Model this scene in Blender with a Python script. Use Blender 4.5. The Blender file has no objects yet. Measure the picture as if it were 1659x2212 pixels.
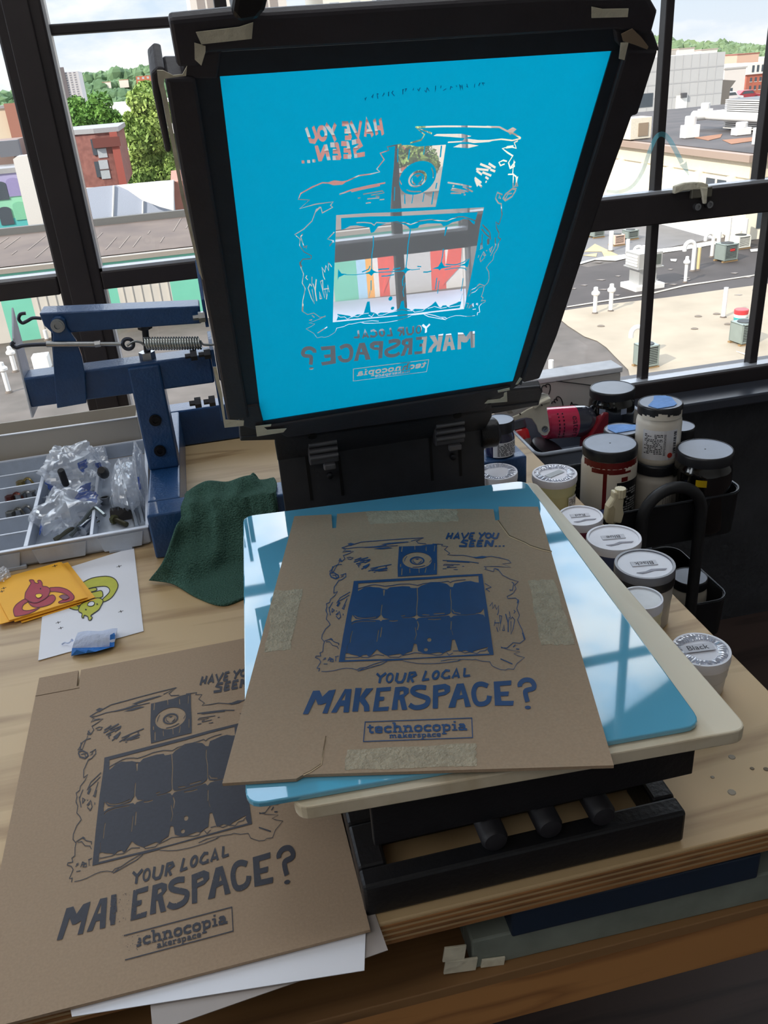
import bpy, bmesh, math, random
from mathutils import Vector, Matrix, geometry
random.seed(7)
SC = bpy.context.scene
COL = SC.collection
PI = math.pi

# ------------------------------------------------------------------ camera
FPX, CX, CY, CAMH = 1849.8, 829.5, 1106.0, 0.62      # table top is z = 0, camera 0.62 m above it
def _cam_axes():
    pitch, roll, yaw = .4722, .0809, math.radians(10.3)
    cp, sp = math.cos(pitch), math.sin(pitch)
    f = Vector((0, cp, -sp)); r = Vector((1, 0, 0)); d = Vector((0, -sp, -cp))
    c, s = math.cos(roll), math.sin(roll)
    r, d = c*r + s*d, -s*r + c*d
    m = Matrix.Rotation(-yaw, 3, 'Z')
    return m @ r, m @ d, m @ f
CR, CD, CF = _cam_axes()
CAM = Vector((0, 0, CAMH))
cam = bpy.data.cameras.new('camera'); co = bpy.data.objects.new('camera', cam); COL.objects.link(co)
co.matrix_world = Matrix.Translation(CAM) @ Matrix((CR, -CD, -CF)).transposed().to_4x4()
cam.sensor_fit = 'VERTICAL'; cam.sensor_height = 24; cam.lens = 24*FPX/2212
cam.clip_start = .02; cam.clip_end = 3000
SC.camera = co
def ray(px, py): return CR*((px-CX)/FPX) + CD*((py-CY)/FPX) + CF
def atz(px, py, z=0.0):
    d = ray(px, py); return CAM + d*((z-CAMH)/d.z)
def aty(px, py, y):
    d = ray(px, py); return CAM + d*(y/d.y)
def atx(px, py, x):
    d = ray(px, py); return CAM + d*(x/d.x)

# ------------------------------------------------------------------ exposure, sky, sun, fill lights
SC.view_settings.view_transform = 'Standard'; SC.view_settings.look = 'None'
SC.view_settings.exposure = 0.0; SC.view_settings.gamma = 1.0
SC.view_settings.use_curve_mapping = False
def lin(c):
    return tuple(((v/255)/12.92 if v/255 <= .04045 else ((v/255+.055)/1.055)**2.4) for v in c)
world = bpy.data.worlds.new('sky'); SC.world = world; world.use_nodes = True
nt = world.node_tree; nt.nodes.clear(); L = nt.links.new
def nd(t, **k):
    n = nt.nodes.new(t)
    for a, b in k.items(): setattr(n, a, b)
    return n
def ramp(n, stops):
    el = n.color_ramp.elements
    while len(el) < len(stops): el.new(.5)
    for e, (p, c) in zip(el, stops): e.position = p; e.color = (*c, 1) if len(c) == 3 else c
tc = nd('ShaderNodeTexCoord'); sx = nd('ShaderNodeSeparateXYZ'); L(tc.outputs['Generated'], sx.inputs[0])
grad = nd('ShaderNodeValToRGB'); L(sx.outputs['Z'], grad.inputs[0])
ramp(grad, [(0, lin((228, 236, 244))), (.10, lin((206, 226, 244))), (.35, lin((204, 224, 244))), (1, lin((190, 214, 242)))])
mp = nd('ShaderNodeMapping'); L(tc.outputs['Generated'], mp.inputs[0]); mp.inputs['Scale'].default_value = (6, 6, 15)
no = nd('ShaderNodeTexNoise'); L(mp.outputs[0], no.inputs['Vector'])
no.inputs['Scale'].default_value = 1.0; no.inputs['Detail'].default_value = 8; no.inputs['Roughness'].default_value = .55
cr = nd('ShaderNodeValToRGB'); L(no.outputs['Fac'], cr.inputs[0]); ramp(cr, [(.44, (0, 0, 0)), (.60, (1, 1, 1))])
mx = nd('ShaderNodeMixRGB'); L(cr.outputs[0], mx.inputs[0]); L(grad.outputs[0], mx.inputs[1]); mx.inputs[2].default_value = (1.0, 1.0, 1.0, 1)
# brightness: low sky about 1, the high cloud deck facing the windows much brighter
hi = nd('ShaderNodeMapRange', interpolation_type='SMOOTHSTEP'); L(sx.outputs['Z'], hi.inputs['Value'])
hi.inputs['From Min'].default_value = .12; hi.inputs['From Max'].default_value = .48
fy = nd('ShaderNodeMapRange', interpolation_type='SMOOTHSTEP'); L(sx.outputs['Y'], fy.inputs['Value'])
fy.inputs['From Min'].default_value = -.1; fy.inputs['From Max'].default_value = .4
mu = nd('ShaderNodeMath', operation='MULTIPLY'); L(hi.outputs[0], mu.inputs[0]); L(fy.outputs[0], mu.inputs[1])
SKY_HIGH = 3.6
mu2 = nd('ShaderNodeMath', operation='MULTIPLY_ADD'); L(mu.outputs[0], mu2.inputs[0]); mu2.inputs[1].default_value = SKY_HIGH; mu2.inputs[2].default_value = 1.14
bg = nd('ShaderNodeBackground'); L(mx.outputs[0], bg.inputs['Color']); L(mu2.outputs[0], bg.inputs['Strength'])
wo = nd('ShaderNodeOutputWorld'); L(bg.outputs[0], wo.inputs[0])

sun = bpy.data.lights.new('sun', 'SUN'); so = bpy.data.objects.new('sun', sun); COL.objects.link(so)
sun.energy = 5.0; sun.angle = .009; sun.color = (1, .93, .82)
so.rotation_euler = Vector((-1.63, -.99, 1.24)).to_track_quat('Z', 'Y').to_euler()
def area(name, loc, target, sx_, sy_, power, col):
    l = bpy.data.lights.new(name, 'AREA'); l.shape = 'RECTANGLE'; l.size = sx_; l.size_y = sy_; l.energy = power; l.color = col
    o = bpy.data.objects.new(name, l); COL.objects.link(o); o.location = loc
    o.rotation_euler = (Vector(loc)-Vector(target)).to_track_quat('Z', 'Y').to_euler()
    return o
area('ceiling_lamp', (-1.2, -.6, 2.35), (-.2, .9, 0), 2.4, 1.2, 14, (1, .97, .94))  # unseen overhead fill, added to brighten the interior
area('window_ceiling_lamp', (.5, 1.25, 2.45), (.5, 1.25, 0), 2.6, .7, 15, (.95, .98, 1))  # added fill above the bench's window end, no lamp known there
area('side_fill', (-3.6, .9, 1.0), (0, .9, .1), 1.6, 1.4, 28, (.86, .93, 1))  # unseen cool fill added from the left to lift the room

# ------------------------------------------------------------------ materials
_MC = {}
def M(name, rgb, rough=.55, metal=0.0, var=.10, scale=30.0, bump=0.0, bscale=None, spec=.5, coat=0.0, stretch=None, trans=0.0, alpha=1.0, rgb2=None, ior=1.5, detail=4, sss=0.0):
    if name in _MC: return _MC[name]
    m = bpy.data.materials.new(name); m.use_nodes = True
    t = m.node_tree; b = t.nodes['Principled BSDF']; l = t.links.new
    c = lin(rgb)
    tcn = t.nodes.new('ShaderNodeTexCoord'); mpn = t.nodes.new('ShaderNodeMapping')
    l(tcn.outputs['Object'], mpn.inputs[0])
    if stretch: mpn.inputs['Scale'].default_value = stretch
    n = t.nodes.new('ShaderNodeTexNoise'); l(mpn.outputs[0], n.inputs['Vector'])
    n.inputs['Scale'].default_value = scale; n.inputs['Detail'].default_value = detail
    r = t.nodes.new('ShaderNodeValToRGB'); l(n.outputs['Fac'], r.inputs[0])
    e = r.color_ramp.elements
    if rgb2: a0, a1 = lin(rgb2), c
    else: a0, a1 = tuple(v*(1-var) for v in c), tuple(min(1, v*(1+var)) for v in c)
    e[0].position = .3; e[0].color = (*a0, 1); e[1].position = .7; e[1].color = (*a1, 1)
    l(r.outputs[0], b.inputs['Base Color'])
    b.inputs['Roughness'].default_value = rough; b.inputs['Metallic'].default_value = metal
    b.inputs['Specular IOR Level'].default_value = spec; b.inputs['IOR'].default_value = ior
    b.inputs['Coat Weight'].default_value = coat; b.inputs['Coat Roughness'].default_value = .03
    b.inputs['Transmission Weight'].default_value = trans; b.inputs['Alpha'].default_value = alpha
    if sss:
        b.inputs['Subsurface Weight'].default_value = sss; b.inputs['Subsurface Radius'].default_value = (.01, .01, .01)
    if bump:
        n2 = t.nodes.new('ShaderNodeTexNoise'); l(mpn.outputs[0], n2.inputs['Vector']); n2.inputs['Scale'].default_value = bscale or scale*3; n2.inputs['Detail'].default_value = 5
        bp = t.nodes.new('ShaderNodeBump'); bp.inputs['Strength'].default_value = bump; bp.inputs['Distance'].default_value = .01
        l(n2.outputs['Fac'], bp.inputs['Height']); l(bp.outputs[0], b.inputs['Normal'])
    _MC[name] = m
    return m
def glass(name, rgb=(255, 255, 255), gloss=.06):
    """thin clear sheet: mostly straight-through, a little reflection"""
    if name in _MC: return _MC[name]
    m = bpy.data.materials.new(name); m.use_nodes = True; t = m.node_tree; t.nodes.clear(); l = t.links.new
    o = t.nodes.new('ShaderNodeOutputMaterial'); mxs = t.nodes.new('ShaderNodeMixShader')
    tr = t.nodes.new('ShaderNodeBsdfTransparent'); tr.inputs[0].default_value = (*lin(rgb), 1)
    g = t.nodes.new('ShaderNodeBsdfGlossy'); g.inputs['Roughness'].default_value = .01
    fr = t.nodes.new('ShaderNodeFresnel'); fr.inputs[0].default_value = 1.35
    l(fr.outputs[0], mxs.inputs[0]); l(tr.outputs[0], mxs.inputs[1]); l(g.outputs[0], mxs.inputs[2]); l(mxs.outputs[0], o.inputs[0])
    _MC[name] = m; return m
def film(name, rgb, transp=.4, transl=.5, rough=.4, tint=None, gl=.08):
    """backlit thin sheet: transparent + translucent + diffuse + a little gloss"""
    if name in _MC: return _MC[name]
    m = bpy.data.materials.new(name); m.use_nodes = True; t = m.node_tree; t.nodes.clear(); l = t.links.new
    c = (*lin(rgb), 1); o = t.nodes.new('ShaderNodeOutputMaterial')
    tl = t.nodes.new('ShaderNodeBsdfTranslucent'); tl.inputs[0].default_value = c
    df = t.nodes.new('ShaderNodeBsdfDiffuse'); df.inputs[0].default_value = c
    a = t.nodes.new('ShaderNodeMixShader'); a.inputs[0].default_value = transl; l(df.outputs[0], a.inputs[1]); l(tl.outputs[0], a.inputs[2])
    g = t.nodes.new('ShaderNodeBsdfGlossy'); g.inputs['Roughness'].default_value = rough; g.inputs[0].default_value = (.9, .9, .9, 1)
    n = t.nodes.new('ShaderNodeTexNoise'); n.inputs['Scale'].default_value = 40
    tcn = t.nodes.new('ShaderNodeTexCoord'); l(tcn.outputs['Object'], n.inputs['Vector'])
    mr = t.nodes.new('ShaderNodeMapRange'); l(n.outputs['Fac'], mr.inputs[0]); mr.inputs[3].default_value = gl*.6; mr.inputs[4].default_value = gl*1.4
    b = t.nodes.new('ShaderNodeMixShader'); l(mr.outputs[0], b.inputs[0]); l(a.outputs[0], b.inputs[1]); l(g.outputs[0], b.inputs[2])
    tr = t.nodes.new('ShaderNodeBsdfTransparent'); tr.inputs[0].default_value = (*lin(tint or (255, 255, 255)), 1)
    d = t.nodes.new('ShaderNodeMixShader'); d.inputs[0].default_value = transp; l(b.outputs[0], d.inputs[1]); l(tr.outputs[0], d.inputs[2])
    l(d.outputs[0], o.inputs[0]); _MC[name] = m; return m
def wood(name, rgb, rgb2, axis=0, scale=9.0, rough=.5, dist=3.0, coat=0.0, tight=.25):
    """plywood face: long wandering grain along the given axis"""
    if name in _MC: return _MC[name]
    m = bpy.data.materials.new(name); m.use_nodes = True; t = m.node_tree; b = t.nodes['Principled BSDF']; l = t.links.new
    tcn = t.nodes.new('ShaderNodeTexCoord'); mpn = t.nodes.new('ShaderNodeMapping'); l(tcn.outputs['Object'], mpn.inputs[0])
    s = [1, 1, 1]; s[axis] = .12; mpn.inputs['Scale'].default_value = s
    n = t.nodes.new('ShaderNodeTexNoise'); l(mpn.outputs[0], n.inputs['Vector']); n.inputs['Scale'].default_value = scale; n.inputs['Detail'].default_value = 3; n.inputs['Distortion'].default_value = .6
    mm = t.nodes.new('ShaderNodeMath'); mm.operation = 'MULTIPLY'; l(n.outputs['Fac'], mm.inputs[0]); mm.inputs[1].default_value = 9.0
    ff = t.nodes.new('ShaderNodeMath'); ff.operation = 'PINGPONG'; l(mm.outputs[0], ff.inputs[0]); ff.inputs[1].default_value = 1.0
    fine = t.nodes.new('ShaderNodeTexNoise'); mp2 = t.nodes.new('ShaderNodeMapping'); l(tcn.outputs['Object'], mp2.inputs[0])
    s2 = [1, 1, 1]; s2[axis] = .03; mp2.inputs['Scale'].default_value = s2; l(mp2.outputs[0], fine.inputs['Vector']); fine.inputs['Scale'].default_value = 170; fine.inputs['Detail'].default_value = 4
    ad = t.nodes.new('ShaderNodeMath'); ad.operation = 'MULTIPLY_ADD'; l(fine.outputs['Fac'], ad.inputs[0]); ad.inputs[1].default_value = .5; l(ff.outputs[0], ad.inputs[2])
    r = t.nodes.new('ShaderNodeValToRGB'); l(ad.outputs[0], r.inputs[0]); e = r.color_ramp.elements
    e[0].position = .12; e[0].color = (*lin(rgb2), 1); e[1].position = .12+tight*2.2; e[1].color = (*lin(rgb), 1)
    l(r.outputs[0], b.inputs['Base Color']); b.inputs['Roughness'].default_value = rough; b.inputs['Coat Weight'].default_value = coat
    _MC[name] = m; return m

# ------------------------------------------------------------------ mesh builder
class MB:
    def __init__(s): s.bm = bmesh.new(); s.mi = 0
    def face(s, pts):
        vs = [s.bm.verts.new(Vector(p)) for p in pts]
        f = s.bm.faces.new(vs); f.material_index = s.mi; return f
    def box(s, c, d, rot=None):
        c = Vector(c); h = Vector(d)/2; R_ = rot if rot is not None else Matrix.Identity(3)
        v = [s.bm.verts.new(c + R_ @ Vector((x*h.x, y*h.y, z*h.z))) for x in (-1, 1) for y in (-1, 1) for z in (-1, 1)]
        for q in ((0, 1, 3, 2), (4, 6, 7, 5), (0, 4, 5, 1), (2, 3, 7, 6), (0, 2, 6, 4), (1, 5, 7, 3)):
            f = s.bm.faces.new([v[i] for i in q]); f.material_index = s.mi
        return s
    def span(s, a, b):                                   # box between two corners
        a, b = Vector(a), Vector(b); return s.box((a+b)/2, [abs(q) for q in (b-a)])
    def extrude(s, pts, vec):                            # closed planar outline -> solid
        pts = [Vector(p) for p in pts]; vec = Vector(vec)
        a = [s.bm.verts.new(p) for p in pts]; b = [s.bm.verts.new(p+vec) for p in pts]
        n = len(pts)
        for f in (s.bm.faces.new(a), s.bm.faces.new(b[::-1])): f.material_index = s.mi
        for i in range(n):
            f = s.bm.faces.new([a[i], b[i], b[(i+1) % n], a[(i+1) % n]]); f.material_index = s.mi
        return s
    def rings(s, rs, cap=True, closed=False):
        R_ = [[s.bm.verts.new(Vector(p)) for p in r] for r in rs]; n = len(R_[0])
        pr = list(zip(R_, R_[1:])) + ([(R_[-1], R_[0])] if closed else [])
        for a, b in pr:
            for i in range(n if n > 2 else 1):
                f = s.bm.faces.new([a[i], a[(i+1) % n], b[(i+1) % n], b[i]]); f.material_index = s.mi
        if cap and not closed and n > 2:
            for r in (R_[0][::-1], R_[-1]):
                f = s.bm.faces.new(r); f.material_index = s.mi
        return s
    def lathe(s, prof, c, n=36, axis=None, cap=True):    # prof: (radius, height) list; axis: 3x3
        c = Vector(c); A = axis if axis is not None else Matrix.Identity(3)
        return s.rings([[c + A @ Vector((r*math.cos(2*PI*i/n), r*math.sin(2*PI*i/n), z)) for i in range(n)] for r, z in prof], cap)
    def tube(s, path, r, n=8, closed=False, cap=True):
        P = [Vector(p) for p in path]; rs = r if isinstance(r, (list, tuple)) else [r]*len(P)
        out = []; up = None
        for i, p in enumerate(P):
            a = P[i-1] if (i or closed) else p; b = P[(i+1) % len(P)] if (i < len(P)-1 or closed) else p
            t = (b-a).normalized()
            if up is None:
                up = Vector((0, 0, 1)) if abs(t.z) < .9 else Vector((1, 0, 0))
            u = t.cross(up); u = u.normalized() if u.length > 1e-6 else t.orthogonal().normalized()
            v = u.cross(t).normalized(); up = v
            out.append([p + (u*math.cos(2*PI*k/n) + v*math.sin(2*PI*k/n))*rs[i] for k in range(n)])
        return s.rings(out, cap, closed)
    def grid(s, fn, nu, nv, wrap=False):
        V = [[s.bm.verts.new(Vector(fn(i/nu, j/nv))) for j in range(nv+1)] for i in range(nu+1)]
        for i in range(nu):
            for j in range(nv):
                f = s.bm.faces.new([V[i][j], V[i+1][j], V[i+1][j+1], V[i][j+1]]); f.material_index = s.mi
        return s
    def build(s, name, mat, parent=None, smooth=None, bevel=0.0, solid=0.0, segs=2, sub=0):
        if s.bm.faces: bmesh.ops.recalc_face_normals(s.bm, faces=s.bm.faces)
        me = bpy.data.meshes.new(name)
        if parent is not None:
            off = wloc(parent); bmesh.ops.translate(s.bm, verts=s.bm.verts, vec=-off)
        else:
            lo = [min(v.co[i] for v in s.bm.verts) for i in range(3)]; hi_ = [max(v.co[i] for v in s.bm.verts) for i in range(3)]
            off = Vector(((lo[0]+hi_[0])/2, (lo[1]+hi_[1])/2, lo[2])); bmesh.ops.translate(s.bm, verts=s.bm.verts, vec=-off)
        s.bm.to_mesh(me); s.bm.free()
        for m in (mat if isinstance(mat, (list, tuple)) else [mat]): me.materials.append(m)
        o = bpy.data.objects.new(name, me); COL.objects.link(o)
        if parent is not None: o.parent = parent
        else: o.location = off
        if smooth:
            me.shade_smooth(); me.set_sharp_from_angle(angle=math.radians(smooth))
        if sub:
            q = o.modifiers.new('sub', 'SUBSURF'); q.levels = sub; q.render_levels = sub
        if solid:
            q = o.modifiers.new('solid', 'SOLIDIFY'); q.thickness = solid; q.offset = 0
        if bevel:
            q = o.modifiers.new('bevel', 'BEVEL'); q.width = bevel; q.segments = segs; q.limit_method = 'ANGLE'; q.angle_limit = math.radians(40)
        return o
def wloc(o):
    p = Vector((0, 0, 0))
    while o is not None: p += Vector(o.location); o = o.parent
    return p
def tag(o, label, cat, group=None, kind=None):
    if label: o['label'] = label
    if cat: o['category'] = cat
    if group: o['group'] = group
    if kind: o['kind'] = kind
    return o
def thing(name, loc, label, cat, group=None):
    o = bpy.data.objects.new(name, None); COL.objects.link(o); o.location = loc; o.empty_display_size = .02
    return tag(o, label, cat, group)
def struct(o): o['kind'] = 'structure'; return o
def RZ(a): return Matrix.Rotation(a, 3, 'Z')
def RX(a): return Matrix.Rotation(a, 3, 'X')
def RY(a): return Matrix.Rotation(a, 3, 'Y')
def basis(u, v):                                          # matrix whose columns are u, v, u x v
    u = Vector(u).normalized(); w = u.cross(Vector(v)).normalized(); v = w.cross(u)
    return Matrix((u, v, w)).transposed()
def smooth_path(P, k=6, closed=False):                    # Catmull-Rom
    P = [Vector(p) for p in P]; n = len(P); out = []
    rng = range(n) if closed else range(n-1)
    for i in rng:
        a, b, c, d = (P[(i-1) % n] if (closed or i) else P[0], P[i], P[(i+1) % n], P[(i+2) % n] if (closed or i < n-2) else P[-1])
        for j in range(k):
            t = j/k
            out.append(.5*((2*b) + (c-a)*t + (2*a-5*b+4*c-d)*t*t + (3*b-a-3*c+d)*t**3))
    if not closed: out.append(P[-1])
    return out
# ================================================================== the room
WY = 1.78                                                  # inner face of the steel windows
steel = M('window_steel', (44, 38, 40), .45, 0, .12, 14, .05)
bead = M('glazing_bead', (196, 200, 208), .35, .3, .06)
darkwall = M('dark_wall_paint', (58, 60, 65), .8, 0, .25, 9, .5, 60)
lightwall = M('light_wall_paint', (205, 203, 198), .8, 0, .05, 6)
floorm = wood('dark_floor_boards', (70, 56, 52), (44, 35, 34), 0, 6, .5)
FZ = -.80
struct(MB().span((-4.2, -3.2, FZ-.1), (4.2, 2.0, FZ)).build('floor', floorm))
struct(MB().span((-4.2, -3.2, 2.6), (4.2, 2.0, 2.7)).build('ceiling', lightwall))
struct(MB().span((-4.2, WY-.02, FZ), (4.2, WY+.15, -.125)).build('wall_far', darkwall))
struct(MB().span((-4.2, WY-.02, 2.3), (4.2, WY+.15, 2.6)).build('wall_far_head', darkwall))
struct(MB().span((-4.2, -3.2, FZ), (4.2, -3.0, 2.6)).build('wall_back', lightwall))
wl = MB(); wl.span((-4.2, -3.0, FZ), (-4.0, 0, 2.6)); wl.span((-4.2, 1.76, FZ), (-4.0, 1.95, 2.6)); wl.span((-4.2, 0, FZ), (-4.0, 1.76, .2)); wl.span((-4.2, 0, 1.9), (-4.0, 1.76, 2.6))
struct(wl.build('wall_left', lightwall))
struct(MB().span((4.0, -3.0, FZ), (4.2, 1.95, 2.6)).build('wall_right', lightwall))
struct(MB().span((-4.0, WY-.085, -.137), (4.0, WY, -.112)).build('trim_1', M('sill_paint', (62, 66, 76), .28, 0, .08, 12), bevel=.004))
clear = glass('window_glass')
def window(n, x0, x1, rails, munt, vm, beadlist=()):
    """steel window between x0 and x1: rails = horizontal members (z0, z1), munt = thin verticals, vm = thin horizontals"""
    b = MB()
    for z0, z1 in rails: b.span((x0, WY, z0), (x1, WY+.075, z1))
    w = struct(b.build('window_%d' % n, steel, bevel=.003))
    for i in range(len(rails)-1):
        za, zb = rails[i][1], rails[i+1][0]
        MB().span((x0, WY+.045, za), (x1, WY+.049, zb)).build('pane', clear, w)
        for mx_, wd in munt[min(i, len(munt)-1)]:
            MB().span((mx_-wd/2, WY+.018, za), (mx_+wd/2, WY+.044, zb)).build('muntin', steel, w, bevel=.002)
        for z in vm[i]:
            MB().span((x0, WY+.012, z-.0085), (x1, WY+.042, z+.0085)).build('muntin', steel, w, bevel=.003)
        t = MB(); t.span((x0, WY+.004, za), (x1, WY+.03, za+.006)); t.span((x0, WY+.004, za), (x0+.005, WY+.03, zb))
        t.build('glazing_bead', bead, w)
    return w
up = [1.15, 1.6, 2.05]
window(1, -4.0, -.28, [(-.125, -.08), (.282, .3165), (2.2, 2.3)], [[], [(-1.0, .018), (-1.9, .018), (-2.9, .018)]], [[], up])
window(2, -.1985, .55, [(-.125, -.08), (.282, .3165), (2.2, 2.3)], [[(.105, .018), (.405, .018)], [(.105, .022), (.405, .019)]], [[], [.729]+up])
w3 = window(3, .55, 4.0, [(-.125, -.08), (.283, .346), (2.2, 2.3)], [[(.985, .018), (1.272, .02), (2.0, .02), (3.0, .02)], [(.694, .018), (.985, .018), (1.232, .02), (2.0, .02), (3.0, .02)]], [[], [.729]+up])
struct(MB().span((-.28, WY, -.125), (-.1985, WY+.085, 2.3)).build('trim_2', steel, bevel=.004))
struct(MB().span((-.262, WY-.006, -.125), (-.218, WY, 2.3)).build('trim_3', steel, bevel=.002))
# window latch bound with masking tape on the right-hand rail
lt = thing('window_latch', aty(1510, 425, WY-.004), 'window latch wrapped in masking tape on the right window rail', 'latch')
tapem = M('masking_tape', (226, 220, 198), .6, 0, .10, 60, .3, 90)
p = [aty(*q, WY-.012) for q in ((1458, 412), (1478, 405), (1500, 403), (1518, 404), (1530, 408))]
b = MB(); b.rings([[q+Vector((0, 0, .009)), q+Vector((0, .012, .009)), q+Vector((0, .012, -.007)), q+Vector((0, 0, -.007))] for q in p]); b.build('tape_wrap', tapem, lt, smooth=50, bevel=.002)
b = MB(); b.extrude([aty(*q, WY-.016) for q in ((1514, 404), (1530, 406), (1528, 424), (1527, 440), (1521, 441), (1518, 424))], (0, .008, 0)); b.build('tape_tail', tapem, lt, bevel=.002)
b = MB(); b.span(aty(1496, 408, WY-.012), aty(1532, 424, WY-.001)); b.build('latch_body', M('latch_metal', (120, 116, 104), .4, .6), lt, bevel=.002)
for q in ((1503, 446), (1529, 441)):
    c = aty(*q, WY); b = MB(); b.lathe([(.0075, 0), (.0075, .010), (.0036, .010), (.0035, .007), (.0005, .007)], c, 20, basis((1, 0, 0), (0, 0, 1))); b.build('screw', M('screw_steel', (150, 150, 152), .3, .9), lt, smooth=40)
# the translucent arrow on the right pane
pt = smooth_path([aty(*q, WY+.017) for q in ((1310, 413), (1340, 414), (1366, 402), (1387, 372), (1404, 325), (1418, 296), (1432, 290), (1446, 302), (1460, 326), (1473, 352))], 6)
b = MB(); w_ = .0045; prev = None
for i in range(len(pt)-1):
    t_ = (pt[min(i+1, len(pt)-1)]-pt[max(i-1, 0)]).normalized(); n_ = Vector((-t_.z, 0, t_.x))*w_*(.75+.35*min(1, i/25))
    t2 = (pt[min(i+2, len(pt)-1)]-pt[i]).normalized(); n2 = Vector((-t2.z, 0, t2.x))*w_*(.75+.35*min(1, (i+1)/25))
    b.face([pt[i]+n_, pt[i]-n_, pt[i+1]-n2, pt[i+1]+n2])
b.face([aty(*q, WY+.017) for q in ((1468, 356), (1489, 381), (1483, 348), (1477, 354))])
b.build('arrow_decal', film('arrow_vinyl', (120, 205, 220), .38, .5, gl=.02), w3)['label'] = 'pale cyan curved arrow decal on the pane'
# ================================================================== outside: roofs, plant, buildings, trees
RZF = -9.0
def ext(n, *a, **k): return M('outside_'+n, *a, **k)
asphalt = ext('asphalt', (106, 98, 92), .9, 0, .2, .8, rgb2=(84, 78, 72))
tan = ext('tan_coating', (166, 153, 134), .9, 0, .12, .5)
blackmem = ext('black_membrane', (70, 64, 62), .85, 0, .2, .5)
greymem = ext('grey_membrane', (118, 116, 116), .85, 0, .12, .6)
whitep = ext('white_coating', (240, 238, 234), .6, 0, .03, 2)
rf = thing('flat_roof', (10, 30, RZF), 'big flat tan and black roof below the window, dotted with vents', 'roof')
MB().span((-45, 9, RZF-.4), (55, 78, RZF)).build('roof_deck', asphalt, rf)
def patch(name, pts, mat, dz, z=RZF, par=rf):
    b = MB(); b.extrude([atz(*p, z)+Vector((0, 0, dz)) for p in pts], (0, 0, -.01)); return b.build(name, mat, par)
patch('black_patch', [(1180, 690), (1235, 570), (1270, 578), (1330, 566), (1420, 552), (1480, 540), (1560, 528), (1659, 512), (1720, 504), (1720, 606), (1659, 614), (1560, 627), (1440, 644), (1300, 660), (1218, 672)], blackmem, .02)
patch('grey_patch', [(1240, 545), (1300, 470), (1380, 455), (1455, 475), (1540, 502), (1562, 512), (1430, 538), (1330, 556), (1250, 566)], greymem, .02)
patch('tan_patch', [(1211, 692), (1218, 672), (1300, 660), (1440, 644), (1560, 627), (1659, 614), (1800, 595), (1900, 900), (1340, 860), (1362, 822), (1357, 800), (1345, 788), (1327, 770), (1310, 752), (1290, 738), (1262, 728), (1228, 706)], tan, .03)
stripe = [(1228, 574), (1262, 566), (1300, 557), (1345, 552), (1400, 543), (1470, 534), (1540, 522), (1560, 527), (1480, 541), (1420, 549), (1370, 556), (1330, 565), (1285, 563), (1255, 572)]
patch('white_seam', stripe, whitep, .05)
patch('white_seam', [(1400, 636), (1480, 617), (1560, 606), (1659, 591), (1659, 593), (1560, 608), (1480, 620), (1400, 639), (1225, 666), (1225, 664)], ext('pale_seam', (190, 182, 168), .8), .05)
for q in ([(1262, 545), (1285, 528), (1312, 541), (1335, 552), (1305, 556), (1300, 545)], [(1258, 553), (1290, 548), (1288, 556)]):
    patch('tan_repair', q, ext('tan_repair', (190, 170, 130), .9, 0, .1, 2), .04)
for q in ([(1620, 541), (1659, 537), (1659, 543), (1622, 546)], [(1448, 562), (1462, 562), (1460, 567), (1449, 566)], [(1590, 762), (1660, 780), (1665, 792), (1640, 782)]):
    patch('white_patch', q, whitep, .06)
for q in ((1500, 712), (1508, 685), (1548, 680), (1572, 702), (1298, 706)):
    patch('dark_spot', [(q[0]+8*math.cos(a)*(1+.2*math.sin(3*a)), q[1]+2*math.sin(a)) for a in [k*PI/5 for k in range(10)]], ext('spot', (120, 108, 96), .9), .05)
random.seed(3)
for k in range(26):
    x, y = random.uniform(1235, 1655), random.uniform(548, 640)
    if abs(y-(672-(x-1218)*.132)) < 8: continue
    w_ = random.uniform(3, 12)
    patch('scuff', [(x-w_, y), (x, y-1.2), (x+w_, y-.5), (x+w_*.3, y+1)], ext('scuff', (140, 132, 126), .9), .045)
# vent pipes standing on the roof -----------------------------------------
def px_h(px, py_base, py_top, z=RZF):
    b_ = atz(px, py_base, z); return b_, aty(px, py_top, b_.y).z
def vent(px, yb, yt, r, kind, label, tint=(238, 236, 232), z=RZF, dx=-1):
    c, h = px_h(px, yb, yt, z)
    t = thing('vent_pipe', c, label, 'vent pipe', 'vent pipes on the roof')
    pm = ext('pipe_%d_%d_%d' % tint, tint, .5, 0, .04, 3)
    b = MB(); b.lathe([(r*1.7, 0), (r*1.6, .03), (r*1.1, .08)], c, 14); b.build('flashing', ext('flashing', (110, 100, 92), .8), t, smooth=40)
    if kind == 'gooseneck':
        R2 = r*2.6; zt = h-R2-r; path = [c, Vector((c.x, c.y, zt))]
        path += [Vector((c.x+dx*R2*(1-math.cos(a)), c.y, zt+R2*math.sin(a))) for a in [k*PI/8 for k in range(1, 9)]] + [Vector((c.x+dx*2*R2, c.y, zt-r*1.5))]
        b = MB(); b.tube(path, r, 12); b.build('pipe', pm, t, smooth=40)
    else:
        b = MB(); b.lathe([(r, 0), (r, h-c.z-(.35 if kind == 'cap' else 0))], c, 14); b.build('pipe', pm, t, smooth=40)
        if kind == 'cap':
            b = MB(); b.lathe([(r*1.15, -.36), (r*2.0, -.30), (r*2.0, -.22), (r*1.1, -.14), (r*1.0, -.02), (r*.5, 0)], Vector((c.x, c.y, h)), 14); b.build('cap', pm, t, smooth=40)
    return t
vent(1285, 678, 620, .085, 'cap', 'white capped vent pipe, left of a pair on the tan roof')
vent(1319, 673, 613, .085, 'cap', 'white capped vent pipe, right of a pair on the tan roof')
vent(1480, 611, 554, .075, 'cap', 'white capped vent pipe on the black roof, alone right of the exhaust hood')
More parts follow.
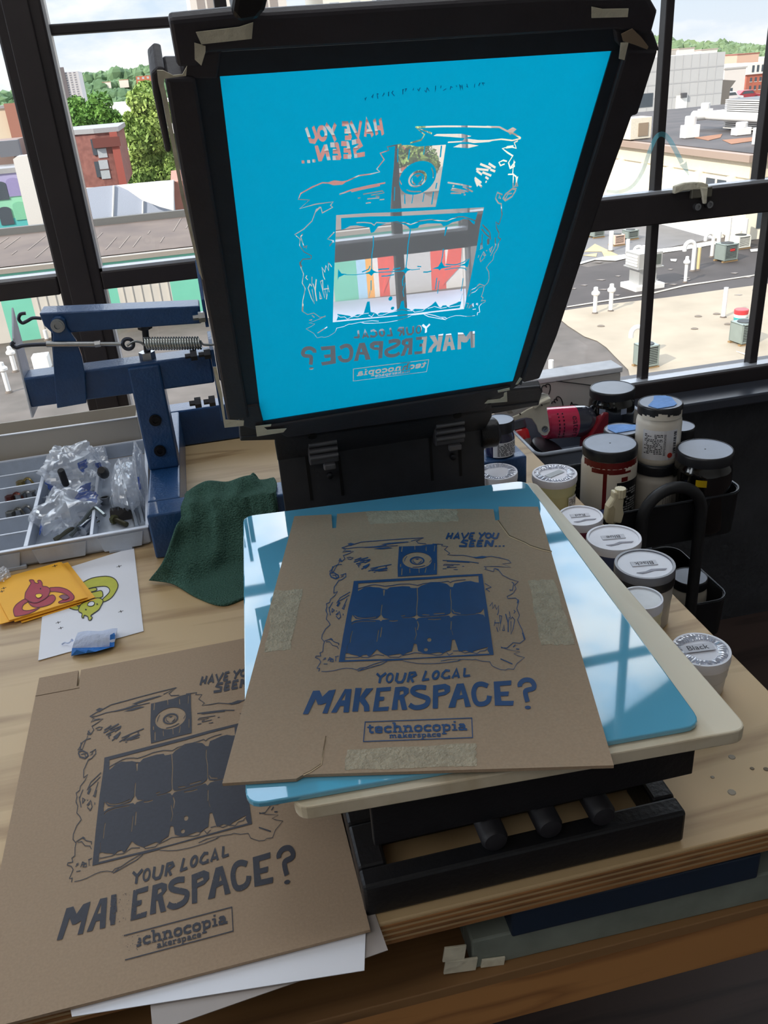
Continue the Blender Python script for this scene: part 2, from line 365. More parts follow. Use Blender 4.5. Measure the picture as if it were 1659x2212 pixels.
vent(1562, 687, 622, .085, 'plain', 'plain white pipe standing alone on the tan roof before the right muntin')
vent(1385, 772, 700, .085, 'gooseneck', 'white hooked vent pipe behind the grey condenser nearest the sill', dx=-1)
vent(1496, 586, 517, .10, 'gooseneck', 'tall white hooked pipe beside a tan pipe on the black roof', dx=-1)
vent(1507, 584, 535, .085, 'plain', 'tan pipe beside a tall hooked pipe on the black roof', (222, 200, 150))
vent(1537, 556, 500, .085, 'gooseneck', 'white hooked pipe left of the grey condenser under the cream facade', dx=-1)
vent(1549, 556, 501, .10, 'plain', 'thick white pipe hard against the condenser under the cream facade')
vent(1319, 543, 500, .12, 'plain', 'white pipe in front of the beige condenser by the screen frame')
vent(1355, 551, 517, .10, 'plain', 'short white pipe below the green-grey condenser, beside the exhaust hood')
vent(1370, 543, 530, .09, 'gooseneck', 'low white elbow pipe just left of the exhaust hood', dx=1)
vent(1390, 541, 530, .10, 'cap', 'small white roof cap behind the exhaust hood, left one')
vent(1405, 538, 527, .10, 'cap', 'small white roof cap behind the exhaust hood, right one')
vent(1570, 531, 470, .13, 'plain', 'thick white pipe rising in front of the cream facade')
vent(1606, 526, 473, .12, 'plain', 'white downpipe standing at the cream facade corner')
vent(1190, 800, 778, .09, 'plain', 'short white pipe just right of the screen frame, above the plastic box')
vent(20, 848, 780, .09, 'cap', 'white capped pipe at the left edge of the photo, nearer one')
vent(34, 803, 746, .09, 'cap', 'white capped pipe left of the blue press, farther one')
vent(102, 735, 712, .09, 'plain', 'white pipe seen just under the blue upper arm at left')
# condensers ---------------------------------------------------------------
def condenser(px, yb, yt, w, rz, body, label, badge=True, pad=True):
    c, h = px_h(px, yb, yt); h -= c.z; h = max(.5, h*1.04); w *= .74
    t = thing('air_conditioner_condenser', c, label, 'air conditioner', 'condensers on the roof')
    m = ext('condenser_%d' % body[0], body, .5, .1, .06, 3); dk = ext('condenser_dark', (46, 50, 50), .6)
    R_ = RZ(rz)
    def P(x, y, z): return c + R_ @ Vector((x, y, z))
    b = MB(); b.box(P(0, 0, .12+(h-.12)/2), (w*.94, w*.94, h-.14), R_); b.build('core', dk, t)
    b = MB()
    for sx_ in (-1, 1):
        for sy_ in (-1, 1): b.box(P(sx_*w*.47, sy_*w*.47, .1+(h-.1)/2), (w*.08, w*.08, h-.1), R_)
    b.box(P(0, 0, .14), (w, w, .08), R_); b.box(P(0, 0, h-.03), (w*1.02, w*1.02, .06), R_)
    n = 9
    for k in range(n):
        z = .22+(h-.34)*k/(n-1)
        b.box(P(0, 0, z), (w*1.0, w*1.0, (h-.34)/n*.5), R_)
    b.box(P(-w*.48, 0, .1+(h-.1)/2), (w*.06, w*.98, h-.12), R_)
    b.build('casing', m, t, bevel=.012)
    b = MB(); b.lathe([(w*.40, 0), (w*.38, .03), (w*.10, .045), (.001, .045)], P(0, 0, h), 24); b.build('fan_grille', dk, t, smooth=40)
    if badge:
        b = MB(); b.box(P(.05*w, -w*.51, h*.68), (w*.34, .02, h*.12), R_); b.build('badge', ext('red_badge', (205, 60, 55), .5), t)
    if pad:
        b = MB(); b.box(P(0, -w*.4, .04), (w*1.15, .12, .08), R_); b.box(P(0, w*.4, .04), (w*1.15, .12, .08), R_); b.build('skid', ext('skid_wood', (150, 122, 84), .8), t)
    return t
gg = (136, 146, 140)
condenser(1394, 793, 745, .82, .12, gg, 'green-grey condenser nearest the sill, behind the long muntin', badge=False)
condenser(1604, 742, 697, .92, .12, gg, 'green-grey condenser with red badge on the tan roof at far right')
condenser(1567, 564, 527, 1.05, .12, gg, 'green-grey condenser with red badge among white pipes below the cream facade')
condenser(1332, 530, 507, .85, .12, (226, 196, 176), 'beige pink condenser just right of the screen frame', badge=False)
condenser(1361, 517, 497, .9, .12, gg, 'small green-grey condenser behind the beige one', badge=False)
condenser(1288, 513, 502, .9, .12, gg, 'condenser half hidden by the screen frame under the window rail', badge=False)
condenser(1597, 537, 509, 1.0, .12, (230, 228, 216), 'cream white condenser against the cream facade', badge=False)
# exhaust hood
c, h = px_h(1387, 621, 540)
t = thing('exhaust_hood', c, 'tall sheet metal exhaust hood with louvres on a white curb', 'exhaust hood')
galv = ext('galvanised', (176, 176, 174), .45, .35, .06, 2)
zt = h-c.z
b = MB(); b.box(c+Vector((0, 0, .12)), (1.5, 1.3, .24), RZ(.1)); b.build('curb', whitep, t, bevel=.02)
b = MB(); b.box(c+Vector((0, 0, .2+zt*.28)), (.92, .8, zt*.62), RZ(.1)); b.build('stem', galv, t, bevel=.01)
b = MB(); b.box(c+Vector((0, 0, zt*.78)), (1.22, 1.1, zt*.38), RZ(.1)); b.box(c+Vector((0, 0, zt*.58)), (1.34, 1.2, .06), RZ(.1)); b.build('hood', galv, t, bevel=.015)
b = MB()
for k in range(4): b.box(c+RZ(.1) @ Vector((-.62, 0, zt*(.66+.075*k))), (.06, .9, .09), RZ(.1))
b.build('louvre', ext('louvre_white', (226, 224, 220), .5), t)
b = MB(); b.box(c+RZ(.1) @ Vector((.2, -.56, zt*.78)), (.6, .03, zt*.26), RZ(.1)); b.build('grille', ext('grille_dark', (88, 94, 88), .6), t)
# paint bucket on the roof
c = atz(1599, 694, RZF)
t = thing('paint_bucket', c, 'small red and teal paint bucket on the roof behind the right condenser', 'bucket')
b = MB(); b.lathe([(.24, 0), (.26, .30)], c, 20); b.build('body', ext('bucket_white', (224, 230, 228), .4), t, smooth=40)
b = MB(); b.lathe([(.252, .06), (.258, .18)], c, 20, cap=False); b.build('label_band', ext('bucket_teal', (50, 160, 160), .4), t, smooth=40)
b = MB(); b.lathe([(.262, .30), (.27, .34), (.27, .46), (.25, .48)], c, 20); b.build('rim', ext('bucket_red', (205, 60, 66), .4), t, smooth=40)
# square white curb box at left
c, h = px_h(94, 796, 765)
b = MB(); b.box((c.x, c.y, (c.z+h)/2), (.62, .62, h-c.z)); tag(b.build('roof_box', whitep, bevel=.02), 'square white box on the dark roof behind the blue press arm', 'box')

# mint and white panelled building across the roof ------------------------
b0 = thing('panelled_building', (0, 41, RZF), 'long low building with mint and white wall panels and a brown roof', 'building')
MB().span((-40, 41.1, RZF), (12.5, 49.8, -5.75)).build('body', ext('mint_body', (210, 206, 198), .8), b0)
mint = ext('mint_panel', (116, 196, 170), .7, 0, .04, 1); wpan = ext('ribbed_panel', (204, 198, 188), .7, 0, .04, 1)
cols = [(-40, -9.02, wpan), (-9.02, -7.73, mint), (-7.73, -4.95, wpan), (-4.95, -3.97, mint), (-3.97, -1.62, wpan), (-1.62, -.3, mint)]
mural = [ext('mural_white', (226, 220, 214), .7), ext('mural_red', (226, 84, 70), .7), ext('mural_sky', (170, 205, 228), .7), ext('mural_orange', (240, 170, 80), .7), ext('mural_grey', (196, 192, 190), .7)]
x = -.3
for k, (w_, m_) in enumerate([(2.4, wpan), (1.3, mint), (2.5, wpan), (1.17, mint), (.45, mural[2]), (.35, mural[3]), (.25, mural[0]), (.5, mural[1]), (2.1, mural[4]), (.74, mural[1]), (1.03, mural[0])]):
    cols.append((x, x+w_, m_)); x += w_
for x0, x1, m_ in cols:
    b = MB(); b.span((x0, 40.98, RZF), (x1, 41.1, -6.12))
    if m_ is wpan:
        q = x0+.2
        while q < min(x1, 12) and q > -14: b.span((q, 40.94, RZF), (q+.05, 40.98, -6.12)); q += .4
    b.build('wall_panel', m_, b0)
for x0, x1, zz in ((8.3, 9.1, -7.6), (11.3, 12.4, -8.0)):           # leaning red shapes of the mural
    b = MB(); b.extrude([(x0+.5, 40.95, -6.2), (x1, 40.95, -6.2), (x1-.2, 40.95, zz), (x0, 40.95, -8.8)], (0, .04, 0)); b.build('mural_shape', mural[1], b0)
MB().span((-40, 40.8, -6.12), (12.6, 41.2, -5.95)).build('mint_fascia', mint, b0)
MB().span((-40, 40.7, -5.95), (12.7, 41.4, -5.75)).build('gutter', ext('gutter', (150, 142, 132), .7), b0)
b = MB(); b.extrude([(-40, 41.3, -5.74), (12.6, 41.3, -5.74), (12.6, 49.5, -5.46), (-40, 49.5, -5.46)], (0, 0, -.1)); b.build('roof_slope', ext('brown_roof', (114, 100, 90), .9, 0, .12, .5, rgb2=(94, 82, 76)), b0)
MB().span((-40, 49.5, -5.8), (12.6, 49.9, -5.12)).build('parapet', ext('parapet_grey', (104, 104, 102), .8), b0)
random.seed(5)
for k in range(24):
    xx = -10.5+k*.62; tl = random.uniform(.8, 3.5); yy = random.uniform(42, 46)
    f = lambda y: -5.73+(y-41.3)/8.2*.28
    b = MB(); b.extrude([(xx, yy, f(yy)), (xx+.04, yy, f(yy)), (xx+.04+tl*.12, yy+tl, f(yy+tl)), (xx+tl*.12, yy+tl, f(yy+tl))], (0, 0, .012)); b.build('roof_seam', ext('roof_seam', (140, 128, 118), .9), b0)
# big white coated area in front of it, seen through the stencil
patch('pale_patch', [(700, 740), (705, 655), (860, 640), (1030, 622), (1060, 720)], ext('pale_blue_coating', (170, 178, 196), .7, 0, .05, 1), .03)
# white tent
TY = 52.0
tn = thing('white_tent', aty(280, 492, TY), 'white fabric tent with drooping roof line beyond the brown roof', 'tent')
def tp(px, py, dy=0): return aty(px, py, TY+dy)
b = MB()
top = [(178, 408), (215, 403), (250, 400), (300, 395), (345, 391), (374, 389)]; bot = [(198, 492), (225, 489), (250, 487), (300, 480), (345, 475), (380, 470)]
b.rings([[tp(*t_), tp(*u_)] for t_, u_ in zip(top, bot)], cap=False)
b.build('tent_wall', ext('tent_shade_grey', (176, 184, 200), .7), tn)  # grey-blue puts a cast shadow into the white fabric's colour
b = MB(); b.extrude([tp(*q, -.5) for q in ((252, 400), (300, 395), (345, 391), (374, 389), (375, 455), (345, 447), (306, 432), (276, 411))], (0, .03, 0)); b.build('tent_sunlit_patch', ext('tent_white', (236, 234, 232), .7), tn)  # added white sheet standing in for the sunlit area of the wall
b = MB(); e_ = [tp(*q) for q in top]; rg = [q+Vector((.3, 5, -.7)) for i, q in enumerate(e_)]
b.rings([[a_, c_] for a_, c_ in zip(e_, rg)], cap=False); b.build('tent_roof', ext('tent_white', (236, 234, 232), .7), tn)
for q in ((246, 401, 243, 487), (309, 434, 308, 479), (374, 389, 375, 470)):
    MB().tube([tp(q[0], q[1], -.06), tp(q[2], q[3], -.06)], .06, 6).build('pole', whitep, tn)
# building helper with windows -------------------------------------------
def building(name, label, x0, x1, y0, y1, z0, z1, wall, roof=None, wins=(), winmat=None, cat='building', trimz=None, trimm=None):
    t = thing(name, ((x0+x1)/2, y0, z0), label, cat)
    MB().span((x0, y0, z0), (x1, y1, z1)).build('wall', wall, t)
    if roof: MB().span((x0-.15, y0-.15, z1), (x1+.15, y1+.15, z1+.25)).build('roof', roof, t)
    for (a, b_, c_, d_) in wins:
        w_ = MB().span((a, y0-.03, c_), (b_, y0+.05, d_)).build('window', winmat or ext('window_dark', (70, 78, 86), .3), t)
        MB().span((a-.08, y0-.08, c_-.1), (b_+.08, y0, c_)).build('sill', ext('stone_sill', (206, 200, 190), .8), w_)
    return t
def bspan(px0, py0, px1, py1, Y):                          # facade rectangle from two opposite pixel corners
    a, b_ = aty(px0, py0, Y), aty(px1, py1, Y); return min(a.x, b_.x), max(a.x, b_.x), min(a.z, b_.z), max(a.z, b_.z)
brick = ext('red_brick', (144, 96, 88), .9, 0, .14, 3, rgb2=(118, 76, 70))
def grid_wins(x0, x1, z0, z1, nx, nz, fw=.45, fh=.5):
    out = []
    for i in range(nx):
        for j in range(nz):
            cx_ = x0+(x1-x0)*(i+.5)/nx; cz_ = z0+(z1-z0)*(j+.5)/nz; w_ = (x1-x0)/nx*fw/2; h_ = (z1-z0)/nz*fh/2
            out.append((cx_-w_, cx_+w_, cz_-h_, cz_+h_))
    return out
# red brick building with an angled corner
Y = 66.0
x0, x1, z0, z1 = bspan(158, 410, 252, 284, Y)
xm = aty(206, 300, Y).x
t = thing('brick_building', ((x0+x1)/2, Y, z0), 'dark red brick apartment house beside the trees', 'building')
b = MB(); b.extrude([(x0-1.5, Y+1.8, z0), (xm, Y, z0), (x1, Y, z0), (x1, Y+9, z0), (x0-1.5, Y+9, z0)], (0, 0, z1-z0)); b.build('wall', brick, t)
b = MB(); b.extrude([(x0-1.5, Y+1.6, z1), (xm, Y-.15, z1), (x1+.15, Y-.15, z1), (x1+.15, Y+9, z1), (x0-1.5, Y+9, z1)], (0, 0, .3)); b.build('roof', ext('grey_roof', (150, 150, 152), .8), t)
for px_, py_ in ((219, 320), (226, 366)):
    a = aty(px_, py_, Y); w_ = MB().span((a.x-.3, Y-.05, a.z-.6), (a.x+.3, Y+.1, a.z+.6)).build('window', ext('window_pale', (176, 182, 186), .3), t)
    MB().span((a.x-.34, Y-.08, a.z-.03), (a.x+.34, Y-.04, a.z+.03)).build('sash', ext('sash', (90, 70, 66), .6), w_)
for px_, py_ in ((203, 318), (211, 366)):
    a = aty(px_, py_, Y); MB().span((a.x-.14, Y-.04, a.z-.5), (a.x+.14, Y+.1, a.z+.5)).build('window', ext('window_dark', (70, 78, 86), .3), t)
b = MB(); b.span((xm-.2, Y-.35, z1-.9), (xm+1.6, Y, z1-.3)); b.build('cornice', ext('dark_brick', (110, 62, 56), .9), t)
MB().span((x1-.5, Y-.2, z0), (x1, Y, z1)).build('pilaster', ext('brick_red', (158, 84, 74), .9), t)
# colourful banded building and its white pier at the far left
Y = 62.0
x0, x1, z0, z1 = bspan(-60, 515, 66, 372, Y)
t = thing('banded_building', ((x0+x1)/2, Y, z0), 'old house painted in purple, green and teal bands at far left', 'building')
zb = [aty(40, q, Y).z for q in (515, 500, 470, 418, 372)]
for (za, zc, m_) in zip(zb, zb[1:], (ext('paint_lilac', (152, 148, 182), .8), ext('paint_teal', (84, 176, 176), .8), ext('paint_green', (140, 200, 168), .8), ext('paint_purple', (160, 154, 190), .8))):
    MB().span((x0, Y, za), (x1, Y+8, zc)).build('wall_band', m_, t)
for px_, py_, m_ in ((30, 404, 'paint_purple2'), (44, 455, 'paint_green2'), (13, 466, 'window_dark'), (2, 412, 'window_dark'), (26, 505, 'window_dark'), (5, 505, 'window_dark')):
    a = aty(px_, py_, Y); hw, hh = .40, .55 if py_ < 500 else .3
    m_ = ext('window_dark', (70, 78, 86), .3) if m_ == 'window_dark' else ext(m_, (138, 130, 172) if 'purple' in m_ else (118, 182, 150), .8)
    b = MB(); b.extrude([(a.x-hw, Y, a.z-hh), (a.x+hw, Y, a.z-hh)]+[(a.x+hw*math.cos(q), Y, a.z+hh*.6+hh*.4*math.sin(q)) for q in [k*PI/8 for k in range(9)]][::1]+[(a.x-hw, Y, a.z-hh)][:0], (0, -.06, 0))
    b.build('window', m_, t)
b = MB(); b.extrude([(x0, Y-.1, zb[4]), (x1, Y-.1, zb[4]), (x1, Y+8, zb[4]), (x0, Y+8, zb[4])], (0, 0, .3)); b.build('roof', ext('grey_roof', (150, 150, 152), .8), t)
x0, x1, z0, z1 = bspan(-80, 380, 40, 300, Y+6); MB().span((x0, Y+4, z0), (x1, Y+9, z1)).build('attic', ext('attic_brown', (132, 112, 104), .9), t)
x0, x1, z0, z1 = bspan(2, 340, 38, 302, Y+3); MB().span((x0, Y+2.9, z0), (x1, Y+3.6, z1)).build('shutter', ext('slate', (104, 106, 112), .8), t)
b = MB(); b.extrude([aty(*q, 60.5) for q in ((64, 498), (28, 344), (36, 338), (70, 334), (95, 492))], (0, 1.2, 0)); tag(b.build('concrete_pier', ext('pier_white', (216, 212, 206), .8)), 'tall pale concrete pier beside the banded house', 'wall')
# more distant blocks on the left
x0, x1, z0, z1 = bspan(-60, 300, 34, 232, 95); building('beige_building', 'flat beige block far left behind the banded house', x0, x1, 95, 107, z0-4, z1, ext('beige_wall', (206, 190, 166), .8), ext('grey_roof', (150, 150, 152), .8), [(x1-5, x1-3.8, z1-4, z1-2)])
x0, x1, z0, z1 = bspan(26, 300, 34, 222, 94); building('chimney_stack', 'orange brick chimney stack at the far left pane edge', x0, x1, 94, 94.8, z0, z1, ext('chimney_brick', (158, 108, 92), .9), None, cat='chimney')
Y = 330; x0, x1, z0, z1 = bspan(120, 225, 168, 154, Y)
tt = building('apartment_tower', 'tall grey residential tower in front of the green hill', x0, x1, Y, Y+14, z0-6, z1, ext('tower_grey', (188, 184, 186), .8), None, grid_wins(x0+.5, x1-.5, z0, z1, 6, 13, .5, .45), ext('tower_window', (116, 114, 124), .4))
xm = (x0*.55+x1*.45); MB().span((xm-.9, Y-.4, z0-6), (xm+.9, Y, z1+1.5)).build('dark_shaft', ext('tower_dark', (104, 96, 98), .8), tt)
Y = 190; x0, x1, z0, z1 = bspan(168, 262, 300, 219, Y); building('white_hall', 'wide low white hall between the two big trees', x0, x1+8, Y, Y+30, z0-10, z1, ext('white_hall', (232, 230, 226), .8))
Y = 590; x0, x1, z0, z1 = bspan(296, 182, 334, 162, Y); building('orange_block', 'small orange brick block on the hillside', x0, x1, Y, Y+10, z0-6, z1, ext('orange_brick', (190, 110, 84), .9), None, grid_wins(x0, x1, z0, z1, 4, 2), ext('window_pale', (176, 182, 186), .3))
for q, lab in (((222, 184, 238, 177), 'tiny white house on the hill, left of two'), ((258, 182, 276, 172), 'tiny white house on the hill, right of two'), ((236, 217, 290, 211), 'row of low tan houses at the foot of the hill')):
    x0, x1, z0, z1 = bspan(*q, 596); building('hill_house', lab, x0, x1, 596, 606, z0-2, z1, ext('house_white', (230, 222, 212), .8), ext('house_roof', (196, 140, 112), .8))
Y = 46; x0, x1, z0, z1 = bspan(382, 472, 424, 388, Y+8); building('brick_wall_house', 'rusty brown brick wall right of the tent', x0, x1, Y+8, Y+16, z0, z1, ext('rust_brick', (176, 120, 104), .9, 0, .1, 2))
Y = 120; x0, x1, z0, z1 = bspan(650, 400, 872, 250, Y/1.6)
building('red_brick_block', 'red brick block seen through the screen stencil', x0, x1, Y/1.6, Y/1.6+12, z0-3, z1, ext('bright_brick', (190, 112, 98), .9, 0, .1, 2), ext('grey_roof', (150, 150, 152), .8), grid_wins(x0, x1, z0, z1, 5, 4), ext('window_pale', (176, 182, 186), .3))
Y = 90; a, b_ = aty(414, 30, Y), aty(612, -60, Y)
t = building('stone_tower', 'pale tower with tall windows at the top of the left panes', a.x, b_.x, Y, Y+12, -22, b_.z+4, ext('tower_stone', (214, 206, 198), .8), None, [(aty(q, 0, Y).x, aty(q+17, 0, Y).x, aty(q, 29, Y).z, aty(q, -50, Y).z) for q in (424, 446, 560, 582)], ext('tower_glazing', (150, 140, 134), .4))
Y = 92; a, b_ = aty(700, 20, Y), aty(1230, -60, Y)
building('pale_slab', 'pale slab block at the top edge above the screen frame', a.x, b_.x, Y, Y+12, -22, b_.z+3, ext('slab_cream', (226, 220, 206), .8), None, grid_wins(a.x, b_.x, a.z-2, b_.z+3, 12, 2), ext('window_pale', (176, 182, 186), .3))

# cream building on the right ---------------------------------------------
cx0, cy0, ztop = 29.1, 43.45, -4.55
t = thing('cream_building', (cx0, cy0, RZF), 'long cream two-storey building with a black roof on the right', 'building')
cream = ext('cream_wall', (248, 238, 216), .8, 0, .04, 1)
MB().span((cx0, cy0, RZF), (62, 84, ztop-1.2)).build('wall', cream, t)
MB().span((cx0-.15, cy0-.15, ztop-1.2), (62, 84.2, ztop-.35)).build('band', ext('band_cream', (226, 212, 186), .8), t)
MB().span((cx0-.5, cy0-.5, ztop-.35), (62, 84.5, ztop)).build('parapet', ext('parapet_brown', (160, 140, 126), .8), t)
MB().span((cx0, cy0, ztop), (62, 84, ztop+.05)).build('roof', ext('black_roof', (86, 78, 76), .8, 0, .2, .35, rgb2=(60, 56, 56)), t)
MB().span((cx0-.6, 84, ztop-.3), (62, 85, aty(1500, 247, 84).z)).build('upstand', ext('upstand', (84, 84, 88), .8), t)
for k in range(12):
    y_ = cy0+1.2+k*3.3; MB().span((cx0-.35, y_, RZF+.2), (cx0, y_+.4, ztop-1.2)).build('pier', cream, t)
for k in range(1):
    y_ = cy0+1.75+k*3.3; w_ = MB().span((cx0-.05, y_+.3, -7.6), (cx0+.1, y_+2.4, ztop-1.5)).build('window', ext('window_dark', (70, 78, 86), .3), t)
    MB().span((cx0-.09, y_+1.25, -7.6), (cx0-.05, y_+1.4, ztop-1.5)).build('mullion', cream, w_)
for k in range(5):
    x_ = cx0+.7+k*3.2; MB().span((x_, cy0-.05, -8.4), (x_+2.0, cy0+.1, -5.9)).build('window', ext('window_dark', (70, 78, 86), .3), t)
MB().span((cx0-.9, cy0+1.5, RZF), (cx0-.2, cy0+30, RZF+.35)).build('curb', whitep, t)
for q in ([(1500, 300), (1560, 292), (1556, 300), (1530, 306)], [(1560, 305), (1650, 297), (1650, 304), (1580, 314)]):
    b = MB(); b.extrude([atz(*p, ztop)+Vector((0, 0, .08)) for p in q], (0, 0, -.02)); b.build('rust_stain', ext('rust', (150, 104, 76), .9, 0, .1, 1), t)
def on_roof(px, py): return atz(px, py, ztop+.05)
c = on_roof(1372, 300)
q = thing('roof_unit', c, 'cream mechanical box at the edge of the black roof', 'mechanical unit')
MB().box(c+Vector((0, 0, .68)), (1.5, 1.5, 1.3)).build('casing', ext('unit_cream', (222, 214, 196), .6), q, bevel=.03)
MB().box(c+Vector((0.15, -.77, .6)), (.7, .05, .8)).build('panel', ext('unit_brown', (150, 132, 112), .6), q)
ducts = [((1497, 283), (1622, 269)), ((1497, 278), (1560, 283)), ((1560, 283), (1650, 289))]
for i, (pa, pb) in enumerate(ducts):
    a, b_ = on_roof(*pa)+Vector((0, 0, .9)), on_roof(*pb)+Vector((0, 0, .9))
    o = MB().tube([a, b_], .28, 10).build('duct_pipe', whitep, smooth=40); tag(o, ['long white duct running right to the louvred cooling tower', 'white duct leaving the capped box on the black roof', 'white duct ending at the right edge of the black roof'][i], 'duct')
for px_, py_, hh, lab in ((1489, 298, 1.9, 'white duct box on the black roof where the ducts meet'), (1600, 292, 1.1, 'low white duct support in the middle of the black roof'), (1648, 312, 2.2, 'white duct box at the right end of the black roof'), (1522, 254, 1.6, 'white box near the metal door of the grey hall')):
    c = on_roof(px_, py_); q = thing('duct_box', c, lab, 'duct')
    hh *= .66; MB().box(c+Vector((0, 0, hh*.3+.02)), (1.0, .7, hh*.6)).build('base', whitep, q, bevel=.03)
    MB().lathe([(.36, hh*.6+.02), (.36, hh), (.32, hh+.04)], c, 16).build('cap', whitep, q, smooth=40)
# louvred cooling tower
c = on_roof(1652, 279)+Vector((0, 0, .08)); q = thing('cooling_tower', c, 'striped louvred cooling tower on the black roof at the right edge', 'cooling tower')
hz = aty(1640, 212, c.y).z-c.z
MB().box(c+Vector((1.0, 0, hz/2)), (5.0, 4.6, hz)).build('body', ext('tower_grey2', (96, 96, 98), .6), q)
b = MB()
for k in range(15): b.box(c+Vector((1.0, 0, hz*(k+.5)/15)), (5.2, 4.8, hz/15*.55))
b.build('louvre', ext('louvre_pale', (214, 212, 208), .5), q)
# big grey panelled hall
GY = 98.0
xa, xb = aty(1340, 265, GY).x, aty(1554, 250, GY).x; zt = aty(1560, 112, GY).z; zb_ = aty(1500, 262, GY).z-2
t = thing('grey_hall', ((xa+xb)/2, GY, zb_), 'large windowless grey panelled hall behind the black roof', 'building')
gp = ext('grey_panel', (184, 183, 182), .7, 0, .03, .3)
MB().span((xa, GY, zb_), (xb, GY+30, zt)).build('wall', gp, t)
b = MB()
for k in range(1, 5):
    z = zb_+2+(zt-zb_-2)*k/5; b.span((xa, GY-.03, z-.06), (xb, GY, z+.06))
for k in range(1, 12):
    x_ = xa+(xb-xa)*k/12; b.span((x_-.04, GY-.02, zb_), (x_+.04, GY, zt))
b.build('panel_joint', ext('panel_joint', (174, 173, 173), .7), t)
a = aty(1472, 233, GY); d_ = MB().span((a.x-.75, GY-.06, a.z-2.2), (a.x+.6, GY, a.z+1.3)).build('door', whitep, t)
b = MB()
for k in range(5): b.span((a.x-1.2+k*.8, GY-2.0, a.z-2.4), (a.x-1.1+k*.8, GY-1.9, a.z-.6))
b.span((a.x-1.2, GY-2, a.z-.7), (a.x+2.2, GY-1.9, a.z-.6)); b.span((a.x-1.2, GY-2, a.z-2.5), (a.x+2.2, GY, a.z-2.3)); b.build('landing', whitep, t)
a = aty(1392, 217, GY); MB().span((a.x-1, GY-.05, a.z-.7), (a.x+1, GY, a.z+.7)).build('window', ext('window_dark', (70, 78, 86), .3), t)
MB().box(aty(1475, 206, GY), (.6, .8, .5)).build('wall_lamp', ext('lamp_dark', (80, 80, 84), .5), t)
b = MB(); b.extrude([aty(*q_, GY+4) for q_ in ((1554, 248), (1558, 172), (1590, 174), (1578, 190), (1574, 215), (1573, 246))], (0, 6, 0)); b.build('side_wing', ext('wing_shade_brown', (150, 138, 126), .8), t)  # darker colour stands in for shade on the hall's right side
# blocks beyond
Y = 150; x0, x1, z0, z1 = bspan(1556, 250, 1612, 146, Y); building('pale_annex', 'pale rendered block right of the grey hall', x0, x1, Y, Y+20, z0-6, z1, ext('annex', (214, 206, 200), .8), ext('annex_roof', (180, 176, 172), .8), [(x1-3, x1-2.2, z0, z1-3)])
Y = 170; x0, x1, z0, z1 = bspan(1608, 212, 1654, 158, Y)
t = building('brick_apartments', 'red brick apartments with a white top floor, far right', x0, x1, Y, Y+14, z0-6, z1, ext('apartment_brick', (170, 98, 80), .9, 0, .1, 1), None, grid_wins(x0+.5, x1-.5, z0+1, z1-.2, 3, 2, .42, .5))
za = z1; zc = aty(1630, 136, Y).z; MB().span((x0-.4, Y-.3, za), (x1+.6, Y+14, zc)).build('top_floor', ext('top_white', (228, 222, 214), .8), t)
for w_ in grid_wins(x0+.5, x1-.5, za, zc, 3, 1, .42, .6): MB().span((w_[0], Y-.4, w_[2]), (w_[1], Y-.2, w_[3])).build('window', ext('window_dark', (70, 78, 86), .3), t)
Y = 260; x0, x1, z0, z1 = bspan(1590, 148, 1640, 115, Y); building('tan_block', 'tan and brick roofed block behind the apartments', x0, x1, Y, Y+20, z0-4, z1, ext('block_tan', (206, 170, 150), .8), ext('block_roof', (150, 92, 78), .8))
Y = 300; x0, x1, z0, z1 = bspan(1640, 150, 1720, 118, Y); building('white_block', 'white block at the far right edge on the skyline', x0, x1, Y, Y+20, z0-4, z1, ext('house_white', (230, 222, 212), .8))
for q, lab in (((1420, 118, 1450, 96), 'cluster of pale houses on the skyline right of the frame'), ((1466, 118, 1500, 104), 'pale house on the skyline right of the muntin'), ((1515, 112, 1550, 106), 'white gabled roof on the skyline above the grey hall')):
    x0, x1, z0, z1 = bspan(*q, 240); building('skyline_house', lab, x0, x1, 240, 250, z0-8, z1, ext('house_white', (230, 222, 212), .8), ext('house_grey', (176, 160, 150), .8))
MB_ = MB(); p0 = bspan(1575, 250, 1640, 226, 125); MB_.span((p0[0], 125, p0[2]-3), (p0[1], 128, p0[3])); tag(MB_.build('orange_wall', ext('orange_wall', (214, 150, 100), .8)), 'low orange wall in front of the parked cars', 'wall')
for i, (px_, py_, cc) in enumerate(((1578, 219, (200, 204, 208)), (1616, 214, (150, 50, 58)))):
    c = aty(px_, py_, 128+8*i); q = thing('parked_car', c, ['silver car parked behind the orange wall', 'dark red car parked behind the orange wall'][i], 'car')
    prof = [(-2.1, 0), (2.1, 0), (2.15, .6), (1.3, .75), (.8, 1.3), (-.9, 1.3), (-1.5, .8), (-2.1, .7)]
    b = MB(); b.extrude([c+Vector((x_, 0, z_)) for x_, z_ in prof], (0, 1.7, 0)); b.build('body', ext('car_%d' % i, cc, .3), q, bevel=.08)
    b = MB(); b.extrude([c+Vector((x_, -.02, z_)) for x_, z_ in ((-1.2, .8), (1.0, .8), (.65, 1.2), (-.8, 1.2))], (0, .02, 0)); b.build('side_window', ext('window_dark', (70, 78, 86), .3), q)
    for s_ in (-1.3, 1.3): b = MB(); b.lathe([(.33, 0), (.33, .2)], c+Vector((s_, -.05, .1)), 14, basis((1, 0, 0), (0, 0, 1))); b.build('wheel', ext('tyre', (40, 40, 42), .8), q)
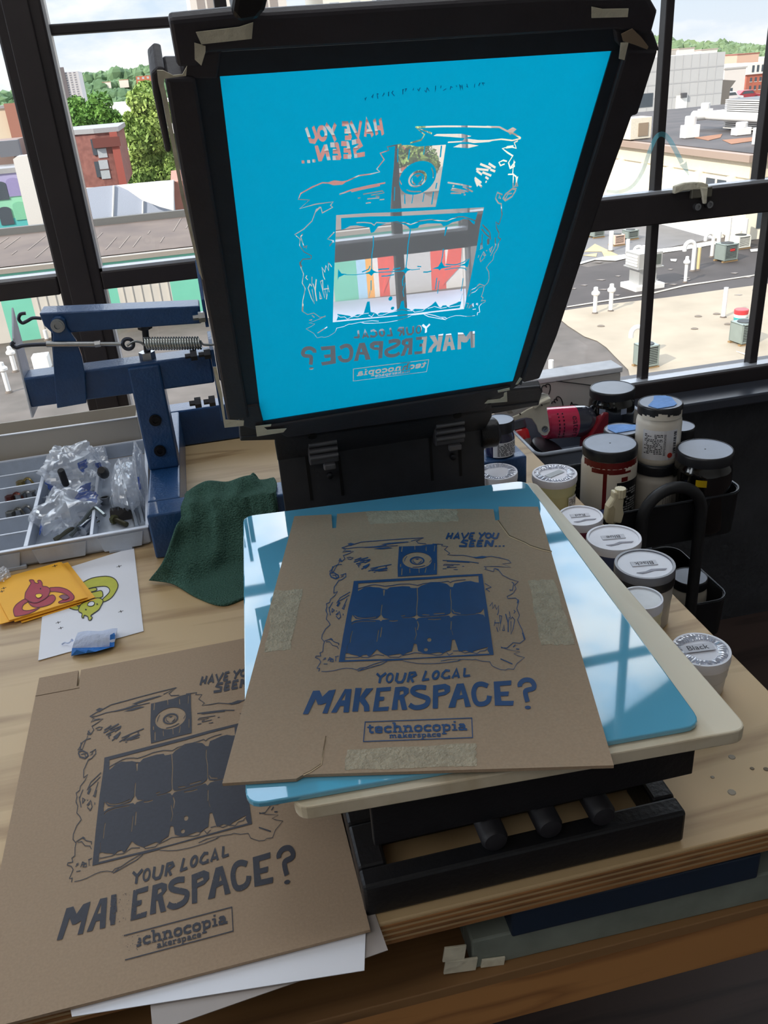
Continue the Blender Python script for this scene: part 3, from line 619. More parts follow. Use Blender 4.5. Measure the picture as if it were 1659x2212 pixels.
# trees --------------------------------------------------------------------
def leaf_blob(b, c, r, rnd, n):
    for k in range(n):
        d = Vector((rnd.gauss(0, 1), rnd.gauss(0, 1), rnd.gauss(0, 1))).normalized()*r*rnd.uniform(.45, 1.12)**.7
        p = c+d; s_ = rnd.uniform(.12, .26)*max(1, r*.22)
        nn = (d.normalized()+Vector((rnd.gauss(0, .7), rnd.gauss(0, .7), rnd.gauss(0, .7)))).normalized()
        u = nn.orthogonal().normalized(); v = nn.cross(u).normalized(); a_ = rnd.uniform(0, 6.28)
        u, v = u*math.cos(a_)+v*math.sin(a_), -u*math.sin(a_)+v*math.cos(a_)
        tilt = nn*rnd.uniform(-.4, .4)
        b.face([p-u*s_, p+(v+tilt)*s_*.6, p+u*s_, p-(v+tilt)*s_*.6])
def tree(name, label, blobs, Y, leafm, barkm, base, n=420, seed=1):
    rnd = random.Random(seed); t = thing(name, base, label, 'tree', 'trees outside the window')
    b = MB()
    for px_, py_, rp in blobs:
        c = aty(px_, py_, Y)+Vector((0, rnd.uniform(-1.5, 1.5), 0)); r = rp*(c-CAM).length/FPX
        for k in range(5):
            o = Vector((rnd.uniform(-1, 1), rnd.uniform(-.6, .6), rnd.uniform(-1, 1)))*r*.55
            leaf_blob(b, c+o, r*rnd.uniform(.4, .7), rnd, n//5)
    b.build('foliage', leafm, t)
    top_ = aty(blobs[0][0], blobs[0][1], Y)
    MB().tube([base, base*.5+top_*.5, top_], [.45, .35, .15], 8).build('trunk', barkm, t, smooth=60)
bark = ext('bark', (92, 76, 62), .9)
gl1 = ext('leaf_deep', (112, 156, 62), .7, 0, .35, .4, rgb2=(60, 108, 40)); gl2 = ext('leaf_bright', (164, 184, 96), .7, 0, .3, .4, rgb2=(104, 138, 60))
tree('deciduous_tree', 'deep green tree rising behind the brick house', [(205, 250, 36), (165, 245, 26), (240, 262, 26), (225, 300, 26), (258, 340, 28), (268, 385, 26), (185, 262, 26), (245, 300, 26), (205, 275, 30), (150, 262, 20)], 87, gl1, bark, Vector((aty(230, 420, 87).x, 87, RZF)), 2200, 3)
tree('deciduous_tree', 'tall yellow-green tree beside the screen frame', [(320, 240, 40), (322, 200, 26), (345, 290, 44), (300, 300, 34), (335, 345, 36), (365, 370, 34), (300, 360, 30), (350, 230, 32), (388, 320, 30), (380, 390, 24), (290, 260, 24), (330, 310, 34), (350, 390, 26), (290, 385, 24)], 81, gl2, bark, Vector((aty(330, 420, 81).x, 81, RZF)), 2400, 8)
tree('deciduous_tree', 'green tree seen through the screen stencil', [(900, 330, 42), (930, 350, 30), (870, 350, 26)], 66, gl2, bark, Vector((aty(900, 420, 66).x, 66, RZF)), 1200, 5)
tree('green_bush', 'small bush growing before the orange wall', [(1590, 236, 9), (1606, 234, 11), (1618, 238, 8)], 118, gl1, bark, aty(1604, 250, 118), 160, 6)
# wooded ridges at the horizon
def ridge(label, pts, Y, seed, col, col2, depth):
    rnd = random.Random(seed); b = MB(); m = ext('ridge_%d' % seed, col, .9, 0, .3, .05, rgb2=col2)
    P_ = [aty(*q, Y) for q in pts]
    xs0, xs1 = P_[0].x, P_[-1].x; N_ = 90
    def top(x):
        for a_, c_ in zip(P_, P_[1:]):
            if a_.x <= x <= c_.x: return a_.z+(c_.z-a_.z)*(x-a_.x)/(c_.x-a_.x)
        return P_[-1].z
    for i in range(N_):
        for j in range(5):
            x = xs0+(xs1-xs0)*(i+rnd.random())/N_; f_ = j/4
            z = top(x)-f_*depth+rnd.uniform(-.8, .8); r = rnd.uniform(2.2, 5.0)*Y/500
            y_ = Y-f_*60+rnd.uniform(-6, 6); c = Vector((x, y_, z-r*.6))
            n_ = 7
            b.rings([[c+Vector((r*math.sin(PI*(k+.5)/6)*math.cos(2*PI*i_/n_), r*math.sin(PI*(k+.5)/6)*math.sin(2*PI*i_/n_), -r*math.cos(PI*(k+.5)/6)))+Vector((rnd.uniform(-.2, .2), 0, rnd.uniform(-.2, .2)))*r for i_ in range(n_)] for k in range(6)])
    MB.box(b, ((xs0+xs1)/2, Y-20, min(p_.z for p_ in P_)-depth-16), (xs1-xs0, 90, 32))
    return tag(b.build('wooded_hill', m), label, 'hill', kind='stuff')
ridge('hazy green wooded ridge on the left skyline', [(-60, 214), (0, 208), (25, 205), (120, 182), (170, 166), (215, 163), (250, 155), (285, 158), (310, 150), (360, 146), (430, 140), (560, 128)], 620, 31, (108, 136, 96), (74, 104, 72), 22)
ridge('distant line of trees on the right skyline', [(1330, 100), (1420, 86), (1450, 92), (1500, 102), (1560, 96), (1590, 102), (1659, 104), (1760, 96)], 500, 32, (126, 146, 108), (92, 114, 80), 8)
g = MB(); g.span((-500, 88, -26), (700, 900, -22)); tag(g.build('ground', ext('city_ground', (150, 148, 140), .9, 0, .2, .05)), 'hazy city ground far below the window', 'ground', kind='stuff')
# ================================================================== the printed artwork, drawn once and used three times
ORG = {'A': (660, 1130), 'B': (900, 1130), 'C': (660, 1290), 'D': (900, 1290), 'E': (640, 1430), 'F': (900, 1430)}
KZ = 6.1444
ART = []                                                   # (ink?, [outlines], even-odd?) painted in order
def Q(k, p): return (ORG[k][0]+p[0]/KZ, ORG[k][1]+p[1]/KZ)
def mixpts(spec):                                          # ('A', (x,y), (x,y), 'B', (x,y) ...)
    out = []; k = 'A'
    for s in spec:
        if isinstance(s, str): k = s
        else: out.append(Q(k, s))
    return out
def P(*spec, ink=True, holes=()): ART.append((ink, [mixpts(spec)]+[mixpts(h) for h in holes], True))
def outline(pts, w):
    n = len(pts); Lf, Rg = [], []
    for i in range(n):
        a = pts[max(i-1, 0)]; b = pts[min(i+1, n-1)]; c = pts[i]
        def nrm(p, q):
            dx, dy = q[0]-p[0], q[1]-p[1]; l_ = math.hypot(dx, dy) or 1e-9; return -dy/l_, dx/l_
        if i == 0: nx, ny = nrm(c, b); k = 1
        elif i == n-1: nx, ny = nrm(a, c); k = 1
        else:
            n1, n2 = nrm(a, c), nrm(c, b); nx, ny = n1[0]+n2[0], n1[1]+n2[1]; l_ = math.hypot(nx, ny) or 1e-9; nx, ny = nx/l_, ny/l_
            k = min(1.6, 1/max(.45, nx*n1[0]+ny*n1[1]))
        Lf.append((c[0]+nx*w/2*k, c[1]+ny*w/2*k)); Rg.append((c[0]-nx*w/2*k, c[1]-ny*w/2*k))
    return Lf+Rg[::-1]
def spl(pts, k=4):
    return [(v.x, v.y) for v in smooth_path([(p[0], p[1], 0) for p in pts], k)]
def S(w, *spec, ink=True, sm=0):
    pts = mixpts(spec)
    if sm: pts = spl(pts, sm)
    ART.append((ink, [outline(pts, w/KZ)], False))
def HS(w, k, *segs, ink=True):                             # many short separate strokes
    for s in segs: S(w, k, *s, ink=ink)
def EL(k, c, rx, ry, ink=True, n=28, ring=0, rot=0.0):
    cx, cy = Q(k, c); rx /= KZ; ry /= KZ
    f = lambda a, b: [(cx+a*math.cos(2*PI*i/n)*math.cos(rot)-b*math.sin(2*PI*i/n)*math.sin(rot), cy+a*math.cos(2*PI*i/n)*math.sin(rot)+b*math.sin(2*PI*i/n)*math.cos(rot)) for i in range(n)]
    ART.append((ink, [f(rx, ry)]+([f(rx-ring/KZ, ry-ring/KZ)] if ring else []), True))
# -- the small upper board with its round plate
P('A', (1240, 310), 'B', (50, 300), (130, 285), (270, 276), (268, 400), (272, 540), (268, 682), (100, 690), 'A', (1225, 712), (1222, 580))
EL('A', (1480, 494), 196, 108, ink=False)
EL('A', (1480, 497), 98, 55)
EL('A', (1482, 499), 76, 41, ink=False)
EL('A', (1482, 501), 60, 33)
P('A', (1480, 540), (1430, 505), (1436, 478), (1462, 476), (1482, 488), (1505, 474), (1532, 478), (1536, 500), ink=False)
HS(8, 'A', [(1312, 505), (1322, 470), (1348, 438)], [(1420, 585), (1500, 580), (1560, 570)]); HS(8, 'B', [(60, 575), (110, 560)], [(170, 520), (195, 490)])
HS(14, 'A', [(1281, 600), (1276, 690)], [(1262, 540), (1262, 580)], [(1284, 312), (1275, 380)], ink=False)
HS(10, 'A', [(1383, 600), (1385, 662)], [(1505, 600), (1508, 662)], [(1600, 590), (1588, 655)], [(1450, 300), (1452, 352)], [(1600, 310), (1598, 362)], ink=False)
HS(9, 'B', [(125, 590), (108, 660)], [(240, 530), (235, 625)], [(125, 310), (128, 370)], [(242, 296), (232, 376)], ink=False)
# -- the big eight-pane frame
P('A', (640, 768), 'B', (186, 712), (500, 690), (872, 672), (900, 880), (930, 1080), 'D', (960, 300), (1022, 765), (500, 790), 'C', (1200, 832), (440, 860), (500, 500), (565, 150), 'A', (620, 900))
P('A', (700, 800), 'B', (186, 742), (500, 716), (820, 698), (825, 790), (780, 785), (720, 768), (645, 772), (560, 790), (500, 800), (480, 850), (445, 845), (400, 805), (360, 797), (280, 785), (185, 792), (120, 810), (60, 830), (30, 850),
  'A', (1500, 858), (1440, 862), (1395, 860), (1380, 840), (1290, 836), (1180, 846), (1120, 852), (1080, 880), (1030, 872), (980, 855), (900, 850), (850, 840), (780, 852), (735, 882), (695, 902), ink=False)
S(8, 'A', (690, 872), (760, 850), (860, 822), (920, 816), (1000, 826), (1050, 838), (1150, 826), (1250, 808), (1380, 806), (1490, 826), (1560, 802), 'B', (150, 796), (180, 786), (280, 786), (350, 780), (420, 770), (445, 790), (480, 770), (560, 756), (650, 750))
P('C', (520, 832), (530, 745), (570, 742), (600, 756), (690, 776), (720, 797), (760, 766), (812, 762), (836, 790), (870, 770), (945, 690), (992, 730), (1050, 762), (1090, 777), (1150, 766), (1250, 750), (1292, 770), (1340, 740), (1410, 715), (1440, 615), (1476, 622), (1492, 712), (1560, 740), (1635, 752),
  'D', (180, 746), (300, 730), (350, 746), (400, 716), (450, 702), (470, 562), (506, 562), (552, 700), (562, 722), (650, 706), (702, 726), (732, 736), (762, 712), (832, 692), (900, 672), (946, 662), (940, 700), (966, 748), (700, 762), (400, 780), (0, 805), 'C', (1300, 812), (900, 824), (515, 836), ink=False)
for s in ([(530, 795), (560, 800), (700, 798), (722, 780)], [(740, 795), (832, 800), (872, 784), (940, 760), (1042, 774)], [(1090, 775), (1112, 794), (1240, 797), (1276, 770)], [(1282, 774), (1350, 760), (1452, 736), (1560, 745), (1640, 751)]): S(8, 'C', *s)
for s in ([(165, 750), (260, 770), (330, 765), (346, 745)], [(396, 730), (430, 770), (480, 740)], [(480, 714), (552, 710)], [(580, 714), (640, 740), (702, 726)], [(734, 730), (800, 750), (842, 714), (905, 710), (942, 680)]): S(8, 'D', *s)
# cracks of card between the panes
P('A', (1028, 885), (1056, 885), (1044, 965), (1034, 965), ink=False)
S(13, 'C', (1015, 100), (1006, 170), (1000, 240), ink=False)
P('C', (1004, 222), (1032, 275), (1112, 291), (1022, 301), (1000, 321), (978, 301), (848, 298), (948, 280), ink=False)
P('C', (620, 232), (665, 284), (762, 297), (660, 306), (608, 332), (604, 298), ink=False)
S(11, 'C', (648, 240), (690, 268), (800, 282), (935, 262), ink=False, sm=4); S(9, 'C', (612, 362), (650, 336), (760, 320), (930, 320), ink=False, sm=4)
S(8, 'C', (850, 296), (980, 284), ink=False); S(13, 'C', (1110, 314), (1170, 318), (1225, 311), ink=False); S(11, 'C', (1268, 250), (1322, 242), ink=False); S(8, 'C', (1280, 272), (1400, 270), ink=False)
P('C', (1475, 226), (1500, 255), (1562, 265), (1500, 276), (1470, 302), (1450, 276), (1390, 265), (1450, 250), ink=False)
S(13, 'A', (1482, 862), (1488, 1000), 'C', (1476, 150), (1476, 235), ink=False)
S(9, 'C', (1540, 265), 'D', (200, 258), (420, 240), ink=False); S(11, 'C', (1550, 230), (1640, 236), ink=False); S(13, 'D', (225, 222), (372, 214), ink=False); S(11, 'D', (80, 232), (170, 236), ink=False); S(12, 'D', (150, 292), (240, 296), (322, 290), ink=False)
P('D', (460, 186), (480, 220), (562, 238), (490, 246), (455, 272), (430, 246), (388, 238), (440, 214), ink=False)
S(11, 'B', (450, 878), (446, 960), 'D', (460, 60), (458, 200), ink=False); S(12, 'D', (478, 165), (498, 200), (584, 216), ink=False); S(13, 'D', (460, 318), (455, 432), ink=False); S(6, 'D', (464, 438), (482, 502), ink=False)
S(7, 'D', (555, 236), (660, 236), (805, 219), ink=False); P('D', (890, 150), (906, 268), (890, 236), (820, 219), (778, 214), (850, 200), ink=False)
S(15, 'C', (1484, 318), (1500, 370), (1484, 436), ink=False); S(11, 'C', (1455, 400), (1472, 500), (1448, 566), ink=False)
S(11, 'C', (622, 448), (602, 520), (590, 605), ink=False); S(11, 'C', (970, 436), (945, 592), ink=False); S(14, 'C', (1012, 398), (994, 532), ink=False)
S(5, 'C', (552, 640), (545, 735), ink=False); EL('D', (168, 566), 29, 27, ink=False, n=10); EL('D', (122, 696), 27, 22, ink=False, n=10)
# -- straw outline
S(9, 'A', (480, 328), (560, 300), (640, 280), (740, 250), (900, 238), (1100, 222), (1300, 208), (1565, 194)); S(8, 'A', (478, 330), (560, 336), (680, 320), (800, 319), (950, 310), (1225, 298))
P('A', (555, 275), (600, 260), (652, 275), (602, 302)); P('A', (740, 320), (900, 310), (1062, 288), (1082, 300), (960, 322), (800, 327)); P('A', (900, 340), (1000, 324), (1100, 317), (1162, 330), (1000, 347))
P('A', (1000, 280), (1100, 261), (1350, 244), (1382, 252), (1200, 271), (1060, 287)); S(9, 'A', (1400, 238), (1565, 194), (1470, 240), (1496, 266), (1600, 275)); P('A', (800, 242), (870, 234), (885, 242), (820, 250))
S(9, 'A', (500, 342), (532, 350), (490, 386), (560, 370), (640, 376), (570, 405), (500, 430), (522, 470), (480, 510), (440, 500), (470, 460), (430, 550), (380, 570), (340, 620), (316, 640), (372, 640), (420, 552), (482, 548)); S(14, 'A', (530, 372), (600, 372)); S(9, 'A', (545, 460), (590, 450), (630, 460), (600, 482), (560, 475))
S(16, 'A', (320, 662), (370, 655), (430, 690), (440, 716), (400, 738), (340, 714), (322, 670)); S(10, 'A', (355, 690), (400, 690), (410, 730)); S(14, 'A', (362, 572), (345, 640)); S(14, 'A', (450, 470), (480, 505))
S(10, 'A', (465, 690), (535, 668), (535, 710), (480, 750), (440, 760), (402, 820), (380, 850), (374, 930)); S(9, 'A', (470, 720), (500, 690), (495, 715)); S(9, 'A', (374, 932), (426, 905), (390, 960), (330, 1010), (320, 1050), (275, 1070), (285, 1112), (270, 1150), (282, 1190))
S(9, 'C', (280, 130), (270, 180), (290, 222), (274, 290), (310, 330), (326, 366), (265, 420), (220, 500), (214, 550), (250, 592), (235, 640), (230, 720), (190, 740), (202, 780), (140, 780), (130, 800), (180, 822), (202, 860), (150, 942), (186, 945), (174, 985))
S(9, 'C', (252, 580), (330, 552), (380, 592), (442, 612), (438, 640)); S(8, 'C', (270, 592), (320, 590), (360, 640), (420, 652), (438, 690)); P('C', (310, 560), (340, 542), (372, 566))
S(7, 'C', (210, 984), (280, 986), (370, 975), (470, 950), (540, 940), (620, 946), (690, 966)); S(9, 'C', (680, 970), (720, 940), (800, 930), (900, 890), (1062, 840)); S(9, 'C', (692, 980), (760, 962), (850, 935), (1000, 892), (1080, 850)); S(9, 'C', (720, 968), (770, 945))
S(9, 'C', (1060, 842), (1290, 832)); S(7, 'C', (1290, 842), (1400, 866), (1500, 880), (1640, 882), 'D', (240, 880), (400, 866), (560, 842), (600, 822), (740, 830), (780, 824), (870, 850), (970, 855), (1000, 910), (1040, 930), (1110, 960), (1180, 966), (1215, 950), (1290, 956), (1330, 880), (1432, 800), (1350, 778), (1290, 750), (1372, 726), (1200, 690), (1118, 660))
S(8, 'D', (320, 848), (420, 826), (582, 820), (540, 846), (400, 866)); S(14, 'D', (1112, 817), (1190, 850), (1272, 886)); S(9, 'D', (1120, 672), (1200, 672), (1280, 602), (1370, 612), (1440, 556), (1400, 430), (1360, 350), (1340, 300), (1366, 240), (1330, 150), (1356, 50), (1310, 10), (1210, 16)); S(14, 'D', (1430, 560), (1405, 470)); S(14, 'D', (1335, 80), (1350, 30))
S(8, 'B', (1210, 1000), (1200, 972), (1280, 930), (1320, 870), (1300, 820), (1350, 776), (1240, 742), (1140, 690), (1080, 612), (1030, 600), (1020, 642), (904, 612), (926, 596), (894, 574), (1080, 574), (1252, 590), (1140, 540), (1252, 526), (1220, 490), (1100, 460), (990, 440), (870, 454), (740, 450), (620, 426), (500, 426), (408, 420), (440, 400), (370, 350), (412, 310), (330, 300), (346, 280), (210, 275))
P('B', (750, 455), (870, 434), (950, 445), (880, 466), (790, 469)); S(12, 'B', (1040, 600), (1090, 625)); S(10, 'B', (1080, 455), (1120, 465))
HS(10, 'B', [(345, 494), (520, 500), (690, 510), (825, 530)], [(400, 506), (600, 515), (700, 522)]); HS(8, 'B', [(370, 545), (575, 550)], [(370, 545), (352, 560), (490, 564)], [(400, 590), (530, 586)], [(345, 605), (396, 604)], [(490, 615), (546, 615)], [(605, 572), (632, 572)], [(400, 580), (440, 575)])
HS(14, 'A', [(650, 492), (740, 458)], [(700, 492), (832, 454)], [(640, 516), (700, 500)], [(720, 502), (862, 482)], [(670, 542), (782, 510)], [(780, 526), (852, 494)], [(690, 562), (732, 545)], [(760, 582), (852, 540)], [(740, 612), (822, 566)], [(790, 602), (842, 552)], [(700, 580), (715, 578)])
HS(11, 'A', [(860, 602), (980, 576), (1142, 548)], [(830, 637), (960, 590)], [(880, 632), (1082, 592)], [(920, 636), (1090, 602)], [(960, 637), (1082, 626)], [(905, 652), (926, 650)], [(1060, 580), (1080, 575)])
HS(10, 'A', [(412, 1062), (460, 990), (590, 912)], [(430, 1042), (520, 992), (582, 950)], [(490, 1132), (530, 1050), (552, 1000)], [(505, 1142), (530, 1080)], [(318, 1122), (340, 1082), (362, 1048)], [(480, 1130), (515, 1145)])
S(26, 'A', (420, 1104), (452, 1048)); HS(10, 'C', [(320, 180), (330, 242)], [(350, 205), (352, 150), (380, 170), (348, 205)], [(400, 232), (450, 190), (466, 260), (440, 290), (404, 250)], [(500, 218), (500, 242)], [(405, 182), (420, 182)], [(410, 240), (440, 215)], [(318, 190), (312, 130)])
HS(10, 'B', [(905, 800), (990, 850), (920, 870), (972, 910)], [(1262, 780), (1290, 800), (1270, 890), (1236, 882), (1248, 902)], [(935, 870), (915, 885)])
HS(9, 'D', [(968, 120), (1005, 70), (1010, 152), (1040, 100), (1060, 162), (1090, 110), (1085, 200), (1070, 238)], [(1030, 382), (1040, 300), (1072, 442), (1082, 330), (1102, 442), (1130, 250), (1100, 242), (1112, 352)], [(1140, 442), (1160, 362), (1166, 442), (1140, 442)], [(1230, 190), (1250, 290), (1270, 262), (1302, 302), (1280, 420), (1250, 492), (1252, 320)], [(1030, 340), (1100, 340)], [(1290, 170), (1310, 190), (1290, 215)], [(1060, 400), (1080, 460)])
HS(14, 'D', [(1180, 222), (1215, 340), (1215, 462)], [(1280, 662), (1312, 630)], [(1320, 686), (1362, 690)]); S(10, 'D', (1230, 262), (1215, 340))
HS(9, 'C', [(230, 832), (270, 816)], [(240, 812), (272, 804)], [(240, 886), (292, 886)], [(295, 850), (320, 800), (360, 822), (320, 850), (366, 857), (366, 820), (300, 830)], [(390, 792), (440, 780)], [(402, 790), (400, 850)], [(330, 800), (335, 850)])
# -- lettering
W1 = 24
HS(W1, 'B', [(428, 128), (394, 212)], [(480, 128), (450, 208)], [(410, 176), (470, 170)], [(490, 212), (548, 128), (560, 210)], [(515, 186), (556, 182)], [(600, 128), (626, 205), (694, 126)], [(722, 132), (694, 210)], [(715, 134), (770, 130)], [(704, 172), (750, 168)], [(690, 207), (748, 203)], [(828, 126), (862, 168), (914, 122)], [(862, 166), (836, 212)], [(1028, 126), (1004, 182), (1028, 202), (1064, 196), (1090, 128)])
EL('B', (952, 166), 46, 42, ring=24, rot=-.3)
HS(26, 'B', [(684, 232), (620, 228), (600, 252), (660, 272), (652, 306), (562, 304)], [(724, 232), (700, 312)], [(718, 236), (784, 230)], [(706, 272), (764, 268)], [(694, 308), (768, 302)], [(822, 230), (800, 310)], [(815, 234), (886, 230)], [(806, 270), (866, 266)], [(796, 306), (872, 302)])
P('B', (892, 312), (915, 224), (945, 224), (985, 270), (1000, 224), (1032, 224), (1008, 312), (978, 312), (938, 268), (924, 312))
HS(17, 'B', [(1038, 306), (1066, 304)], [(1088, 306), (1116, 304)], [(1142, 304), (1168, 302)])
HS(32, 'E', [(1068, 152), (1118, 202), (1192, 144)], [(1118, 196), (1102, 280)], [(1345, 142), (1324, 242), (1350, 270), (1402, 266), (1430, 220), (1452, 142)], [(1512, 134), (1478, 268)], [(1505, 144), (1572, 140), (1584, 170), (1502, 210)], [(1522, 205), (1550, 268)])
EL('E', (1240, 210), 72, 50, ring=25, rot=-1.25)
HS(30, 'F', [(126, 116), (78, 252)], [(72, 240), (166, 226)], [(440, 118), (390, 110), (348, 150), (336, 190), (368, 214), (430, 206), (432, 178)], [(474, 216), (530, 92), (562, 212)], [(500, 182), (552, 178)], [(640, 78), (628, 190)], [(622, 188), (708, 178)])
EL('F', (254, 172), 68, 50, ring=32, rot=-1.1)
P('E', (85, 692), (222, 382), (310, 378), (345, 462), (432, 378), (524, 364), (412, 682), (345, 680), (402, 540), (332, 566), (285, 566), (256, 490), (156, 692))
P('E', (460, 672), (645, 358), (734, 358), (696, 668), (625, 670), (632, 582), (582, 582), (532, 672), holes=[('E', (598, 510), (656, 410), (645, 508))])
P('E', (785, 344), (868, 344), (842, 470), (925, 350), (1024, 346), (908, 480), (965, 570), (972, 652), (900, 656), (895, 590), (838, 520), (818, 656), (742, 658))
P('E', (1065, 344), (1258, 328), (1246, 382), (1112, 392), (1106, 460), (1168, 460), (1160, 510), (1102, 516), (1092, 602), (1230, 590), (1216, 646), (1014, 656))
P('E', (1312, 334), (1432, 324), (1492, 350), (1492, 410), (1432, 460), (1474, 632), (1402, 636), (1372, 500), (1348, 500), (1342, 632), (1264, 636), holes=[('E', (1376, 385), (1420, 380), (1426, 420), (1370, 442))])
S(64, 'F', (124, 342), (40, 332), (-36, 352), (-52, 398), (0, 432), (92, 462), (150, 492), (132, 560), (62, 596), (-30, 602), (-96, 566), sm=4)
P('F', (218, 310), (380, 288), (444, 320), (442, 390), (380, 436), (285, 456), (280, 616), (212, 616), holes=[('F', (286, 370), (362, 355), (372, 390), (286, 410))])
P('F', (420, 606), (533, 288), (624, 283), (720, 590), (645, 596), (622, 480), (535, 500), (512, 602), holes=[('F', (568, 442), (590, 368), (608, 436))])
S(64, 'F', (944, 318), (862, 290), (790, 312), (756, 400), (776, 510), (822, 556), (900, 550), (950, 512), (966, 448), sm=4)
P('F', (1022, 260), (1258, 244), (1252, 306), (1105, 316), (1112, 395), (1224, 390), (1216, 450), (1115, 452), (1126, 516), (1290, 515), (1280, 578), (1038, 578))
S(62, 'F', (1372, 328), (1372, 286), (1430, 240), (1512, 244), (1558, 300), (1545, 350), (1452, 378), (1446, 432), (1472, 528), sm=4); EL('F', (1475, 602), 40, 23)
# logo box and slab-serif words
for a_, b_ in ((('E', (908, 795)), ('F', (736, 742))), (('F', (732, 740)), ('F', (742, 1006))), (('F', (746, 1002)), ('E', (886, 1055))), (('E', (890, 1060)), ('E', (915, 790)))):
    ART.append((True, [outline([Q(*a_), Q(*b_)], 12/KZ)], False))
GL = {  # x-height 1, heavy slab letters: strokes (width, points), advance
 't': (.72, [(.27, [(.3, 1.3), (.3, .25), (.42, .1), (.66, .12)]), (.2, [(.02, .92), (.66, .92)])]),
 'e': (.95, [(.27, [(.16, .5), (.2, .82), (.47, .93), (.74, .82), (.78, .52)]), (.2, [(.16, .5), (.86, .5)]), (.27, [(.16, .5), (.22, .18), (.5, .08), (.84, .16)])]),
 'c': (.92, [(.27, [(.8, .7), (.74, .86), (.46, .92), (.2, .76), (.16, .5), (.22, .2), (.5, .08), (.84, .2)])]),
 'h': (1.1, [(.27, [(.26, 1.5), (.26, .1)]), (.27, [(.26, .75), (.5, .92), (.76, .84), (.82, .6), (.82, .1)]), (.18, [(.02, 1.44), (.3, 1.44)]), (.18, [(.04, .09), (.5, .09)]), (.18, [(.6, .09), (1.06, .09)])]),
 'n': (1.1, [(.27, [(.26, .98), (.26, .1)]), (.27, [(.26, .75), (.5, .92), (.76, .84), (.82, .6), (.82, .1)]), (.18, [(.02, .92), (.3, .92)]), (.18, [(.04, .09), (.5, .09)]), (.18, [(.6, .09), (1.06, .09)])]),
 'o': (.98, [(.27, [(.49, .93), (.22, .8), (.15, .5), (.22, .2), (.49, .07), (.76, .2), (.83, .5), (.76, .8), (.46, .93)])]),
 'p': (1.06, [(.27, [(.26, .98), (.26, -.42)]), (.25, [(.26, .75), (.5, .92), (.8, .8), (.87, .5), (.8, .2), (.54, .08), (.28, .2)]), (.18, [(.02, .92), (.3, .92)]), (.18, [(.04, -.42), (.52, -.42)])]),
 'i': (.62, [(.27, [(.32, .98), (.32, .1)]), (.27, [(.32, 1.22), (.32, 1.46)]), (.18, [(.04, .92), (.34, .92)]), (.18, [(.04, .09), (.6, .09)])]),
 'a': (1.0, [(.26, [(.16, .76), (.3, .92), (.6, .9), (.7, .7), (.7, .14), (.98, .1)]), (.24, [(.7, .54), (.36, .54), (.17, .38), (.2, .14), (.46, .08), (.7, .24)])]),
 'm': (1.6, [(.27, [(.26, .98), (.26, .1)]), (.27, [(.26, .75), (.5, .92), (.7, .84), (.76, .6), (.76, .1)]), (.27, [(.78, .75), (1.0, .92), (1.22, .84), (1.3, .6), (1.3, .1)]), (.18, [(.02, .92), (.3, .92)]), (.18, [(.06, .09), (.46, .09)]), (.18, [(.58, .09), (.96, .09)]), (.18, [(1.12, .09), (1.54, .09)])]),
 'k': (1.08, [(.27, [(.26, 1.5), (.26, .1)]), (.22, [(.3, .4), (.86, .9)]), (.26, [(.46, .56), (.86, .1)]), (.18, [(.02, 1.44), (.3, 1.44)]), (.18, [(.04, .09), (.46, .09)]), (.18, [(.62, .09), (1.08, .09)]), (.16, [(.62, .92), (1.02, .92)])]),
 'r': (.86, [(.27, [(.26, .98), (.26, .1)]), (.25, [(.26, .7), (.48, .9), (.8, .86)]), (.18, [(.02, .92), (.3, .92)]), (.18, [(.04, .09), (.56, .09)])]),
 's': (.84, [(.25, [(.72, .76), (.6, .9), (.3, .9), (.18, .72), (.4, .54), (.66, .42), (.7, .2), (.5, .08), (.22, .1), (.12, .26)])]),
}
def word(txt, a, b, xh):
    tot = sum(GL[ch][0] for ch in txt); L_ = math.hypot(b[0]-a[0], b[1]-a[1]); ux, uy = (b[0]-a[0])/L_, (b[1]-a[1])/L_; sx_ = L_/tot; x = 0
    for ch in txt:
        for w_, pts in GL[ch][1]:
            q = [(a[0]+ux*(x+p[0])*sx_+uy*p[1]*xh, a[1]+uy*(x+p[0])*sx_-ux*p[1]*xh) for p in pts]
            ART.append((True, [outline(q, w_*(sx_+xh)/2)], False))
        x += GL[ch][0]
word('technocopia', (793.5, 1583.8), (1009.5, 1577.0), 14.0)
word('makerspace', (840.5, 1594.3), (953, 1590.8), 7.2)
N_ART = len(ART)

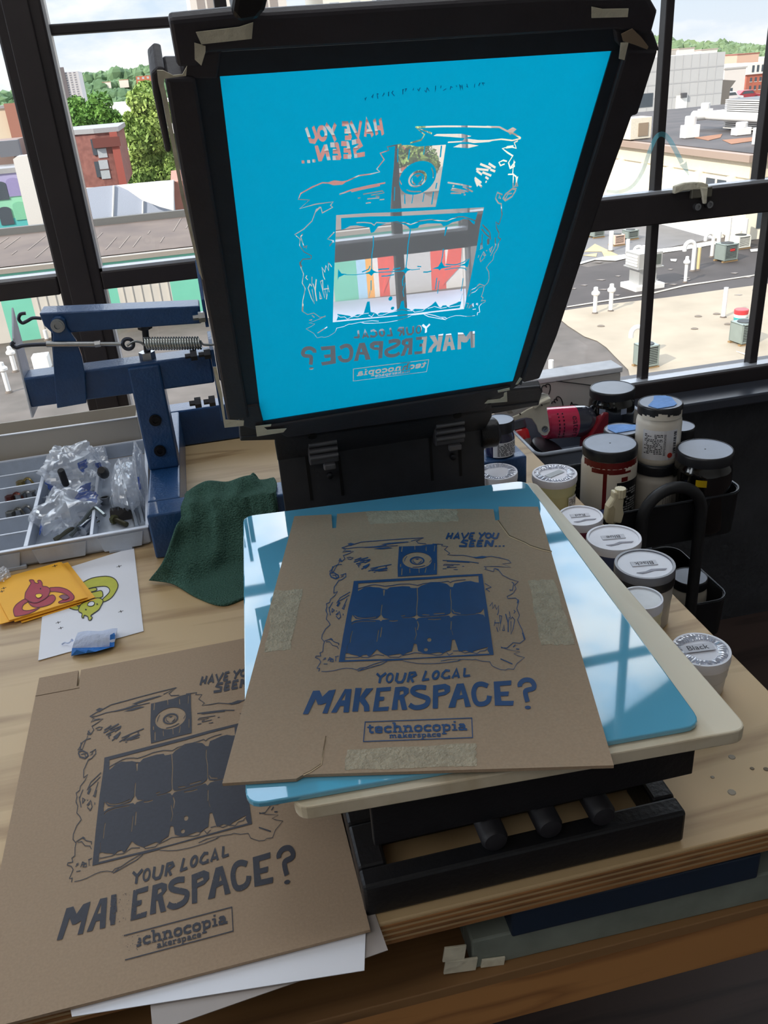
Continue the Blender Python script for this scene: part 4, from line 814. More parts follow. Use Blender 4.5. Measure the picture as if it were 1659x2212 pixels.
def inside(x, y, polys, eo):
    w_ = 0; cross = 0
    for p in polys:
        n = len(p); j = n-1
        for i in range(n):
            x0, y0 = p[j]; x1, y1 = p[i]; j = i
            if (y0 <= y) != (y1 <= y):
                t_ = x0+(y-y0)/(y1-y0)*(x1-x0)
                if t_ > x: cross += 1; w_ += 1 if y1 > y0 else -1
    return (cross & 1) if eo else w_ != 0
def art_tris(items, rect, step=0):
    """constrained triangulation of all outlines inside rect; returns verts, ink triangles, blank triangles (photo-pixel coords)"""
    V, E_ = [], []
    def loop(p):
        s_ = len(V); V.extend(Vector(q) for q in p); E_.extend((s_+i, s_+(i+1) % len(p)) for i in range(len(p)))
    loop(rect)
    for ink, polys, eo in items:
        for p in polys: loop(p)
    vo, eo_, fo, *_ = geometry.delaunay_2d_cdt(V, E_, [], 0, 1e-4)
    bb = [(min(q[0] for p in polys for q in p), max(q[0] for p in polys for q in p), min(q[1] for p in polys for q in p), max(q[1] for p in polys for q in p)) for _i, polys, _e in items]
    inkf, blank = [], []
    for f in fo:
        if len(f) < 3: continue
        a, b, c = (vo[i] for i in f[:3])
        if abs((b-a).cross(c-a)) < 1e-5: continue
        x, y = (a.x+b.x+c.x)/3, (a.y+b.y+c.y)/3
        if not inside(x, y, [rect], True): continue
        st = False
        for (ink, polys, eo), q in zip(items, bb):
            if ink != st and q[0] <= x <= q[1] and q[2] <= y <= q[3] and inside(x, y, polys, eo): st = ink
        (inkf if st else blank).append(f)
    return vo, inkf, blank
HM = ((-0.002107925961696822, -0.0006566775447182242, 2.0797793893111565), (8.646984065337654e-05, 0.004676091917311985, -5.234177670369135), (-3.565932849865595e-05, -0.004067192346300344, 1.0))
def print_uv(x, y):                                        # photo pixel on the blue print -> metres on the sheet (u right, v up from its top left)
    w_ = HM[2][0]*x+HM[2][1]*y+HM[2][2]
    return (HM[0][0]*x+HM[0][1]*y+HM[0][2])/w_, (HM[1][0]*x+HM[1][1]*y+HM[1][2])/w_
def uv_print(u, v):
    m = Matrix(HM).inverted(); q = m @ Vector((u, v, 1)); return q.x/q.z, q.y/q.z
def tri_mesh(name, vo, faces, fn, mat, parent):
    used = sorted({i for f in faces for i in f}); ix = {v: k for k, v in enumerate(used)}
    off = wloc(parent)
    me = bpy.data.meshes.new(name); me.from_pydata([fn(vo[i].x, vo[i].y)-off for i in used], [], [[ix[i] for i in f] for f in faces]); me.materials.append(mat)
    o = bpy.data.objects.new(name, me); COL.objects.link(o); o.parent = parent
    return o
# ================================================================== workbench
pine = wood('pine_plywood', (198, 170, 128), (158, 128, 90), 0, 9, .5, tight=.3)
ply_edge = wood('plywood_edge', (158, 112, 68), (116, 80, 50), 0, 30, .6)
board_m = wood('birch_board', (222, 210, 186), (202, 186, 156), 1, 7, .5, tight=.35)
wb = thing('workbench', (-.3, 1.08, FZ), 'long plywood workbench under the window carrying the printing press', 'workbench')
TX1, TY0, TY1 = .5195, .471, 1.69
MB().span((-1.6, TY0, -.028), (TX1, TY1, 0)).build('tabletop', pine, wb, bevel=.0015)
b = MB()
for k in range(4): b.span((-1.6, TY0-.0012, -.026+k*.0066), (TX1+.0012, TY0+.01, -.0235+k*.0066))
b.build('ply_layers', ply_edge, wb)
MB().span((-1.6, TY0, -.116), (TX1, TY1, -.104)).build('lower_shelf', wood('shelf_plywood', (150, 112, 72), (112, 80, 50), 0, 6, .6), wb, bevel=.001)
MB().span((-1.6, TY0+.002, -.177), (TX1, TY0+.04, -.117)).build('front_rail', wood('rail_pine', (196, 140, 84), (150, 100, 58), 0, 8, .6), wb, bevel=.002)
MB().span((-1.6, TY1-.04, -.104), (TX1-.02, TY1-.002, -.028)).build('rear_rail', ply_edge, wb)
for x_ in (-1.55, TX1-.07): MB().span((x_, TY1-.12, FZ), (x_+.07, TY1-.05, -.117)).build('leg', ply_edge, wb)
for x_, yl in ((-1.55, TY0+.045), (TX1-.07, 1.0)): MB().span((x_, yl, FZ), (x_+.07, yl+.07, -.117)).build('leg', ply_edge, wb)
for x_, y_, r_, mm in ((.449, .5355, .0028, 'paint_spot'), (.437, .54, .0022, 'paint_spot'), (.402, .5185, .004, 'grey_chip'), (.4275, .559, .0035, 'grey_chip'), (.3955, .5405, .002, 'grey_chip')):
    b = MB(); b.lathe([(r_, 0), (r_*.8, .0004)], (x_, y_, .0001), 9); b.build(mm, M(mm, (150, 140, 124), .6) if mm == 'grey_chip' else M(mm, (108, 92, 70), .6), wb)

# ================================================================== printing press
blue = M('press_blue_enamel', (28, 70, 118), .38, .1, .08, 60, .15, 240, coat=.25)
blackm = M('press_black_enamel', (25, 26, 30), .42, .1, .1, 60, .08, 200)
zinc = M('zinc_steel', (168, 170, 172), .3, .9, .1, 40)
dkst = M('dark_bolt_steel', (58, 60, 66), .35, .8, .1, 40)
pr = thing('screen_printing_press', (.14, 1.1, 0), 'blue and black hinged screen printing press bolted together on the workbench', 'printing press')
ZL = .0735
MB().span((-.139, 1.162, .001), (.4448, 1.2105, ZL)).build('front_beam', blue, pr, bevel=.003)
MB().span((-.139, 1.2115, .001), (-.0905, 1.6045, ZL)).build('side_beam', blue, pr, bevel=.003)
MB().span((.396, 1.2115, .001), (.4448, 1.6045, ZL)).build('side_beam', blue, pr, bevel=.003)
MB().span((-.139, 1.6055, .001), (.4448, 1.655, ZL)).build('rear_beam', blue, pr, bevel=.003)
MB().span((-.1392, 1.330, ZL), (-.0905, 1.379, .246)).build('post', blue, pr, bevel=.003)
YB = 1.332
def fp(x, y, dy=0): return aty(x, y, YB+dy)
def c4(x, y): return x/2.676, 560+y/2.676                # crop helper for the arm close-up
MB().span((-.2925, YB+.003, .2035), (-.012, YB+.05, .2505)).build('lower_arm', blue, pr, bevel=.003)
b = MB(); b.extrude([fp(*c4(*q)) for q in ((225, 312), (1155, 270), (1166, 372), (305, 432), (255, 385))], (0, .047, 0)); b.build('upper_arm', blue, pr, bevel=.002)
b = MB(); b.extrude([fp(*c4(*q), -.007) for q in ((292, 385), (298, 352), (318, 335), (348, 333), (374, 348), (386, 400), (440, 470), (472, 560), (490, 658), (500, 832), (330, 862), (315, 700), (305, 560), (308, 440))], (0, .006, 0)); b.build('pivot_bracket', blue, pr, bevel=.001)
b = MB(); b.extrude([fp(*c4(*q), .051) for q in ((292, 385), (298, 352), (348, 333), (386, 400), (440, 470), (490, 658), (315, 700), (305, 560))], (0, .006, 0)); b.build('pivot_bracket', blue, pr)
AX = basis((1, 0, 0), (0, 0, 1))                            # lathe axis pointing to -y (towards the viewer)
def bolt(px, py, dy, r, name='bolt', m=None, l=.008):
    c = fp(px, py, dy); b = MB(); b.lathe([(r, 0), (r, l*.6), (r*.8, l*.62), (r*.8, l), (r*.45, l), (r*.42, l*.5)], c, 6 if name == 'hex_bolt' else 20, AX); b.build(name, m or dkst, pr, smooth=35)
bolt(*c4(335, 382), -.007, .010, 'pivot_bolt', zinc, .007)
bolt(*c4(898, 930), -.003, .0095, 'socket_bolt', M('black_bolt', (20, 20, 24), .4, .5), .004); bolt(*c4(925, 1106), -.003, .0095, 'socket_bolt', M('black_bolt', (20, 20, 24), .4, .5), .004)
# left end plate with hooks
x_ = fp(*c4(130, 700)).x
b = MB(); b.extrude([(x_-.0012, YB-.004, .190), (x_-.0012, YB+.004, .2505), (x_-.0012, YB+.012, .31), (x_-.0012, YB+.062, .345), (x_-.0012, YB+.062, .19)], (.003, 0, 0)); b.build('end_plate', M('end_plate_lit_grey', (196, 202, 214), .35, .1), pr, bevel=.0008)  # light falling on the plate is put into its pale grey colour
def hook(pts, r, name='hook', m=None): b = MB(); b.tube(smooth_path([fp(*c4(*q), d_) for q, d_ in pts], 6), r, 8); b.build(name, m or zinc, pr, smooth=60)
hook([((240, 342), .02), ((190, 340), .02), ((155, 358), .02), ((128, 368), .02), ((108, 345), .02), ((118, 318), .02), ((148, 312), .02)], .0026, m=M('hook_steel', (70, 74, 86), .35, .8))
hook([((268, 492), -.012), ((200, 494), -.012), ((130, 500), -.012), ((95, 510), -.012), ((68, 494), -.012), ((84, 476), -.012)], .0030, m=M('hook_steel', (70, 74, 86), .35, .8))
b = MB(); b.tube([fp(*c4(268, 491), -.012), fp(*c4(560, 490), -.012)], .0042, 10); b.tube([fp(*c4(560, 490), -.012), fp(*c4(700, 490), -.012)], .0030, 10); b.lathe([(.0052, 0), (.0052, .008)], fp(*c4(548, 490), -.012), 6, basis((0, 1, 0), (0, 0, 1))); b.build('turnbuckle', zinc, pr, smooth=50)
ec = fp(*c4(740, 490), -.012); rr = (fp(*c4(740, 458), -.012)-ec).length*.92
MB().tube([ec+Vector((math.cos(a)*rr, 0, math.sin(a)*rr)) for a in [k*PI/12 for k in range(24)]], .0029, 8, closed=True).build('eye', M('hook_steel', (70, 74, 86), .35, .8), pr, smooth=60)
hook([((735, 500), -.018), ((752, 488), -.018), ((780, 475), -.014), ((815, 482), -.012), ((835, 500), -.012)], .0018, 'spring_hook')
s0, s1 = fp(*c4(838, 488), -.012), fp(*c4(1160, 484), -.012); rs = (fp(*c4(1000, 448), -.012)-fp(*c4(1000, 524), -.012)).length/2*.88
turns = 21; pts = [s0.lerp(s1, k/(turns*12)) + Vector((0, math.cos(2*PI*k/12)*rs, math.sin(2*PI*k/12)*rs)) for k in range(turns*12+1)]
MB().tube(pts, .0017, 6).build('spring', M('spring_steel', (190, 194, 192), .25, .95), pr, smooth=70)
hook([((1155, 470), -.012), ((1175, 492), -.012), ((1215, 495), -.012), ((1240, 492), -.008)], .0018, 'spring_hook')
# stop bolt between the arms
b = MB(); a = fp(*c4(838, 395), .024); c_ = fp(*c4(856, 580), .024); b.tube([a, c_], .0052, 12); b.build('stop_bolt', dkst, pr, smooth=50)
b = MB(); b.lathe([(.0125, 0), (.0125, .011)], (c_.x, c_.y, .2505), 6); b.build('stop_nut', zinc, pr, smooth=20)
b = MB(); b.lathe([(.011, -.002), (.011, .004)], a, 6); b.build('stop_nut', dkst, pr, smooth=20)
# plates at the hinge end of the arms
def c9(x, y): return 380+x/6.144, 600+y/6.144
def plate(name, pts, x0, th=.005, m=None):
    b = MB(); b.extrude([Vector((x0, q[0], q[1])) for q in pts], (th, 0, 0)); return b.build(name, m or blue, pr, bevel=.0008)
plate('hinge_plate', [(YB-.010, .296), (YB-.010, .338), (YB+.058, .385), (YB+.058, .296)], -.0115)
plate('hinge_plate', [(YB-.02, .300), (YB-.02, .372), (YB+.03, .40), (YB+.075, .40), (YB+.075, .300)], -.003, .006)
plate('hinge_plate', [(YB-.016, .145), (YB-.016, .262), (YB+.05, .275), (YB+.05, .18)], -.0115, .006)
MB().span((-.0045, YB+.006, .2035), (.33, YB+.05, .2505)).build('cross_arm', blue, pr, bevel=.003)
MB().span((.004, YB-.003, .15), (.012, YB+.02, .345)).build('link_bar', blue, pr, bevel=.001)
for q, dx in (((1010, 0), 0),): pass
def xbolt(px, py, y_off, m, ln=.012, r=.0085):
    c = fp(px, py, y_off); A_ = basis((0, 1, 0), (0, 0, 1)); b = MB(); b.lathe([(r*.5, -ln*.8), (r*.5, -ln*.1), (r, -ln*.1), (r, ln*.7)], c, 6, A_); b.build('hex_bolt', m, pr, smooth=20)
xbolt(*c9(312, 522), -.012, zinc); xbolt(*c9(205, 1030), -.018, dkst); xbolt(*c9(385, 1010), -.018, dkst); xbolt(*c9(262, 1660), -.018, dkst); xbolt(*c9(450, 1640), -.018, dkst)
# black clamp plate behind the platen
charm = M('clamp_charcoal', (56, 58, 64), .45, .1, .08, 60, .06, 200)
def black(name, *a, bev=.001): b = MB(); b.span(*a); return b.build(name, charm if 'clamp' in name else blackm, pr, bevel=bev)
PY = 1.09
black('clamp_plate', (.0570, PY, .060), (.3520, PY+.005, .205))
black('clamp_flange', (.0570, 1.012, .055), (.3520, PY, .060))
black('clamp_flange_tie', (.10, PY+.005, .03), (.31, 1.161, .07))
for (xa, ya), (xb, yb) in (((657, 985), (672, 1080)), ((729, 985), (736, 1070)), ((923, 920), (930, 1038)), ((988, 950), (992, 1028))):
    p, q = aty(xa, ya, PY), aty(xb, yb, PY); MB().span((min(p.x, q.x)+.001, PY-.0012, q.z), (min(p.x, q.x)+.005, PY-.0002, p.z)).build('slot', M('slot_black', (6, 6, 8), .6), pr)
for (xa, ya, xb, yb) in ((663, 955, 731, 985), (937, 914, 1002, 944)):
    p, q = aty(xa, ya, PY-.01), aty(xb, yb, PY-.01); cz = (p.z+q.z)/2; h_ = abs(p.z-q.z)
    cl = MB(); cl.span((p.x, PY-.014, cz-h_*.75), (q.x, PY, cz+h_*.55)); cl = cl.build('screen_clamp', M('clamp_grey', (92, 92, 98), .4, .4), pr, bevel=.002)
    for k in range(3):
        MB().tube([(p.x+.001, PY-.016, cz+h_*(.42-.36*k)), (q.x-.001, PY-.016, cz+h_*(.42-.36*k))], .0042, 10).build('clamp_rib', M('clamp_rib_grey', (120, 120, 126), .35, .5), cl, smooth=50)
    MB().span((p.x+.018, PY-.02, cz-h_*1.05), (q.x-.006, PY-.012, cz-h_*.72)).build('clamp_lip', M('clamp_rib_grey', (120, 120, 126), .35, .5), cl, bevel=.002)
    b = MB(); b.lathe([(.0045, 0), (.0045, .006), (.003, .007)], Vector(((p.x+q.x)/2+.006, PY-.001, cz-h_*1.6)), 12, AX); b.build('clamp_screw', dkst, pr, smooth=40)
c = aty(1062, 935, PY); b = MB(); b.lathe([(.020, -.012), (.022, -.008), (.022, .012), (.018, .016)], c+Vector((-.004, .012, -.004)), 24, basis((0, 1, 0), (0, 0, 1))); b.build('clamp_knob', blackm, pr, smooth=40)
# black base frame and the bars carrying the platen
BX0, BX1, BY0 = .0445, .3305, .479
black('base_frame_front', (BX0, BY0, .0005), (BX1, BY0+.0197, .036), bev=.003)
black('base_frame_rear', (BX0, .547, .0005), (BX1, .60, .036), bev=.003)
black('base_frame_side', (BX0, BY0+.0197, .0005), (BX0+.0247, .547, .036), bev=.003)
black('base_frame_side', (BX1-.0215, BY0+.0197, .0005), (BX1, .547, .036), bev=.003)
for px_, py_ in ((1077, 1812), (1197, 1783), (1313, 1755)):
    c = atz(px_, py_, .059); x_ = c.x
    b = MB(); b.lathe([(.003, 0), (.0095, .0015), (.0115, .005), (.0115, .50)], (x_, BY0+.003, .0477), 24, basis((1, 0, 0), (0, 0, 1)) @ Matrix.Diagonal((1, 1, -1))); b.build('platen_bar', M('bar_matte_black', (30, 30, 36), .55, 0, .1, 40), pr, smooth=40)
black('platen_cross_bar', (.06, .497, .0595), (.3435, .505, .1085))
black('platen_rear_block', (.1, .9, .0595), (.31, 1.0115, .1085))
def rounded(pts, r, n=5):
    out = []
    for i, p in enumerate(pts):
        p = Vector(p); a = (Vector(pts[i-1])-p).normalized(); b_ = (Vector(pts[(i+1) % len(pts)])-p).normalized()
        for k in range(n+1):
            t = k/n; out.append((p+a*r)*(1-t)**2 + p*2*t*(1-t) + (p+b_*r)*t*t)
    return out
plt = [(.0012, .4925, 0), (.3742, .4724, 0), (.3845, .974, 0), (.0115, 1.0, 0)]
b = MB(); b.extrude([p+Vector((0, 0, .1228)) for p in rounded(plt, .014)], (0, 0, -.0135)); b.build('platen', board_m, pr, bevel=.0015)['label'] = 'pale birch plywood platen board'
# glossy pale blue sheet on the platen
pall = M('blue_sheet', (98, 172, 202), .035, 0, .04, 8, spec=.8, coat=.55, ior=1.55)
ps = [atz(*q, .1286) for q in ((525, 1115), (1135, 1037), (1520, 1565), (530, 1740))]
b = MB(); b.extrude(rounded(ps, .016), (0, 0, -.0054)); tag(b.build('pallet_sheet', pall, bevel=.0012), 'glossy pale blue plastic sheet lying on the birch platen, reflecting the window', 'plastic sheet')
c = atz(836, 1081, .1286); 

# ================================================================== cardboard sheets with the print
cardm = M('cardboard', (160, 137, 113), .85, 0, .07, 420, .05, 900, detail=6)
card_cut = M('cardboard_torn', (166, 154, 132), .9, 0, .14, 120, .4, 300)
ZC = .1322
c1 = [(636, 1115), (716, 1111), (718, 1141), (726, 1140), (728, 1110), (800, 1104), (1000, 1099), (1066, 1100), (1070, 1124), (1079, 1123), (1077, 1094.5), (1162, 1094.5), (1326, 1653), (1170, 1658), (960, 1664), (655, 1673), (640, 1682), (480, 1692)]
cd1 = thing('printed_cardboard', atz(900, 1400, ZC-.003), 'brown cardboard sheet with blue print lying on the glossy blue sheet', 'cardboard print', 'printed cardboard sheets')
b = MB(); b.extrude([atz(*q, ZC) for q in c1], (0, 0, -.003)); b.build('sheet', cardm, cd1)
def flat(name, pts, z, m, par, th=.0003):
    b = MB(); b.extrude([atz(*q, z) for q in pts], (0, 0, th)); return b.build(name, m, par)
rnd = random.Random(4)
def torn(pts, amp=3.0, n=7):
    out = []
    for i, p in enumerate(pts):
        q = pts[(i+1) % len(pts)]
        for k in range(n):
            t = k/n; out.append((p[0]+(q[0]-p[0])*t+rnd.uniform(-amp, amp)*(k > 0), p[1]+(q[1]-p[1])*t+rnd.uniform(-amp, amp)*(k > 0)*.6))
    return out
for q in ([(790, 1106), (986, 1100), (990, 1127), (890, 1128), (800, 1133)], [(592, 1276), (654, 1272), (628, 1404), (572, 1410)], [(1140, 1255), (1196, 1252), (1242, 1392), (1170, 1394)], [(750, 1620), (1028, 1606), (1030, 1655), (745, 1664)]):
    flat('torn_patch', torn(q), ZC, card_cut, cd1, .0002)
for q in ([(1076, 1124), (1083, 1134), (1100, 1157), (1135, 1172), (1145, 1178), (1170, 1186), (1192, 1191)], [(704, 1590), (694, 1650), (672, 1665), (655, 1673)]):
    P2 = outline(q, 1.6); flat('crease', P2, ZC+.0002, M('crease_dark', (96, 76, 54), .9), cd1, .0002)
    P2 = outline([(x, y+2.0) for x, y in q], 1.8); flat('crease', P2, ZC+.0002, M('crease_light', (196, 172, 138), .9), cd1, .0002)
rect1 = [(620, 1135), (1180, 1135), (1300, 1640), (560, 1640)]
vo, inkf, _b = art_tris(ART, rect1)
tri_mesh('blue_print', vo, inkf, lambda x, y: atz(x, y, ZC+.0005), M('ink_blue', (20, 60, 108), .6, 0, .08, 60), cd1)
# second sheet, dark print with gaps, on the table
A2 = math.radians(.931); O2 = Vector((-.2738692, .9114643, .0075)); 
def on2(u, v, dz=0.0): return CAM + (Vector((O2.x+u*math.cos(A2)-v*math.sin(A2), O2.y+u*math.sin(A2)+v*math.cos(A2), 0))-CAM)*((CAMH-O2.z-dz)/CAMH)
ART2 = list(ART); ART_save = ART; ART = ART2
P('E', (850, 335), (1050, 330), (990, 672), (850, 672), ink=False); P('E', (742, 600), (760, 600), (760, 670), (735, 670), ink=False)
P('E', (930, 800), (1130, 800), (1080, 945), (925, 960), ink=False); P('E', (880, 940), (900, 800), (925, 785), (930, 1070), (880, 1070), ink=False); P('E', (1230, 950), (1330, 950), (1330, 1015), (1230, 1015), ink=False)
for k in range(150):                                        # ink that half took: specks inside and pin holes around
    x, y = rnd.uniform(770, 1160), rnd.uniform(330, 660); e = rnd.random()
    S(rnd.uniform(3, 8), 'E', (x, y), (x+rnd.uniform(-10, 10), y+rnd.uniform(-14, 14)), ink=(860 < x < 1010 and e < .35))
for k in range(70):
    x, y = rnd.uniform(930, 1500), rnd.uniform(800, 1010)
    S(rnd.uniform(4, 8), 'E', (x, y), (x+rnd.uniform(-12, 12), y+rnd.uniform(-10, 10)), ink=x < 1120)
for k in range(90):
    x, y = rnd.uniform(0, 1000), rnd.uniform(250, 600); S(rnd.uniform(3, 6), 'F', (x, y), (x+rnd.uniform(-12, 12), y+rnd.uniform(-12, 12)), ink=False)
ART = ART_save
cd2 = thing('printed_cardboard', O2, 'brown cardboard sheet with dark navy print, missing its letter K, lying on the tabletop', 'cardboard print', 'printed cardboard sheets')
s2 = [(0, 0), (.046, 0), (.0465, -.032), (.049, -.032), (.049, 0), (.3123, 0), (.3123, -.4485), (0, -.4485)]
b = MB(); b.extrude([on2(u, v) for u, v in s2], (0, 0, -.003)); b.build('sheet', cardm, cd2)
rect2 = [uv_print(u, v) for u, v in ((.03, -.03), (.29, -.03), (.29, -.44), (.03, -.44))]
vo, inkf, _b = art_tris(ART2, rect2)
tri_mesh('navy_print', vo, inkf, lambda x, y: on2(*print_uv(x, y), .0005), M('ink_navy', (36, 36, 48), .6, 0, .2, 300), cd2)
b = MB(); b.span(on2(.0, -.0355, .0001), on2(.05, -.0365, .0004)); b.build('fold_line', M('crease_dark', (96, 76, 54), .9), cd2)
# papers under it
paperm = M('white_paper', (232, 234, 242), .8, 0, .02, 12)
for i, (pts, z, dz, lab, m_) in enumerate((([(790, 2005), (775, 1850), (120, 1990), (155, 2196), (787, 2096)], .0036, -.0006, 'white paper sheet sticking out below the dark printed cardboard', paperm),
                                           ([(745, 1790), (300, 1890), (330, 2230), (838, 2052)], .0016, -.0006, 'grey paper sheet drooping over the bench front, under the white sheet', M('grey_paper', (168, 160, 156), .85, 0, .04, 10)))):
    b = MB(); b.extrude([atz(*q, z) for q in pts], (0, 0, dz)); tag(b.build('paper_sheet', m_), lab, 'paper')
# stored screens in the gap under the top
def stored(label, x0, x1, y0, z0, z1, face, rz, ln=.3):
    t = thing('stored_screen', ((x0+x1)/2, y0, z0), label, 'screen frame', 'screens stored under the bench top')
    c = Vector(((x0+x1)/2, y0, z0)); R_ = RZ(rz); w_ = x1-x0
    b = MB(); b.box(c+R_ @ Vector((0, .0135, (z1-z0)/2)), (w_, .027, z1-z0), R_); b.box(c+R_ @ Vector((0, ln-.0135, (z1-z0)/2)), (w_, .027, z1-z0), R_)
    for s_ in (-1, 1): b.box(c+R_ @ Vector((s_*(w_/2-.0135), ln/2, (z1-z0)/2)), (.027, ln-.054, z1-z0), R_)
    b.build('frame', face, t, bevel=.002); b = MB(); b.box(c+R_ @ Vector((0, ln/2, .002)), (w_-.03, ln-.03, .001), R_); b.build('mesh', M('stored_mesh', (60, 110, 130), .6), t)
    return t, c, R_
frm_grey = M('frame_grey_paint', (128, 136, 128), .6, 0, .15, 25, .1); frm_navy = M('frame_navy', (26, 44, 66), .5, 0, .1, 20)
t, c, R_ = stored('grey wooden screen frame with torn tape stored below the bench top',   .1345, .512, .478, -.1035, -.066, frm_grey, -.02, .4)
for q in ((-.205, -.0015, .030, .020, .018), (-.200, -.0018, .012, .03, .016), (-.17, -.0015, .006, .022, .010)):
    b = MB(); b.box(c+R_ @ Vector((q[0], q[1], q[2])), (q[3], .002, q[4]), R_ @ RY(.15)); b.build('tape', tapem, t, bevel=.0004)
stored('dark blue screen frame stored on top of the grey frame below the bench top', .17, .408, .4745, -.0655, -.033, frm_navy, -.01, .35)

# ================================================================== the raised screen
SU, SV, SN = Vector((-1, 0, 0)), Vector((0, -.5897, .8076)), Vector((0, -.8076, -.5897))    # sheet right, sheet up, towards the viewer
SO = Vector((.3529, .8776-.28*.5897, .4116+.28*.8076))
def scuv(u, v, off=0.0): return SO + SU*u + SV*v + SN*off
def scp(px, py, off=0.0):
    o = SO+SN*off; d = ray(px, py); return CAM + d*(((o-CAM).dot(SN))/d.dot(SN))
scr = thing('silk_screen', scuv(.156, -.5), 'raised black-framed silk screen with bright blue emulsion and mirrored stencil', 'silk screen')
frame_m = M('screen_frame_black', (54, 51, 57), .5, 0, .12, 30, .06, 200)
border_m = M('border_tape_blue_black', (34, 46, 58), .5, 0, .1, 60, .05)
rects = [uv_print(u, v) for u, v in ((-.006, -.004), (.322, -.004), (.322, -.478), (-.006, -.478))]
vo, inkf, blank = art_tris(ART, rects)
sfn = lambda x, y: scuv(*print_uv(x, y))
emul = film('blue_emulsion', (0, 166, 202), 0.0, .93, .5, gl=.02)
openm = film('open_mesh_fabric', (226, 228, 230), .68, .5, .5, gl=.03)
tri_mesh('emulsion', vo, blank, sfn, emul, scr)
tri_mesh('stencil_mesh', vo, inkf, sfn, openm, scr)['label'] = 'open mesh in the shape of the mirrored print'
rn = random.Random(9); b = MB()
for x0_, x1_, yb_, s_ in ((790, 850, 212, -.16), (868, 960, 199, -.1), (960, 1050, 192, -.1)):
    x = x0_
    while x < x1_:
        q = [(x+rn.uniform(-2, 5), yb_+(x-x0_)*s_+rn.uniform(-7, 6)) for _ in range(3)]
        b.extrude([scp(p_[0], p_[1], .0006) for p_ in outline(q, 1.6)], SN*.0002); x += rn.uniform(7, 15)
b.build('pencil_note', film('note_blue', (0, 112, 172), .25, .8), scr)
def spx(name, pts, off, depth, m, bev=.0015, lab=None):
    b = MB(); b.extrude([scp(*p_, off) for p_ in pts], -SN*depth); o = b.build(name, m, scr, bevel=bev)
    if lab: o['label'] = lab
    return o
spx('frame_bar', [(364, 44), (505, 30), (575, 33), (900, 12), (1180, -6), (1401, -8), (1421, 27), (1407, 79), (1329, 66), (900, 91), (477, 115), (445, 118), (430, 146), (383, 148), (374, 100)], .006, .011, frame_m, .003)
spx('frame_bar', [(356, 170), (424, 169), (470, 470), (518, 780), (540, 905), (492, 911), (469, 780), (427, 567), (386, 350)], .006, .028, frame_m, .003)
spx('frame_bar', [(1352, 108), (1423, 108), (1378, 250), (1366, 252), (1295, 450), (1204, 726), (1166, 819), (1130, 828), (1128, 822), (1150, 760), (1215, 560), (1264, 400), (1295, 300)], .006, .028, frame_m, .003)
spx('frame_bar', [(556, 925), (1105, 836), (1090, 852), (1062, 864), (1046, 886), (620, 946), (600, 934)], .004, .026, frame_m, .002)
spx('border_tape', [(424, 112), (477, 112), (900, 88), (1335, 62), (1358, 104), (1322, 110), (900, 136), (475, 165), (424, 170)], .0012, .002, border_m, 0)
spx('border_tape', [(422, 165), (475, 165), (520, 540), (565, 912), (538, 920), (510, 760), (465, 470)], .0014, .002, border_m, 0)
spx('border_tape', [(1322, 110), (1358, 104), (1300, 300), (1268, 400), (1218, 562), (1152, 765), (1126, 832), (1108, 826), (1200, 520), (1262, 310)], .0014, .002, border_m, 0)
spx('border_tape', [(540, 916), (565, 911), (1108, 825), (1128, 826), (1104, 842), (552, 930)], .0013, .002, border_m, 0)
spx('corner_block', [(400, 120), (480, 108), (470, 172), (424, 172), (392, 165)], .004, .022, frame_m, .002)
spx('corner_block', [(1325, 62), (1412, 72), (1426, 112), (1350, 112), (1330, 92)], .004, .022, frame_m, .002)
spx('corner_block', [(518, 880), (560, 874), (575, 935), (525, 922)], .0035, .022, frame_m, .002)
spx('side_plate', [(326, 160), (341, 146), (358, 150), (345, 176), (350, 216), (371, 329), (358, 332), (331, 205)], .001, .03, frame_m, .002)
spx('lifting_knob', [(500, 34), (508, -12), (584, -12), (574, 26), (556, 46), (516, 52)], .026, .02, M('knob_black', (14, 14, 18), .35), .008)
for q, lab in ((((423, 70), (516, 59), (547, 49), (544, 84), (435, 96)), None), (((420, 93), (444, 100), (444, 112), (435, 142), (421, 129)), None), (((339, 152), (352, 152), (374, 163), (394, 161), (404, 143), (402, 164), (355, 170), (354, 182), (364, 225), (377, 300), (398, 420), (430, 565), (438, 605), (430, 590), (390, 420), (368, 300), (353, 225), (342, 180)), None),
               (((1278, 15), (1302, 20), (1358, 19), (1356, 37), (1278, 39)), None), (((1341, 93), (1358, 91), (1349, 130), (1337, 127)), None),
               (((460, 793), (468, 793), (480, 852), (487, 907), (527, 909), (526, 920), (485, 924), (479, 888), (475, 861), (468, 834)), None), (((552, 921), (586, 917), (585, 921), (570, 923), (577, 929), (619, 926), (612, 934), (555, 943)), None),
               (((1075, 844), (1101, 838), (1101, 843), (1076, 848)), None), (((1089, 849), (1095, 847), (1096, 868), (1047, 872), (1054, 865), (1080, 862), (1088, 857)), None), (((1123, 816), (1128, 818), (1119, 830), (1114, 831)), None)):
    spx('masking_tape', q, .0075, .0006, tapem, 0)
spx('masking_tape', ((1342, 74), (1366, 62), (1386, 81), (1401, 101), (1398, 107), (1369, 96), (1346, 89)), .0075, .0006, M('brown_tape', (150, 130, 108), .7), 0, 'browner piece of tape')
